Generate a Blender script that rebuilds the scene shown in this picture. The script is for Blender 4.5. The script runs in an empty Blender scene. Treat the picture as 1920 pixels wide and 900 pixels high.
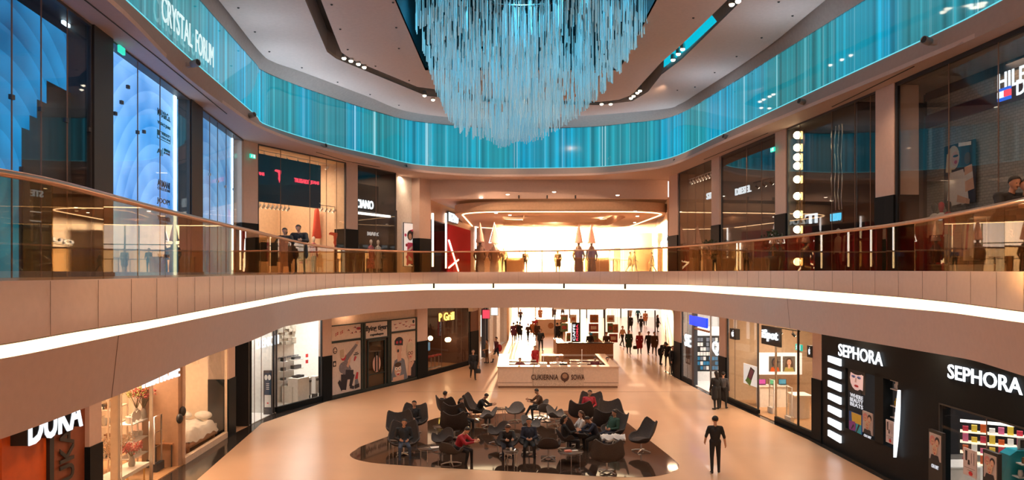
import bpy, bmesh, math, random
from mathutils import Vector, Matrix, Euler
from mathutils.geometry import tessellate_polygon
R = math.radians
random.seed(7)
SC = bpy.context.scene
COL = SC.collection
F, HY, CZ = 1400.0, 508.0, 6.3          # focal length in px (1920 wide), horizon row, eye height

# ---------------------------------------------------------------- camera, world, sun, exposure
cam_data = bpy.data.cameras.new('camera')
cam = bpy.data.objects.new('camera', cam_data); COL.objects.link(cam)
cam.location = (0, 0, CZ); cam.rotation_euler = (R(90), 0, 0)
cam_data.sensor_width = 36.0; cam_data.lens = 36.0 * F / 1920
cam_data.shift_y = (HY - 450.0) / 1920
cam_data.clip_end = 600; cam_data.clip_start = .05
SC.camera = cam
SC.view_settings.view_transform = 'Standard'; SC.view_settings.look = 'None'
SC.view_settings.gamma = 1; SC.view_settings.use_curve_mapping = False
SC.view_settings.exposure = 0.08
SC.cycles.max_bounces = 7; SC.cycles.diffuse_bounces = 3; SC.cycles.glossy_bounces = 3
SC.cycles.transmission_bounces = 5; SC.cycles.transparent_max_bounces = 24
SC.cycles.caustics_reflective = False; SC.cycles.caustics_refractive = False
SC.cycles.sample_clamp_indirect = 6

SUN_AZ, SUN_EL = math.atan((1012 - 960) / F), math.atan((508 - 446) / F)
sdir = Vector((math.sin(SUN_AZ) * math.cos(SUN_EL), math.cos(SUN_AZ) * math.cos(SUN_EL), math.sin(SUN_EL)))
w = bpy.data.worlds.new('sky'); SC.world = w; w.use_nodes = True
nt = w.node_tree; nt.nodes.clear()
def N(nt, t, **kw):
    n = nt.nodes.new(t)
    for k, v in kw.items(): setattr(n, k, v)
    return n
tc = N(nt, 'ShaderNodeTexCoord'); vm = N(nt, 'ShaderNodeVectorMath', operation='DOT_PRODUCT')
vm.inputs[1].default_value = sdir
nt.links.new(tc.outputs['Generated'], vm.inputs[0])
p1 = N(nt, 'ShaderNodeMath', operation='POWER', use_clamp=False); p1.inputs[1].default_value = 900
p2 = N(nt, 'ShaderNodeMath', operation='POWER'); p2.inputs[1].default_value = 70
mx0 = N(nt, 'ShaderNodeMath', operation='MAXIMUM'); mx0.inputs[1].default_value = 0
nt.links.new(vm.outputs['Value'], mx0.inputs[0])
nt.links.new(mx0.outputs[0], p1.inputs[0]); nt.links.new(mx0.outputs[0], p2.inputs[0])
def scaled(val, col):
    m = N(nt, 'ShaderNodeVectorMath', operation='SCALE'); m.inputs[0].default_value = col
    nt.links.new(val, m.inputs['Scale']); return m.outputs[0]
ad = N(nt, 'ShaderNodeVectorMath', operation='ADD'); ad2 = N(nt, 'ShaderNodeVectorMath', operation='ADD')
nt.links.new(scaled(p1.outputs[0], (60, 38, 14)), ad.inputs[0])
nt.links.new(scaled(p2.outputs[0], (2.2, 1.1, .5)), ad.inputs[1])
nt.links.new(ad.outputs[0], ad2.inputs[0]); ad2.inputs[1].default_value = (1.25, 1.2, 1.25)
bgn = N(nt, 'ShaderNodeBackground'); bgn.inputs[1].default_value = 1.0
wo = N(nt, 'ShaderNodeOutputWorld')
nt.links.new(ad2.outputs[0], bgn.inputs[0]); nt.links.new(bgn.outputs[0], wo.inputs[0])

sun = bpy.data.lights.new('sun', 'SUN'); sun.energy = 22; sun.angle = R(1.2); sun.color = (1, .62, .34)
so = bpy.data.objects.new('sun', sun); COL.objects.link(so)
so.rotation_euler = (-sdir).to_track_quat('-Z', 'Y').to_euler()

def area(loc, sx, sy, power, col=(1, .7, .45), rot=(0, 0, 0), spread=170):
    l = bpy.data.lights.new('lamp_light', 'AREA'); l.shape = 'RECTANGLE'; l.size = sx; l.size_y = sy
    l.energy = power; l.color = col; l.spread = R(spread)
    o = bpy.data.objects.new('lamp_light', l); COL.objects.link(o); o.location = loc; o.rotation_euler = rot
    return o
def point(loc, power, col=(1, .7, .45), r=.12):
    l = bpy.data.lights.new('lamp_light', 'POINT'); l.energy = power; l.color = col; l.shadow_soft_size = r
    o = bpy.data.objects.new('lamp_light', l); COL.objects.link(o); o.location = loc; return o
def spot(loc, target, power, ang=70, col=(1, .72, .48), r=.08, blend=.6):
    l = bpy.data.lights.new('spot_light', 'SPOT'); l.energy = power; l.color = col; l.shadow_soft_size = r
    l.spot_size = R(ang); l.spot_blend = blend
    o = bpy.data.objects.new('spot_light', l); COL.objects.link(o); o.location = loc
    o.rotation_euler = (Vector(target) - Vector(loc)).to_track_quat('-Z', 'Y').to_euler(); return o
WARM = (1, .60, .36)

# ---------------------------------------------------------------- materials
MATS = {}
def mat(name, col=(.8, .8, .8), rough=.6, metal=0, emit=None, es=1.0, alpha=1, coat=0, noise=0, nscale=8, spec=.5):
    if name in MATS: return MATS[name]
    m = bpy.data.materials.new(name); m.use_nodes = True; nt = m.node_tree
    b = nt.nodes['Principled BSDF']
    b.inputs['Base Color'].default_value = (*col, 1); b.inputs['Roughness'].default_value = rough
    b.inputs['Metallic'].default_value = metal; b.inputs['Alpha'].default_value = alpha
    b.inputs['Coat Weight'].default_value = coat; b.inputs['Specular IOR Level'].default_value = spec
    if emit: b.inputs['Emission Color'].default_value = (*emit, 1); b.inputs['Emission Strength'].default_value = es
    tcn = N(nt, 'ShaderNodeTexCoord'); nz = N(nt, 'ShaderNodeTexNoise'); nz.inputs['Scale'].default_value = nscale
    nz.inputs['Detail'].default_value = 5
    nt.links.new(tcn.outputs['Object'], nz.inputs['Vector'])
    rp = N(nt, 'ShaderNodeMapRange'); a = noise if noise else .06
    rp.inputs['To Min'].default_value = 1 - a; rp.inputs['To Max'].default_value = 1 + a
    rp.inputs['From Min'].default_value = .3; rp.inputs['From Max'].default_value = .7
    nt.links.new(nz.outputs['Fac'], rp.inputs['Value'])
    sc = N(nt, 'ShaderNodeVectorMath', operation='SCALE'); sc.inputs[0].default_value = col
    nt.links.new(rp.outputs[0], sc.inputs['Scale']); nt.links.new(sc.outputs[0], b.inputs['Base Color'])
    MATS[name] = m; return m
def glass(name, tint=(.9, .95, .95), ior=1.5, rough=0.0, dirt=0.0, dirtcol=(.8, .8, .8)):
    if name in MATS: return MATS[name]
    m = bpy.data.materials.new(name); m.use_nodes = True; nt = m.node_tree; nt.nodes.clear()
    out = N(nt, 'ShaderNodeOutputMaterial'); t = N(nt, 'ShaderNodeBsdfTransparent'); t.inputs[0].default_value = (*tint, 1)
    g = N(nt, 'ShaderNodeBsdfGlossy'); g.inputs['Roughness'].default_value = rough
    fr = N(nt, 'ShaderNodeFresnel'); gg = N(nt, 'ShaderNodeNewGeometry'); io = N(nt, 'ShaderNodeMapRange')
    io.inputs['To Min'].default_value = ior; io.inputs['To Max'].default_value = 1 / ior      # same glass from both sides
    nt.links.new(gg.outputs['Backfacing'], io.inputs['Value']); nt.links.new(io.outputs[0], fr.inputs['IOR'])
    mx = N(nt, 'ShaderNodeMixShader')
    nt.links.new(fr.outputs[0], mx.inputs[0]); nt.links.new(t.outputs[0], mx.inputs[1]); nt.links.new(g.outputs[0], mx.inputs[2])
    last = mx
    if dirt:
        d = N(nt, 'ShaderNodeBsdfTranslucent'); d.inputs[0].default_value = (*dirtcol, 1)
        m2 = N(nt, 'ShaderNodeMixShader'); m2.inputs[0].default_value = dirt
        nt.links.new(mx.outputs[0], m2.inputs[1]); nt.links.new(d.outputs[0], m2.inputs[2]); last = m2
    nt.links.new(last.outputs[0], out.inputs[0]); MATS[name] = m; return m
def emis(name, col, s=1.0):
    return mat(name, (.02, .02, .02), .5, emit=col, es=s)

plaster = mat('warm_plaster', (.62, .47, .41), .75, noise=.03)
plaster_up = mat('taupe_plaster', (.40, .32, .29), .8, noise=.03)
lilac = mat('soffit_plaster', (.55, .43, .40), .7, noise=.03)
ceilm = mat('ceiling_plaster', (.52, .46, .44), .85, noise=.04)
greym = mat('grey_plaster', (.30, .28, .27), .8)
fasc = mat('peach_metal_panel', (.72, .56, .50), .34, metal=.4, noise=.03)
black = mat('black_gloss_panel', (.010, .014, .017), .4, spec=.06)
blackm = mat('black_matt', (.018, .019, .021), .5)
darkm = mat('dark_anthracite', (.05, .052, .06), .45)
steel = mat('brushed_steel', (.6, .58, .56), .3, metal=1)
copper = mat('copper_handrail_metal', (.72, .45, .32), .3, metal=1)
white = mat('white_paint', (.8, .78, .75), .5)
cream = mat('cream_paint', (.75, .58, .44), .6)
wood = mat('oak_wood', (.42, .2, .09), .5, noise=.25, nscale=14)
seam = mat('dark_seam', (.22, .15, .12), .8)
lit = emis('lit_white', (1, .93, .85), 2)
litlet = emis('lit_letter_white', (.9, .96, 1), 1.3)
lamp_m = emis('lit_lamp', (1, .85, .65), 12)
cove = emis('cove_lamp', (1, .72, .42), 2.6)
clear = glass('shop_glass', (.96, .97, .96), 1.22)
dglass = glass('dark_shop_glass', (.6, .66, .68), 1.6)

# ---------------------------------------------------------------- mesh building
class MB:
    def __init__(s): s.v = []; s.f = []; s.m = []; s.uv = []; s.mats = []; s.sm = []
    def mi(s, m):
        if m not in s.mats: s.mats.append(m)
        return s.mats.index(m)
    def face(s, pts, m, uv=None, smooth=False):
        i = len(s.v); s.v += [tuple(p) for p in pts]; s.f.append(tuple(range(i, i + len(pts))))
        s.m.append(s.mi(m)); s.uv.append(uv or [(0, 0)] * len(pts)); s.sm.append(smooth); return s
    def grid(s, rows, m, closed=False, smooth=True, uvs=None):
        i0 = len(s.v); n = len(rows[0]); mi = s.mi(m)
        for r in rows: s.v += [tuple(p) for p in r]
        for a in range(len(rows) - 1):
            for b in range(n if closed else n - 1):
                c = (b + 1) % n
                s.f.append((i0 + a * n + b, i0 + a * n + c, i0 + (a + 1) * n + c, i0 + (a + 1) * n + b)); s.m.append(mi); s.sm.append(smooth)
                if uvs: s.uv.append([uvs[a][b], uvs[a][c], uvs[a + 1][c], uvs[a + 1][b]])
                else: s.uv.append([(0, 0)] * 4)
        return s
    def hexa(s, P, m):   # 8 points: bottom 4 ccw, top 4
        i = len(s.v); s.v += [tuple(p) for p in P]; k = s.mi(m)
        for q in ((3, 2, 1, 0), (4, 5, 6, 7), (0, 1, 5, 4), (1, 2, 6, 5), (2, 3, 7, 6), (3, 0, 4, 7)):
            s.f.append(tuple(i + j for j in q)); s.m.append(k); s.uv.append([(0, 0)] * 4); s.sm.append(False)
        return s
    def box(s, c, d, m, rz=0, M=None):
        x, y, z = d[0] / 2, d[1] / 2, d[2] / 2
        P = [Vector(p) for p in ((-x, -y, -z), (x, -y, -z), (x, y, -z), (-x, y, -z), (-x, -y, z), (x, -y, z), (x, y, z), (-x, y, z))]
        Rm = M if M is not None else Matrix.Rotation(rz, 3, 'Z')
        return s.hexa([Rm @ p + Vector(c) for p in P], m)
    def prism(s, poly, z0, z1, m, msd=None):
        n = len(poly); msd = msd or m
        a = [Vector((p[0], p[1], 0)) for p in poly]
        tri = tessellate_polygon([a])
        i = len(s.v); s.v += [(p[0], p[1], z0) for p in poly] + [(p[0], p[1], z1) for p in poly]
        for t in tri:
            s.f.append((i + t[0], i + t[1], i + t[2])); s.m.append(s.mi(m)); s.uv.append([(0, 0)] * 3); s.sm.append(False)
            s.f.append((i + n + t[2], i + n + t[1], i + n + t[0])); s.m.append(s.mi(m)); s.uv.append([(0, 0)] * 3); s.sm.append(False)
        for k in range(n):
            j = (k + 1) % n
            s.f.append((i + k, i + j, i + n + j, i + n + k)); s.m.append(s.mi(msd)); s.uv.append([(0, 0)] * 4); s.sm.append(False)
        return s
    def tube(s, pts, r, m, n=8, caps=True):
        pts = [Vector(p) for p in pts]; rs = r if isinstance(r, (list, tuple)) else [r] * len(pts); rows = []
        up = Vector((0, 0, 1))
        for k, p in enumerate(pts):
            d = (pts[min(k + 1, len(pts) - 1)] - pts[max(k - 1, 0)])
            d = d.normalized() if d.length > 1e-9 else Vector((0, 0, 1))
            a = up if abs(d.z) < .9 else Vector((1, 0, 0))
            x = d.cross(a).normalized(); y = d.cross(x).normalized()
            rows.append([p + (x * math.cos(2 * math.pi * t / n) + y * math.sin(2 * math.pi * t / n)) * rs[k] for t in range(n)])
        s.grid(rows, m, closed=True)
        if caps: s.face(rows[0][::-1], m); s.face(rows[-1], m)
        return s
    def lathe(s, prof, c, m, n=16):
        rows = [[(c[0] + r * math.cos(2 * math.pi * t / n), c[1] + r * math.sin(2 * math.pi * t / n), c[2] + z) for t in range(n)] for r, z in prof]
        s.grid(rows, m, closed=True)
        if prof[0][0] > 1e-4: s.face(rows[0][::-1], m)
        if prof[-1][0] > 1e-4: s.face(rows[-1], m)
        return s
    def ball(s, c, r, m, n=12, k=8):
        rr = r if isinstance(r, (tuple, list)) else (r, r, r)
        rows = []
        for i in range(k + 1):
            a = -math.pi / 2 + math.pi * i / k; q = max(math.cos(a), .001)
            rows.append([(c[0] + rr[0] * q * math.cos(2 * math.pi * t / n), c[1] + rr[1] * q * math.sin(2 * math.pi * t / n), c[2] + rr[2] * math.sin(a)) for t in range(n)])
        return s.grid(rows, m, closed=True)
    def build(s, name, parent=None, label=None, cat=None, group=None, kind=None, origin=None, auto=True):
        me = bpy.data.meshes.new(name)
        off = Vector((0, 0, 0))
        if parent is not None and origin is None: off = Vector(parent.get('_o', (0, 0, 0)))
        elif origin is not None: off = Vector(origin)
        elif auto and s.v and kind != 'structure':
            xs, ys, zs = zip(*s.v); off = Vector(((min(xs) + max(xs)) / 2, (min(ys) + max(ys)) / 2, min(zs)))
        me.from_pydata([tuple(Vector(p) - off) for p in s.v], [], s.f)
        for m in s.mats: me.materials.append(m)
        me.polygons.foreach_set('material_index', s.m); me.polygons.foreach_set('use_smooth', s.sm)
        ul = me.uv_layers.new(name='UVMap'); flat = [c for f in s.uv for p in f for c in p]
        ul.data.foreach_set('uv', flat)
        me.update()
        o = bpy.data.objects.new(name, me); COL.objects.link(o)
        if parent is not None: o.parent = parent; o['_o'] = tuple(off)
        else: o.location = off; o['_o'] = tuple(off)
        tag(o, label, cat, group, kind); return o
def tag(o, label=None, cat=None, group=None, kind=None):
    if label: o['label'] = label
    if cat: o['category'] = cat
    if group: o['group'] = group
    if kind: o['kind'] = kind
    return o
def thing(name, label, cat, loc=(0, 0, 0), group=None, rz=0):
    o = bpy.data.objects.new(name, None); COL.objects.link(o); o.location = loc; o.rotation_euler = (0, 0, rz)
    o['_o'] = tuple(loc) if rz == 0 else (0, 0, 0); o.empty_display_size = .1
    return tag(o, label, cat, group)
def copy_tree(o, parent=None):
    c = o.copy(); COL.objects.link(c); c.parent = parent
    for ch in list(o.children): copy_tree(ch, c)
    return c
def struct(mb, name): return mb.build(name, kind='structure')

def textmesh(s, m, depth=.03, bold=.0, align='CENTER'):
    cu = bpy.data.curves.new('lettering', 'FONT'); cu.body = s; cu.extrude = depth / 2; cu.align_x = 'LEFT'; cu.offset = bold
    cu.resolution_u = 3
    o = bpy.data.objects.new('lettering', cu); COL.objects.link(o)
    dg = bpy.context.evaluated_depsgraph_get(); me = bpy.data.meshes.new_from_object(o.evaluated_get(dg))
    COL.objects.unlink(o); bpy.data.objects.remove(o); bpy.data.curves.remove(cu)
    V = [v.co.copy() for v in me.vertices]; Fc = [tuple(p.vertices) for p in me.polygons]; bpy.data.meshes.remove(me)
    return V, Fc
def add_text(mb, seg, s, a0, a1, z0, z1, d, m, depth=.02, bold=.0, rot=False):
    """letters on a wall frame between distances a0..a1 and heights z0..z1, d in front of the wall"""
    V, Fc = textmesh(s, m, min(depth, .5), min(bold, .018))
    xs = [v.x for v in V]; ys = [v.y for v in V]; x0, x1, y0, y1 = min(xs), max(xs), min(ys), max(ys)
    i = len(mb.v); k = mb.mi(m)
    for v in V:
        u = (v.x - x0) / (x1 - x0); t = (v.y - y0) / (y1 - y0)
        if rot: mb.v.append(tuple(seg.p(a0 + (1 - t) * (a1 - a0), z0 + u * (z1 - z0), d + v.z)))
        else: mb.v.append(tuple(seg.p(a0 + u * (a1 - a0), z0 + t * (z1 - z0), d + v.z)))
    for f in Fc: mb.f.append(tuple(i + j for j in f)); mb.m.append(k); mb.uv.append([(0, 0)] * len(f)); mb.sm.append(False)
    return mb

# ---------------------------------------------------------------- places in the hall
def G(px, py, z=0):
    Y = F * (CZ - z) / (py - HY); return Vector(((px - 960) / F * Y, Y, z))
def atY(px, py, Y): return Vector(((px - 960) / F * Y, Y, CZ + (HY - py) / F * Y))
class Seg:
    """a straight stretch of shop front: s runs to the viewer's right along the image, d>0 towards the hall"""
    def __init__(s, A, B):
        s.A = Vector((A[0], A[1], 0)); s.B = Vector((B[0], B[1], 0)); s.L = (s.B - s.A).length
        s.u = (s.B - s.A) / s.L; s.n = Vector((s.u.y, -s.u.x, 0))
        if s.n.dot(Vector((0, 20, 0)) - s.A) < 0: s.n = -s.n
    def s(s, px, d=0):
        k = (px - 960) / F; A = s.A + s.n * d
        return (k * A.y - A.x) / (s.u.x - k * s.u.y)
    def p(s, a, z, d=0): q = s.A + s.u * a + s.n * d; return Vector((q.x, q.y, z))
    def z(s, px, py, d=0):
        k = (px - 960) / F; A = s.A + s.n * d; a = (k * A.y - A.x) / (s.u.x - k * s.u.y); Y = A.y + s.u.y * a
        return CZ + (HY - py) / F * Y
    def box(s, mb, a0, a1, z0, z1, d0, d1, m):
        P = [s.p(a0, z0, d1), s.p(a1, z0, d1), s.p(a1, z0, d0), s.p(a0, z0, d0), s.p(a0, z1, d1), s.p(a1, z1, d1), s.p(a1, z1, d0), s.p(a0, z1, d0)]
        return mb.hexa(P, m)
    def quad(s, mb, a0, a1, z0, z1, d, m, uv=None):
        return mb.face([s.p(a0, z0, d), s.p(a1, z0, d), s.p(a1, z1, d), s.p(a0, z1, d)], m, uv or [(a0, z0), (a1, z0), (a1, z1), (a0, z1)])
    def poly(s, mb, pts, a0, a1, z0, z1, d, m):
        """flat shape on the wall, pts in 0..1 of the rectangle"""
        a = [Vector((p[0], p[1], 0)) for p in pts]
        for t in tessellate_polygon([a]):
            mb.face([s.p(a0 + pts[i][0] * (a1 - a0), z0 + pts[i][1] * (z1 - z0), d) for i in t], m)
        return mb
def ell(cx, cy, rx, ry, n=14): return [(cx + rx * math.cos(2 * math.pi * k / n), cy + ry * math.sin(2 * math.pi * k / n)) for k in range(n)]
def limb(x0, y0, x1, y1, w0, w1):
    dx, dy = x1 - x0, y1 - y0; L = math.hypot(dx, dy); nx, ny = -dy / L, dx / L
    return [(x0 + nx * w0, y0 + ny * w0), (x1 + nx * w1, y1 + ny * w1), (x1 - nx * w1, y1 - ny * w1), (x0 - nx * w0, y0 - ny * w0)]
def interp(tab, x):
    if x <= tab[0][0]: return tab[0][1]
    for (a, b), (c, d) in zip(tab, tab[1:]):
        if x <= c:
            t = (x - a) / (c - a); return b + (d - b) * t
    return tab[-1][1]
def spline(pts, n=6):
    P = [Vector(p) for p in pts]; out = []
    for i in range(len(P) - 1):
        a, b, c, d = P[max(i - 1, 0)], P[i], P[i + 1], P[min(i + 2, len(P) - 1)]
        for k in range(n):
            t = k / n; out.append(.5 * ((2 * b) + (c - a) * t + (2 * a - 5 * b + 4 * c - d) * t * t + (3 * b - a - 3 * c + d) * t ** 3))
    out.append(P[-1]); return out
def arc(path):
    L = [0]
    for a, b in zip(path, path[1:]): L.append(L[-1] + math.hypot(b[0] - a[0], b[1] - a[1]))
    return L
# ================================================================ THE SHELL
# plan of the balcony edge
EDGE = spline([(v[0], v[1], 0) for v in ((-5.3, 2), (-5.5, 5.2), (-5.67, 8.0), (-5.77, 10.23), (-6.14, 13.02), (-6.7, 16.74), (-7.25, 20.9), (-7.72, 25.1), (-7.8, 28.8),
    (-7.3, 34.1), (-6.3, 39.4), (-4.5, 43), (-2, 43.8), (0, 43.8), (4, 43.2), (7, 41.5), (8.6, 38), (8.92, 33), (9.12, 26.6), (9.2, 22.56), (9.3, 18.8),
    (9.12, 16), (8.65, 13.54), (8.18, 11.75), (7.5, 9.0), (6.9, 6), (6, 2))], 8)
def pxof(p): return 960 + F * p[0] / p[1]
ZT_F = [(0, 527), (207, 523), (480, 516), (800, 510.5), (1240, 508.5), (1580, 507.5), (1920, 509)]
ZT_S = [(0, 650), (62, 638), (142, 623), (290, 600), (400, 579), (480, 564), (575, 546.6), (626, 540), (700, 536), (805, 532), (995, 531.7), (1280, 534), (1480, 541.7), (1680, 556.7), (1780, 567), (1863, 578), (1920, 586)]
ZT_T = [(0, 675), (360, 600), (480, 575.3), (575, 556), (642, 550.6), (791, 544), (1000, 542), (1280, 545), (1480, 560), (1600, 570), (1780, 586), (1920, 606)]
ZT_B = [(0, 833), (163, 770), (280, 723), (333, 697), (400, 667), (480, 639), (540, 612), (610, 600), (687, 588), (805, 578), (1000, 577), (1240, 580), (1280, 585), (1363, 598), (1471, 615), (1527, 626), (1813, 675), (1920, 710)]
def zedge(tab, p):
    px = pxof(p)
    if px < 0: px, Y = 0, 8.14
    elif px > 1920: px, Y = 1920, 11.94
    else: Y = p[1]
    return CZ + (HY - interp(tab, px)) / F * Y
def smooth(L, k=3):
    for _ in range(k): L = [L[0]] + [(a + 2 * b + c) / 4 for a, b, c in zip(L, L[1:], L[2:])] + [L[-1]]
    return L
zF = smooth([zedge(ZT_F, p) for p in EDGE], 2); zS = smooth([zedge(ZT_S, p) for p in EDGE], 4); zT = smooth([zedge(ZT_T, p) for p in EDGE], 4); zB = smooth([zedge(ZT_B, p) for p in EDGE], 4)
def nrm(path, i):
    a, b = path[max(i - 1, 0)], path[min(i + 1, len(path) - 1)]; d = Vector((b[0] - a[0], b[1] - a[1], 0)).normalized()
    return Vector((d.y, -d.x, 0))        # towards the hall's middle (path runs clockwise from the near left)
EN = [nrm(EDGE, i) for i in range(len(EDGE))]
if EN[20].x < 0: EN = [-n for n in EN]
arcE = arc(EDGE)
def off(i, d, z): q = EDGE[i] + EN[i] * d; return (q.x, q.y, z)
nE = len(EDGE)
# floor of the hall
struct(MB().prism([(-40, -2), (50, -2), (50, 102), (-40, 102)], -.3, 0, mat('floor', (.62, .385, .235), .30, noise=.05, nscale=.6, coat=.1)), 'floor')
# upper floor slab (walked-on top and the ceiling beneath)
outer = [(-30, 1), (-30, 99)] + [(45, 99), (45, 1)]
poly = [(p.x, p.y) for p in EDGE] + [(45, 1.9), (45, 80), (-30, 80), (-30, 1.9)]
struct(MB().prism(poly, 6.0, 6.17, mat('upper_floor', (.55, .38, .27), .25)), 'floor_upper')
inner = [(off(i, -.5, 0)[0], off(i, -.5, 0)[1]) for i in range(nE)] + [(45, 1.9), (45, 80), (-30, 80), (-30, 1.9)]
struct(MB().prism(inner, 4.75, 4.87, plaster), 'ceiling_lower')
# front of the balcony: fascia panels / cove / curved bulkhead
mb = MB()
mb.grid([[off(i, .0, zF[i]) for i in range(nE)], [off(i, .03, (zF[i] + zS[i]) / 2) for i in range(nE)], [off(i, .0, zS[i] + .02) for i in range(nE)]], fasc)
mb.grid([[off(i, -.35, zF[i] - .004) for i in range(nE)], [off(i, 0, zF[i]) for i in range(nE)]], steel)
mb.grid([[off(i, 0, zS[i] + .02) for i in range(nE)], [off(i, -.02, zS[i] - .0) for i in range(nE)]], seam)
L = 0
for i in range(1, nE):        # panel joints
    while L < arcE[i]:
        t = (L - arcE[i - 1]) / (arcE[i] - arcE[i - 1]); a, b = off(i - 1, .03, 0), off(i, .03, 0)
        x, y = a[0] + (b[0] - a[0]) * t, a[1] + (b[1] - a[1]) * t
        zf = zF[i - 1] + (zF[i] - zF[i - 1]) * t - .01; zs = zS[i - 1] + (zS[i] - zS[i - 1]) * t + .03
        mb.tube([(x, y, zs), (x, y, zf)], .0035, seam, 4)
        L += 1.2
struct(mb, 'trim_balcony_fascia')
mb = MB()
rows = []
for k in range(9):
    t = k / 8; d = -.02 - .10 * t
    rows.append([off(i, d, zT[i] + (zB[i] - zT[i]) * (1 - (1 - t) ** 1.0)) for i in range(nE)])
mb.grid(rows, plaster); mb.grid([[off(i, -.12, zB[i]) for i in range(nE)], [off(i, -.8, max(zB[i] + .03, 4.78)) for i in range(nE)]], plaster)
for px in (228, 1471):
    i = min(range(nE), key=lambda i: abs(pxof(EDGE[i]) - px))
    mb.tube([Vector(r[i]) + EN[i] * .004 for r in rows], .005, seam, 4)
struct(mb, 'wall_bulkhead')
mb = MB(); mb.grid([[off(i, -.06, zS[i] - .0) for i in range(nE)], [off(i, -.10, (zS[i] + zT[i]) / 2) for i in range(nE)], [off(i, -.02, zT[i] + .0) for i in range(nE)]], cove)
mb.build('cove_light', label='long glowing strip light running in the groove under the upper floor edge', cat='strip light')
# little black dots (sensors) in the cove
for k, px in enumerate((810, 922, 1061, 1178)):
    i = min(range(nE), key=lambda i: abs(pxof(EDGE[i]) - px)); q = EDGE[i]
    MB().box((q.x, q.y, zS[i] - .12), (.1, .12, .28), blackm).build('cove_bracket', label='small black bracket in the glowing strip under the far balcony', cat='bracket', group='black brackets in the strip light')

# glass balustrade
rail_root = thing('glass_balustrade', 'glass balustrade with copper coloured handrail along the upper floor edge', 'balustrade', (0, 43, 6.2))
bal_glass = glass('balustrade_glass', (.88, .76, .56), 1.6)
ZR = [(0, 319), (100, 337), (207, 365), (320, 395), (440, 424), (496, 437), (552, 451), (595, 460), (640, 467), (782, 472), (880, 472), (1050, 470), (1175, 467.5), (1270, 463), (1340, 457), (1458, 446), (1540, 436.6), (1650, 424.5), (1723, 413), (1833, 391), (1920, 372)]
zR = smooth([zedge(ZR, p) for p in EDGE], 4)
mb = MB(); mb.tube([off(i, -.12, zR[i]) for i in range(nE)], .048, copper, 10); mb.build('handrail', rail_root)
L = 0.4; step = 1.42; pts = []
def along(Lx, d=-.12):
    for i in range(1, nE):
        if arcE[i] >= Lx:
            t = (Lx - arcE[i - 1]) / (arcE[i] - arcE[i - 1]); a, b = off(i - 1, d, 0), off(i, d, 0)
            return Vector((a[0] + (b[0] - a[0]) * t, a[1] + (b[1] - a[1]) * t, 0)), zF[i - 1] + (zF[i] - zF[i - 1]) * t, zR[i - 1] + (zR[i] - zR[i - 1]) * t
    return None
while L + step < arcE[-1]:
    a, b = along(L + .008), along(L + step - .008)
    n = (b[0] - a[0]).cross(Vector((0, 0, 1))).normalized() * .008
    mb = MB()
    P = [a[0] - n, b[0] - n, b[0] + n, a[0] + n]
    mb.hexa([(p.x, p.y, (a if k in (0, 3) else b)[1] - .02) for k, p in enumerate(P)] + [(p.x, p.y, (a if k in (0, 3) else b)[2] - .03) for k, p in enumerate(P)], bal_glass)
    mb.build('glass_panel', rail_root)
    L += step

# ---------------------------------------------------------------- upper soffit band, lit glass wall, ceiling
UH = CZ + 5.6
TBt = [(235, 0), (333, 90), (430, 174), (480, 217), (493, 232), (549, 252), (587, 263), (640, 277), (714, 293.5), (782, 309), (880, 315), (960, 316), (1100, 314), (1180, 308), (1258, 296), (1357, 251), (1552, 159), (1760, 62), (1881, 0)]
def lift(tab, h): return [((px - 960) / F * (F * h / (HY - py)), F * h / (HY - py), 0) for px, py in tab]
TB = lift(TBt, 6.15)
TB = spline([(-7.0, 2, 0), (-8.0, 10, 0)] + TB + [(11.2, 10, 0), (11.2, 2, 0)], 6)
FBt = [(200, 0), (337, 133), (430, 203), (493, 243), (587, 276), (714, 307), (782, 322), (880, 330), (960, 331), (1100, 329), (1180, 323), (1258, 311), (1357, 268), (1552, 187), (1714, 120), (1920, 28)]
FB = spline([(-7.4, 2, 0), (-8.2, 10, 0)] + lift(FBt, 5.6) + [(10.9, 10, 0), (10.9, 2, 0)], 6)
TTt = [(363, 0), (400, 47), (467, 118), (520, 145), (577, 167), (733, 219), (872, 238), (960, 241), (1107, 238), (1240, 224), (1311, 198), (1417, 131), (1541, 53), (1626, 0)]
def ztt(p):
    px = pxof(p) if p.y > 3 else 0; px = min(max(px, 363), 1626)
    q = min(TB, key=lambda q: abs((pxof(q) if q.y > 3 else -999) - px)); return CZ + (HY - interp(TTt, px)) / F * q.y
TT = [p.copy() for p in TB]
ZTT = smooth([min(max(ztt(p), CZ + 8.2), CZ + 8.75) for p in TB], 12)
CEt = [(410, 0), (487, 97), (515, 117), (567, 135), (687, 180), (760, 208), (857, 221), (960, 223), (1097, 217), (1240, 205), (1275, 195), (1311, 173), (1428, 96), (1548, 0)]
CE = spline([(-7.2, 2, 0), (-8.1, 12, 0)] + lift(CEt, 8.6) + [(10.2, 14, 0), (10.0, 2, 0)], 6)
def resample(path, n=160):
    A = arc(path); T = A[-1]; out = []; j = 0
    for k in range(n + 1):
        x = T * k / n
        while j < len(A) - 2 and A[j + 1] < x: j += 1
        t = (x - A[j]) / max(A[j + 1] - A[j], 1e-9); out.append(Vector(path[j]).lerp(Vector(path[j + 1]), t))
    return out
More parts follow.
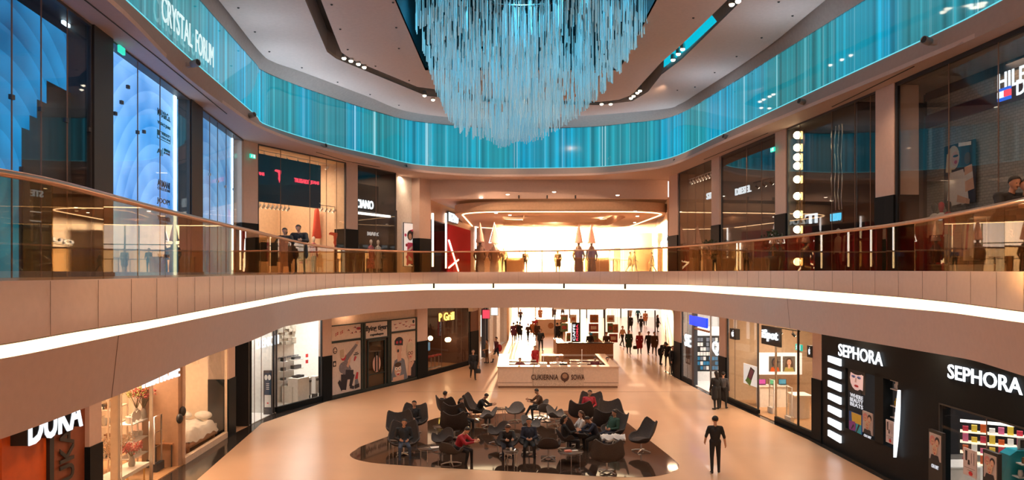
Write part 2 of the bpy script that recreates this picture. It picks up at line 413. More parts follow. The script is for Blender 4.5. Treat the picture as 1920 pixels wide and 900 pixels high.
def bypx(path, n=200):
    """resample so that equal indices of two paths lie along the same direction from the hall's middle"""
    c = Vector((0.3, 22, 0)); out = []
    angs = [math.atan2(p.x - c.x, p.y - c.y) for p in path]
    a0, a1 = R(-160), R(160)
    for k in range(n + 1):
        a = a0 + (a1 - a0) * k / n
        out.append(None if a < angs[0] or a > angs[-1] else a)
    res = []
    for a in out:
        if a is None: continue
        for j in range(len(path) - 1):
            if angs[j] <= a <= angs[j + 1]:
                t = (a - angs[j]) / max(angs[j + 1] - angs[j], 1e-9); res.append((round(math.degrees(a), 2), path[j].lerp(path[j + 1], t))); break
    return dict(res)
def ribbon(mb, P, za, Q, zb, m, uv=True):
    dp, dq = bypx(P), bypx(Q); ks = sorted(set(dp) & set(dq)); L = 0; rows = [[], []]; uvs = [[], []]; last = None
    za_, zb_ = za, zb
    for k in ks:
        p, q = dp[k], dq[k]
        za = za_(p) if callable(za_) else za_; zb = zb_(q) if callable(zb_) else zb_
        if last is not None: L += (Vector((p.x, p.y, 0)) - last).length
        last = Vector((p.x, p.y, 0)); rows[0].append((p.x, p.y, za)); rows[1].append((q.x, q.y, zb)); uvs[0].append((L, 0)); uvs[1].append((L, 1))
    mb.grid(rows, m, uvs=uvs if uv else None); return L

def zt_at(p):
    j = min(range(len(TB)), key=lambda j: (TB[j].x - p.x) ** 2 + (TB[j].y - p.y) ** 2); return ZTT[j]
# lit glass wall material: frosted strips in front of coloured lamps
m = bpy.data.materials.new('teal_lit_glass'); m.use_nodes = True; nt = m.node_tree; b = nt.nodes['Principled BSDF']
uvn = N(nt, 'ShaderNodeUVMap'); sep = N(nt, 'ShaderNodeSeparateXYZ'); nt.links.new(uvn.outputs[0], sep.inputs[0])
def n1(scale, detail, seed=0):
    mul = N(nt, 'ShaderNodeMath', operation='MULTIPLY_ADD'); mul.inputs[1].default_value = scale; mul.inputs[2].default_value = seed
    nt.links.new(sep.outputs[0], mul.inputs[0]); z = N(nt, 'ShaderNodeTexNoise', noise_dimensions='1D'); z.inputs['Scale'].default_value = 1
    z.inputs['Detail'].default_value = detail; nt.links.new(mul.outputs[0], z.inputs['W']); return z.outputs['Fac']
def cr(fac, stops, interp='LINEAR'):
    r = N(nt, 'ShaderNodeValToRGB'); r.color_ramp.interpolation = interp
    while len(r.color_ramp.elements) < len(stops): r.color_ramp.elements.new(.5)
    for e, (p, c) in zip(r.color_ramp.elements, stops): e.position = p; e.color = (*c, 1)
    nt.links.new(fac, r.inputs[0]); return r.outputs[0]
hue = cr(n1(.13, 1, 3.3), [(.36, (.02, .30, .36)), (.47, (.015, .36, .47)), (.56, (.0, .40, .68)), (.68, (.03, .30, .38))])
stripe = cr(n1(3.2, 6, 1), [(.30, (.55, .55, .55)), (.46, (.85, .85, .85)), (.52, (.98, .98, .98)), (.62, (1.2, 1.2, 1.2)), (.75, (1.7, 1.7, 1.7))])
wl = cr(n1(1.7, 3, 9), [(.56, (0, 0, 0)), (.60, (.10, .16, .17)), (.62, (0, 0, 0)), (.70, (.0, .0, .0)), (.72, (.35, .45, .45))])
mulc = N(nt, 'ShaderNodeVectorMath', operation='MULTIPLY'); nt.links.new(hue, mulc.inputs[0]); nt.links.new(stripe, mulc.inputs[1])
addc = N(nt, 'ShaderNodeVectorMath', operation='ADD'); nt.links.new(mulc.outputs[0], addc.inputs[0]); nt.links.new(wl, addc.inputs[1])
nt.links.new(addc.outputs[0], b.inputs['Emission Color']); b.inputs['Emission Strength'].default_value = .72
b.inputs['Base Color'].default_value = (.01, .05, .06, 1); b.inputs['Roughness'].default_value = .04
TEAL = m; MATS['teal'] = m
mb = MB(); ribbon(mb, TB, CZ + 6.15, TT, zt_at, TEAL); struct(mb, 'wall_lit_glass')
mb = MB()
dtb = bypx(TB); k2 = sorted(dtb)
mb.tube([dtb[k] + Vector((0, 0, CZ + 6.17)) for k in k2], .018, emis('teal_lamp', (.15, .7, .8), 1.0), 5, caps=False)
mb.build('base_strip_light', label='thin pale cyan light line at the foot of the glowing glass band', cat='strip light')
mb = MB(); ribbon(mb, TT, lambda p: zt_at(p) - .04, [p * 1 for p in TT], zt_at, blackm); struct(mb, 'trim_glass_top')
mb = MB(); ribbon(mb, FB, UH, TB, CZ + 6.15, plaster_up); struct(mb, 'trim_upper_fascia')
# grey cove between glass wall and ceiling
mid = [(a + (b - a) * .5) for a, b in zip(resample(TT), resample(CE))]
mb = MB(); ribbon(mb, TT, zt_at, mid, CZ + 8.95, greym); ribbon(mb, mid, CZ + 8.95, CE, CZ + 8.68, greym)
ribbon(mb, CE, CZ + 8.60, CE, CZ + 8.70, blackm); struct(mb, 'ceiling_cove')
# ceiling with a slot that runs round it and the opening for the crystal lamp
def L2(pts, h=8.6): return [(a, b) for a, b, _ in lift(pts, h)]
so_l = L2([(572, 0), (600, 66), (613, 97), (630, 110), (800, 180)]); si_l = L2([(602, 0), (628, 68), (640, 98), (660, 112), (783, 163)])
so_r = L2([(1392, 0), (1280, 110), (1240, 140), (1215, 172), (1185, 190), (1123, 197)]); si_r = L2([(1364, 0), (1280, 82), (1240, 117), (1205, 155), (1185, 178), (1160, 187), (1125, 191)])
ext_l = [(so_l[0][0] + .6, 2)]; ext_r = [(so_r[0][0] - .2, 2)]
SO = [(-6.1, 2)] + so_l + [(-1.5, 37.9)] + [(2, 38.6)] + so_r[::-1] + [(7.0, 2)]
SI = [(-5.6, 2)] + si_l + [(-1.4, 36.6)] + [(2, 37.6)] + si_r[::-1] + [(6.5, 2)]
ce = [(p.x, p.y) for p in CE]
ZC = CZ + 8.6
struct(MB().prism(ce + SO[::-1], ZC, ZC + .12, ceilm), 'ceiling')
ox0, ox1, oy = -3.72, 4.6, 32.0
inn = SI + [(ox1, 2), (ox1, oy), (ox0, oy), (ox0, 2)]
struct(MB().prism(inn, ZC + .0, ZC + .12, mat('ceiling_warm_light_tint', (.52, .42, .38), .85, noise=.04)), 'ceiling_inner')  # warm light on the inner panel is painted into its browner colour
mb = MB()
for P_, in ((SO,), (SI,)):
    mb.grid([[(p[0], p[1], ZC) for p in P_], [(p[0], p[1], ZC + .9) for p in P_]], greym, smooth=False)
mb.prism(SO + SI[::-1], ZC + .9, ZC + .95, blackm)
struct(mb, 'ceiling_slot')
mb = MB()
tealdim = mat('dark_teal_lining', (.01, .09, .13), .25, metal=.3)
for a, b in (((ox0, 2), (ox0, oy)), ((ox0, oy), (ox1, oy)), ((ox1, oy), (ox1, 2))):
    mb.face([(*a, ZC), (*b, ZC), (*b, ZC + 3.2), (*a, ZC + 3.2)], tealdim)
for k in range(6): mb.box(((ox0 + ox1) / 2, 12 + k * 3.6, ZC + 2.6), (ox1 - ox0, .18, .35), darkm)
mb.face([(ox0, 2, ZC + 3.2), (ox0, oy, ZC + 3.2), (ox1, oy, ZC + 3.2), (ox1, 2, ZC + 3.2)], tealdim)
struct(mb, 'ceiling_opening')
struct(MB().prism([(-30, 1), (45, 1), (45, 82), (-30, 82)], CZ + 12.2, CZ + 12.5, blackm), 'ceiling_roof')
# teal lamps in the slot, the right hand run
sl = emis('teal_slot_lamp', (.0, .45, .6), 1.1)
mb = MB(); q = [(a[0] * .5 + b[0] * .5 + 0.05, a[1] * .5 + b[1] * .5) for a, b in zip(L2([(1385, 10), (1290, 98), (1240, 136)]), L2([(1372, 2), (1280, 90), (1234, 128)]))]
mb.grid([[(x + .12, y, ZC + .12) for x, y in q], [(x + .14, y, ZC + .85) for x, y in q]], sl)
mb.build('slot_strip_light', label='teal light strip inside the ceiling groove near the hanging crystal lamp', cat='strip light')
# ================================================================ SHOP FRONTS
struct(MB().prism([(p.x, p.y) for p in FB] + [(45, 2.2), (45, 46.6), (-30, 46.6), (-30, 2.2)], UH, UH + .12, lilac), 'ceiling_upper_soffit')
for nm, a, b in (('wall_west', (-30.2, -2, 0), (-30, 102, 19)), ('wall_east', (45, -2, 0), (45.2, 102, 19)), ('wall_south', (-30, -2.2, 0), (45, -2, 19))):
    struct(MB().hexa([(a[0], a[1], a[2]), (b[0], a[1], a[2]), (b[0], b[1], a[2]), (a[0], b[1], a[2]), (a[0], a[1], b[2]), (b[0], a[1], b[2]), (b[0], b[1], b[2]), (a[0], b[1], b[2])], plaster), nm)
# slot lines in the soffit
mb = MB()
for pts in (((160, 0), (290, 103), (425, 213)), ((593, 285), (650, 302), (712, 313)), ((1320, 299), (1440, 249)), ((1560, 200), (1714, 124))):
    q = [((px - 960) / F * (F * 5.6 / (HY - py)), F * 5.6 / (HY - py), UH - .004) for px, py in pts]
    if q[0][1] < 16.5: q[0] = (q[0][0], 15.4, UH - .004)
    mb.tube(q, .02, blackm, 4)
struct(mb, 'trim_soffit_slot')

UA = Seg((-8.8, 11), (-11.5, 31.9)); UB = Seg((-11.5, 31.9), (-11.2, 32.9)); UC = Seg((-11.2, 32.9), (-8.2, 39.4)); UD = Seg((-8.2, 39.4), (-5.56, 45))
U1 = Seg((9.4, 44.5), (10.2, 36.5)); U2 = Seg((10.2, 36.5), (11.4, 22.7)); U3 = Seg((11.4, 22.7), (12.1, 10))
LA = Seg((-10.3, 12), (-10.8, 28.5)); LB1 = Seg((-10.8, 28.5), (-10.5, 33)); LB2 = Seg((-10.5, 33), (-9.2, 36.2)); LC = Seg((-9.2, 36.2), (-5.6, 43.7)); LD = Seg((-5.6, 43.7), (-2.9, 50.4))
RA = Seg((9.7, 47), (10.2, 38.4)); RB = Seg((10.2, 38.4), (11.3, 27.9)); RC = Seg((11.3, 27.9), (11.75, 12))
Z2 = 6.17; LH = 4.75
nwin = [0]
def pillar(seg, p0, p1, z0, z1, zb, m=plaster, th=.7, out=.06, name='pillar'):
    a, b = sorted((seg.s(p0), seg.s(p1)))
    mb = MB(); seg.box(mb, a, b, z0 + zb, z1, -th, out, m); seg.box(mb, a - .02, b + .02, z0, z0 + zb, -th, out + .03, black)
    struct(mb, name)
def window(seg, p0, p1, z0, z1, joints=(), gm=None, fr=.05, frame=darkm, base=.0, d=0):
    nwin[0] += 1; gm = gm or clear
    a, b = sorted((seg.s(p0), seg.s(p1))); mb = MB()
    seg.box(mb, a + fr, b - fr, z0 + base, z1 - fr, d - .02, d, gm)
    for q0, q1 in ((a, a + fr), (b - fr, b)): seg.box(mb, q0, q1, z0, z1, d - .06, d + .03, frame)
    seg.box(mb, a, b, z1 - fr, z1, d - .06, d + .03, frame)
    if base: seg.box(mb, a, b, z0, z0 + base, d - .1, d + .05, frame if frame is cream else black)
    for j in joints:
        s_ = seg.s(j); seg.box(mb, s_ - .008, s_ + .008, z0 + base, z1 - fr, d - .012, d + .012, seam if frame is not steel else steel)
    return struct(mb, 'window_%d' % nwin[0])
def room(seg, p0, p1, z0, z1, depth, wm, fm, cm=None, name='wall_shop', light=None, lcol=WARM, pad0=0, pad1=0):
    a, b = sorted((seg.s(p0), seg.s(p1))); a -= pad0; b += pad1; mb = MB()
    seg.box(mb, a - .08, b + .08, z0, z1, -depth - .1, -depth, wm)
    seg.box(mb, a - .1, a, z0, z1, -depth, -.08, wm); seg.box(mb, b, b + .1, z0, z1, -depth, -.08, wm)
    seg.box(mb, a, b, z0 + .005, z0 + .03, -depth, -.02, fm)
    seg.box(mb, a, b, z1 - .05, z1, -depth, -.08, cm or wm)
    struct(mb, name)
    if light:
        c = seg.p((a + b) / 2, z1 - .12, -depth * .45)
        area(c, min(b - a, 5) * .7, depth * .5, light, lcol, rot=(0, 0, math.atan2(seg.u.y, seg.u.x)))
def sign(seg, name, label, text, p0, p1, py0, py1, m, d=.06, depth=.06, back=None, zz=None, bold=.03, cat='sign', pad=.06):
    a, b = sorted((seg.s(p0, d), seg.s(p1, d)));
    pm = (p0 + p1) / 2
    z1, z0 = (seg.z(pm, py0, d), seg.z(pm, py1, d)) if zz is None else (zz[1], zz[0])
    t = thing(name, label, cat, seg.p((a + b) / 2, z0, d))
    mb = MB(); lines = text if isinstance(text, (list, tuple)) else [text]; n = len(lines)
    for k, s_ in enumerate(lines):
        h = (z1 - z0) / n; zz0 = z1 - (k + 1) * h + (h * .12 if n > 1 else 0); add_text(mb, seg, s_, a, b, zz0, z1 - k * h, d, m, depth, bold)
    mb.build('lettering', t)
    if back is not None:
        mb = MB(); seg.box(mb, a - pad, b + pad, z0 - pad, z1 + pad, d - depth / 2 - .08, d - depth / 2 - .005, back); mb.build('sign_board', t)
    return t
def pic(seg, name, label, p0, p1, z0, z1, d, bg, shapes, cat='poster', th=.03, frame=None, depth_in=0):
    """a printed panel: shapes = [(points, material)] in 0..1"""
    a, b = sorted((seg.s(p0, d), seg.s(p1, d))) if p0 is not None else depth_in
    mb = MB(); seg.box(mb, a, b, z0, z1, d - th, d, bg)
    if frame: 
        for q in ((a - .03, a, z0 - .03, z1 + .03), (b, b + .03, z0 - .03, z1 + .03), (a, b, z1, z1 + .03), (a, b, z0 - .03, z0)): seg.box(mb, q[0], q[1], q[2], q[3], d - th, d + .015, frame)
    for k, (pts, m_) in enumerate(shapes): seg.poly(mb, pts, a, b, z0, z1, d + .002 + .0012 * k, m_)
    return mb.build(name, label=label, cat=cat)
skin = mat('skin', (.55, .32, .22), .5); skin_p = mat('print_skin', (.62, .38, .28), .6); ink = mat('print_black', (.02, .02, .03), .6); redp = mat('print_red', (.45, .03, .05), .6)
paper = mat('print_paper', (.72, .60, .52), .6); greyp = mat('print_grey', (.16, .18, .22), .6); hairb = mat('hair_brown', (.06, .03, .02), .7); blond = mat('print_blond', (.6, .5, .36), .6)

# ---------------- upper floor, blue glass shop
def blue_mat(name, dark, light, rings=None, st=1.0):
    m = bpy.data.materials.new(name); m.use_nodes = True; nt_ = m.node_tree; b_ = nt_.nodes['Principled BSDF']
    u = N(nt_, 'ShaderNodeUVMap'); mp = N(nt_, 'ShaderNodeMapping'); nt_.links.new(u.outputs[0], mp.inputs[0])
    z = N(nt_, 'ShaderNodeTexNoise'); z.inputs['Scale'].default_value = .45; z.inputs['Detail'].default_value = 2
    nt_.links.new(mp.outputs[0], z.inputs[0])
    w_ = N(nt_, 'ShaderNodeTexWave', wave_type='RINGS', rings_direction='SPHERICAL', wave_profile='SAW'); w_.inputs['Scale'].default_value = .62; w_.inputs['Distortion'].default_value = 1.2; w_.inputs['Detail'].default_value = 1
    w_.inputs['Detail Scale'].default_value = .5
    m2 = N(nt_, 'ShaderNodeMapping'); m2.inputs['Location'].default_value = rings or (0, 0, 0); nt_.links.new(u.outputs[0], m2.inputs[0]); nt_.links.new(m2.outputs[0], w_.inputs[0])
    mx = N(nt_, 'ShaderNodeMix'); mx.data_type = 'FLOAT'; mx.inputs[0].default_value = .12; nt_.links.new(z.outputs['Fac'], mx.inputs[2]); nt_.links.new(w_.outputs['Fac'], mx.inputs[3])
    r = N(nt_, 'ShaderNodeValToRGB'); r.color_ramp.elements[0].position = .3; r.color_ramp.elements[0].color = (*dark, 1); r.color_ramp.elements[1].position = .72; r.color_ramp.elements[1].color = (*light, 1)
    nt_.links.new(mx.outputs[0], r.inputs[0]); nt_.links.new(r.outputs[0], b_.inputs['Emission Color']); b_.inputs['Emission Strength'].default_value = st
    b_.inputs['Base Color'].default_value = (.01, .03, .06, 1); b_.inputs['Roughness'].default_value = .3; return m
sb = lambda px: UA.s(px)
B1 = blue_mat('blue_cloud_panel', (.003, .06, .17), (.03, .34, .72), (-3, -8, 0), 1.0)
B2 = blue_mat('blue_arc_panel', (.01, .20, .62), (.32, .60, 1), (-11.5, -7, 0), 1.35)
B3 = blue_mat('pale_blue_panel', (.03, .2, .5), (.3, .6, .9), (-17, -7, 0), 1.1)
zt = lambda px, py, d=0: UA.z(px, py, d)
t = thing('backlit_panel', 'large backlit deep blue cloudy wall panel in the tall glass shop front', 'light panel', UA.p(3, Z2, -.5))
mb = MB(); UA.quad(mb, 0, sb(172), Z2, UH - .25, -.5, B1); mb.build('glowing_sheet', t)
mb = MB(); pos = [(83, 240), (97, 217), (110, 187), (127, 152)]
poly_ = [(sb(83), Z2), (sb(83), zt(83, 240)), (sb(97), zt(83, 240)), (sb(97), zt(97, 217)), (sb(110), zt(97, 217)), (sb(110), zt(110, 187)), (sb(127), zt(110, 187)), (sb(127), zt(127, 152)), (sb(172), zt(127, 152)), (sb(172), Z2)]
for t3 in tessellate_polygon([[Vector((x, y, 0)) for x, y in poly_]]): mb.face([UA.p(poly_[i][0], poly_[i][1], -.42) for i in t3], darkm)
UA.box(mb, sb(84), sb(172), Z2, Z2 + 2.2, -.48, -.40, darkm)
mb.build('stair_screen', label='dark stepped screen silhouetted before the blue cloudy glass wall', cat='screen')
t = thing('backlit_panel', 'tall backlit blue wall panel with arcs and fashion shop names', 'light panel', UA.p(sb(275), Z2, -.3))
a, b_ = sb(205), sb(344); za, zb2 = zt(207, 131, -.3), zt(344, 189, -.3)
mb = MB(); mb.face([UA.p(a, Z2, -.3), UA.p(b_, Z2, -.3), UA.p(b_, zb2, -.3), UA.p(a, zb2, -.3)], B2, [(a, Z2), (b_, Z2), (b_, zb2), (a, zb2)]); mb.build('glowing_sheet', t)
mb = MB(); UA.box(mb, b_, b_ + .22, Z2, zb2, -.38, -.27, emis('cold_tube', (.75, .9, 1), 3)); UA.box(mb, a, b_, zb2, zb2 + .05, -.36, -.28, emis('cold_tube2', (.6, .85, 1), 2)); mb.build('edge_light', t)
mb = MB()
for tx, y0, y1, p0, p1 in (('MAX&Co.', 221, 234, 314, 337), ('VERSACE JEANS', 243, 250, 314, 337), ('VERSACE', 262, 266, 321, 335), ('COLLECTION', 268, 272, 320, 336), ('AJ', 288, 300, 313, 321), ('ARMANI', 289, 294, 325, 336), ('JEANS', 295, 300, 325, 336), ('ARMANI', 346, 358, 314, 336), ('COLLEZIONI', 359, 364, 314, 336), ('JOOP!', 378, 390, 313, 336), ('TRUSSARDI', 410, 418, 314, 336), ('JEANS', 420, 426, 318, 332), ('TRU JEANS', 478, 486, 314, 336)):
    pm = (p0 + p1) / 2; add_text(mb, UA, tx, sb(p0) , sb(p1), zt(pm, y1, -.29), zt(pm, y0, -.29), -.28, ink, .01, .015)
for y0, y1, p0, p1 in ((259, 274, 313.5, 337), (288, 302, 322.8, 323.4)):
    z0, z1 = zt(325, y1, -.29), zt(325, y0, -.29)
    if p1 - p0 > 3:
        for q in ((sb(p0), sb(p1), z0, z0 + .02), (sb(p0), sb(p1), z1 - .02, z1), (sb(p0), sb(p0) + .02, z0, z1), (sb(p1) - .02, sb(p1), z0, z1), (sb(p0), sb(319), z0 + .1, z1)): UA.box(mb, *q, -.285, -.275, ink)
    else: UA.box(mb, sb(p0), sb(p1), z0, z1, -.285, -.275, ink)
mb.build('lettering', t)
t = thing('backlit_panel', 'pale backlit blue wall panel beside the cream pillar of the upper floor', 'light panel', UA.p(sb(415), Z2, -.35))
mb = MB(); zs = [(376, 212), (392, 213), (392, 220), (410, 228), (410, 236), (430, 245), (430, 253), (450, 262)]
pp = [(sb(350), Z2)] + [(sb(350), zt(376, 200, -.35))] + [(sb(x), zt(x, y, -.35)) for x, y in zs] + [(sb(450), Z2)]
for t3 in tessellate_polygon([[Vector((x, y, 0)) for x, y in pp]]): mb.face([UA.p(pp[i][0], pp[i][1], -.35) for i in t3], B3, [pp[i] for i in t3])
mb.build('glowing_sheet', t)
mb = MB(); UA.box(mb, sb(450), sb(452.5), Z2, zt(450, 262, -.35), -.4, -.3, MATS['cold_tube']); 
for (x0, y0), (x1, y1) in zip(zs[::2], zs[1::2]): UA.box(mb, sb(x0), sb(x1), zt(x0, y0, -.35), zt(x0, y0, -.35) + .05, -.42, -.34, MATS['cold_tube2'])
mb.build('edge_light', t)
mb = MB(); UA.box(mb, 0, sb(455), Z2, UH, -1.3, -1.2, blackm); UA.box(mb, 0, sb(455), UH - .02, UH, -1.2, -.02, blackm); struct(mb, 'wall_shop_back')
# cold light tubes along the top of the cloudy panel (stepped)
mb = MB()
for p0, p1, y0 in ((75, 122, 0), (116, 163, 32), (158, 169, 62)):
    z_ = zt((p0 + p1) / 2, y0 + 14, -.45); UA.box(mb, sb(p0), sb(p1), z_, z_ + .07, -.48, -.42, MATS['cold_tube'])
mb.build('tube_light', label='cold white tube lights stepping down above the blue cloudy panel', cat='tube light')
pillar(UA, 170, 206, Z2, UH, .1, blackm, .5, .08, 'column'); pillar(UA, 355, 376, Z2, UH, .1, blackm, .5, .08, 'column')
window(UA, -150, 170, Z2, UH, (22, 77, 126), glass('blue_shop_glass', (.9, .95, .97), 1.15), .06); window(UA, 206, 355, Z2, UH, (258, 300), glass('blue_shop_glass'), .05); window(UA, 376, 456, Z2, UH, (393, 408, 424, 438), glass('blue_shop_glass'), .06)
mb = MB()
for px, py in ((22, 182), (77, 205), (124, 225), (167, 243), (240, 163), (228, 192), (216, 213), (258, 248), (270, 247), (393, 327), (408, 340), (422, 350), (438, 355)):
    c = UA.p(sb(px), zt(px, py), .0); mb.box(c, (.06, .1, .09), steel if px > 300 else darkm)
struct(mb, 'trim_glass_fixings')
# ---------------- pillars of the upper gallery
mb = MB(); UB.box(mb, -.1, UB.L, Z2 + 2.2, UH, -.8, .02, plaster); UB.box(mb, -.12, UB.L + .02, Z2, Z2 + 2.2, -.8, .05, black); struct(mb, 'pillar')
pillar(UC, 648, 669, Z2, UH, 2.3); pillar(UD, 785, 806, Z2, UH, 2.1)
pillar(U1, 1256, 1272, Z2, UH, 2.2); pillar(U1, 1336, 1351, Z2, UH, 2.4); pillar(U2, 1456, 1476, Z2, UH, 2.4)
pillar(U2, 1645, 1664, Z2, UH, 2.4); pillar(U3, 1664, 1680, Z2, UH, 2.4)
# ---------------- upper floor: jeans shop with navy banner
shopw = mat('shop_wall_cream', (.78, .62, .46), .6); navy = mat('navy_banner', (.006, .045, .10), .35)
room(UC, 483, 648, Z2, UH, 4.5, shopw, wood, None, 'wall_shop_jeans', 300, (1, .66, .42))
window(UC, 483, 648, Z2, UH, (526, 581, 612, 631), None, .05)
a, b_ = UC.s(482), UC.s(612)
t = thing('banner', 'navy blue shop banner with red lettering hung behind the upper floor glass', 'banner', UC.p((a + b_) / 2, 8.8, -.35))
z1, z0 = UC.z(548, 300, -.35), UC.z(548, 394, -.35) + .22
mb = MB(); UC.box(mb, a - .3, b_, z0, z1, -.40, -.35, navy); mb.build('banner_cloth', t)
redl = emis('red_letters', (1, .06, .1), 1.2)
mb = MB(); add_text(mb, UC, 'JEANS', UC.s(489), UC.s(506), UC.z(498, 332, -.33), UC.z(498, 324, -.33), -.32, redl, .03, .02)
add_text(mb, UC, 'TRUSSARDI', UC.s(562), UC.s(588), UC.z(575, 345, -.33), UC.z(575, 337, -.33), -.32, redl, .03, .02); add_text(mb, UC, 'JEANS', UC.s(592), UC.s(608), UC.z(600, 349, -.33), UC.z(600, 341, -.33), -.32, redl, .03, .02)
hound = [(.05, .95), (.2, 1), (.95, .98), (.95, .8), (.85, .5), (.9, .35), (.75, .15), (.7, 0), (.62, .15), (.5, .35), (.55, .5), (.5, .78), (.3, .82), (.0, .85)]
UC.poly(mb, hound, UC.s(525), UC.s(538), UC.z(531, 345, -.33), UC.z(531, 320, -.33), -.32, redl)
for px in (485.5, 590): UC.poly(mb, hound, UC.s(px - 1.5), UC.s(px + 1.5), UC.z(px, 334 + (px - 485) * .12, -.33), UC.z(px, 326 + (px - 485) * .12, -.33), -.318, redl)
mb.build('lettering', t)
mb = MB(); UC.poly(mb, hound, UC.s(618), UC.s(635), UC.z(627, 465, -.1), UC.z(627, 436, -.1), -.05, mat('orange_red', (.8, .09, .03), .5)); mb.build('hound_emblem', label='orange red hound head emblem on the cream shop glass', cat='emblem')
def track(seg, p0, p1, z, d, n, label, grp, target=None, power=0, lm=lamp_m, drop=.12, body=white):
    t = thing('track_light', label, 'track light', seg.p((seg.s(p0, d) + seg.s(p1, d)) / 2, z, d), grp)
    mb = MB(); a, b = sorted((seg.s(p0, d), seg.s(p1, d))); seg.box(mb, a, b, z, z + .04, d - .02, d + .02, body); mb.build('track', t)
    for k in range(n):
        q = a + (b - a) * (k + .5) / n; mb = MB(); c = seg.p(q, z - drop, d); 
        mb.tube([seg.p(q, z, d), c], .015, body, 6); e = c + seg.n * -.1 + Vector((0, 0, -.13)); mb.tube([c + seg.n * .03, e], .06, body, 10); hd_ = mb.build('lamp_head', t); mb = MB(); mb.tube([e, e + (e - c) * .06], .05, lm, 10); mb.build('lens', hd_)
    return t
for o_ in ((483, 545, UC.z(510, 381, -.5), -.5, 8, 'row of white spotlights under the navy banner, upper floor shop'), (600, 646, UC.z(622, 388, -.7), -.7, 6, 'row of white spotlights on a bar beside the orange hound emblem'), (484, 640, UH - .15, -.6, 8, 'row of spotlights above the navy banner')): track(UC, *o_, grp='spotlight rows of the jeans shop')
def mannequin(seg, px, d, z0, h, label, top, bottom, headm=None, dress=False, rz=0):
    t = thing('mannequin', label, 'mannequin', seg.p(seg.s(px, d), z0, d), 'mannequins')
    c = seg.p(seg.s(px, d), z0, d); k = h / 1.8; hm = headm or white
    mb = MB(); mb.lathe([(.001, 1.8), (.05, 1.79), (.078, 1.72), (.075, 1.64), (.05, 1.57), (.045, 1.5), (.07, 1.49)][::-1] if False else [(.045 * k, 1.46 * k), (.045 * k, 1.55 * k), (.07 * k, 1.6 * k), (.08 * k, 1.68 * k), (.07 * k, 1.76 * k), (.001, 1.81 * k)], c, hm, 12); mb.build('head', t)
    mb = MB()
    ux, uy = seg.u.x, seg.u.y
    def ring(w, dd, z, n=14): return [(c.x + (w * math.cos(2 * math.pi * q / n)) * ux * k - (dd * math.sin(2 * math.pi * q / n)) * uy * k, c.y + (w * math.cos(2 * math.pi * q / n)) * uy * k + (dd * math.sin(2 * math.pi * q / n)) * ux * k, c.z + z * k) for q in range(n)]
    body = [(.04, .04, 1.5), (.17, .08, 1.44), (.2, .11, 1.36), (.17, .12, 1.2), (.14, .10, 1.05), (.17, .12, .92)]
    if dress: body += [(.2, .15, .7), (.24, .19, .45), (.26, .2, .25)]
    else: body += [(.18, .12, .86)]
    mb.grid([ring(*q) for q in body], top, closed=True); 
    for sg in (-1, 1):
        s0 = c + seg.u * (.19 * sg * k) + Vector((0, 0, 1.4 * k)); mb.tube([s0, s0 + seg.u * (.07 * sg * k) + Vector((0, 0, -.3 * k)), s0 + seg.u * (.03 * sg * k) + seg.n * .06 + Vector((0, 0, -.6 * k))], [.05 * k, .042 * k, .03 * k], top, 8)
    mb.build('clothing', t)
    mb = MB()
    for sg in (-1, 1):
        s0 = c + seg.u * (.09 * sg * k) + Vector((0, 0, .9 * k)); mb.tube([s0, s0 + Vector((0, 0, -.45 * k)), s0 + Vector((0, 0, -.86 * k))], [.085 * k, .06 * k, .04 * k], bottom, 8)
        mb.ball(s0 + seg.n * .04 + Vector((0, 0, -.86 * k)), (.06, .06, .035), hm, 8, 5)
    mb.build('legs', t)
    mb = MB(); mb.lathe([(.2, 0), (.2, .02)], c, steel, 16); mb.build('stand', t)
    return t
floral = mat('floral_print', (.5, .12, .16), .7, noise=.9, nscale=14)
mannequin(UC, 588, -1.3, Z2, 1.9, 'mannequin in pink floral blouse behind the upper floor glass', floral, mat('denim', (.05, .08, .16), .7))
mb = MB(); c = UC.p(UC.s(594, -1.6), UC.z(594, 447, -1.6), -1.6)
rw = []
for z_, w_ in ((1.55, .06), (1.45, .16), (1.1, .2), (.6, .27), (.1, .36), (0, .3)): rw.append([c + UC.u * (w_ * math.cos(q * math.pi / 6)) + UC.n * (.1 * math.sin(q * math.pi / 6)) + Vector((0, 0, z_)) for q in range(12)])
mb.grid(rw, mat('coral_cloth', (.8, .12, .08), .7), closed=True); t = mb.build('hanging_dress', label='coral red dress hung high beside the navy banner', cat='dress')
def garments(seg, p0, p1, d, z, label, cols, n=9, grp=None):
    a, b = sorted((seg.s(p0, d), seg.s(p1, d))); t = thing('clothes_rack', label, 'clothes rack', seg.p((a + b) / 2, z, d))
    mb = MB(); mb.tube([seg.p(a, z + .02, d), seg.p(a, z + 1.55, d), seg.p(b, z + 1.55, d), seg.p(b, z + .02, d)], .018, steel, 6)
    for q in (a, b): mb.tube([seg.p(q, z + .02, d - .25), seg.p(q, z + .02, d + .25)], .018, steel, 6)
    mb.build('rail_frame', t)
    for k in range(n):
        q = a + (b - a) * (k + .7) / (n + .4); h = random.uniform(.75, 1.15); m_ = random.choice(cols); mb = MB(); zt_ = z + 1.48
        rows = []
        for zz, w_ in ((0, .03), (-.06, .2), (-.3, .22), (-h, .25)):
            rows.append([seg.p(q + .035 * math.cos(v * math.pi / 4), zt_ + zz, d + w_ * math.sin(v * math.pi / 4)) for v in range(8)])
        mb.grid(rows, m_, closed=True); mb.build('hanging_garment', label='garment hanging on the %s' % label.split(',')[0], cat='garment', group='garments on the %s' % label.split(',')[0])
dk = mat('dark_cloth', (.03, .035, .05), .8); lt = mat('pale_cloth', (.55, .5, .42), .8)
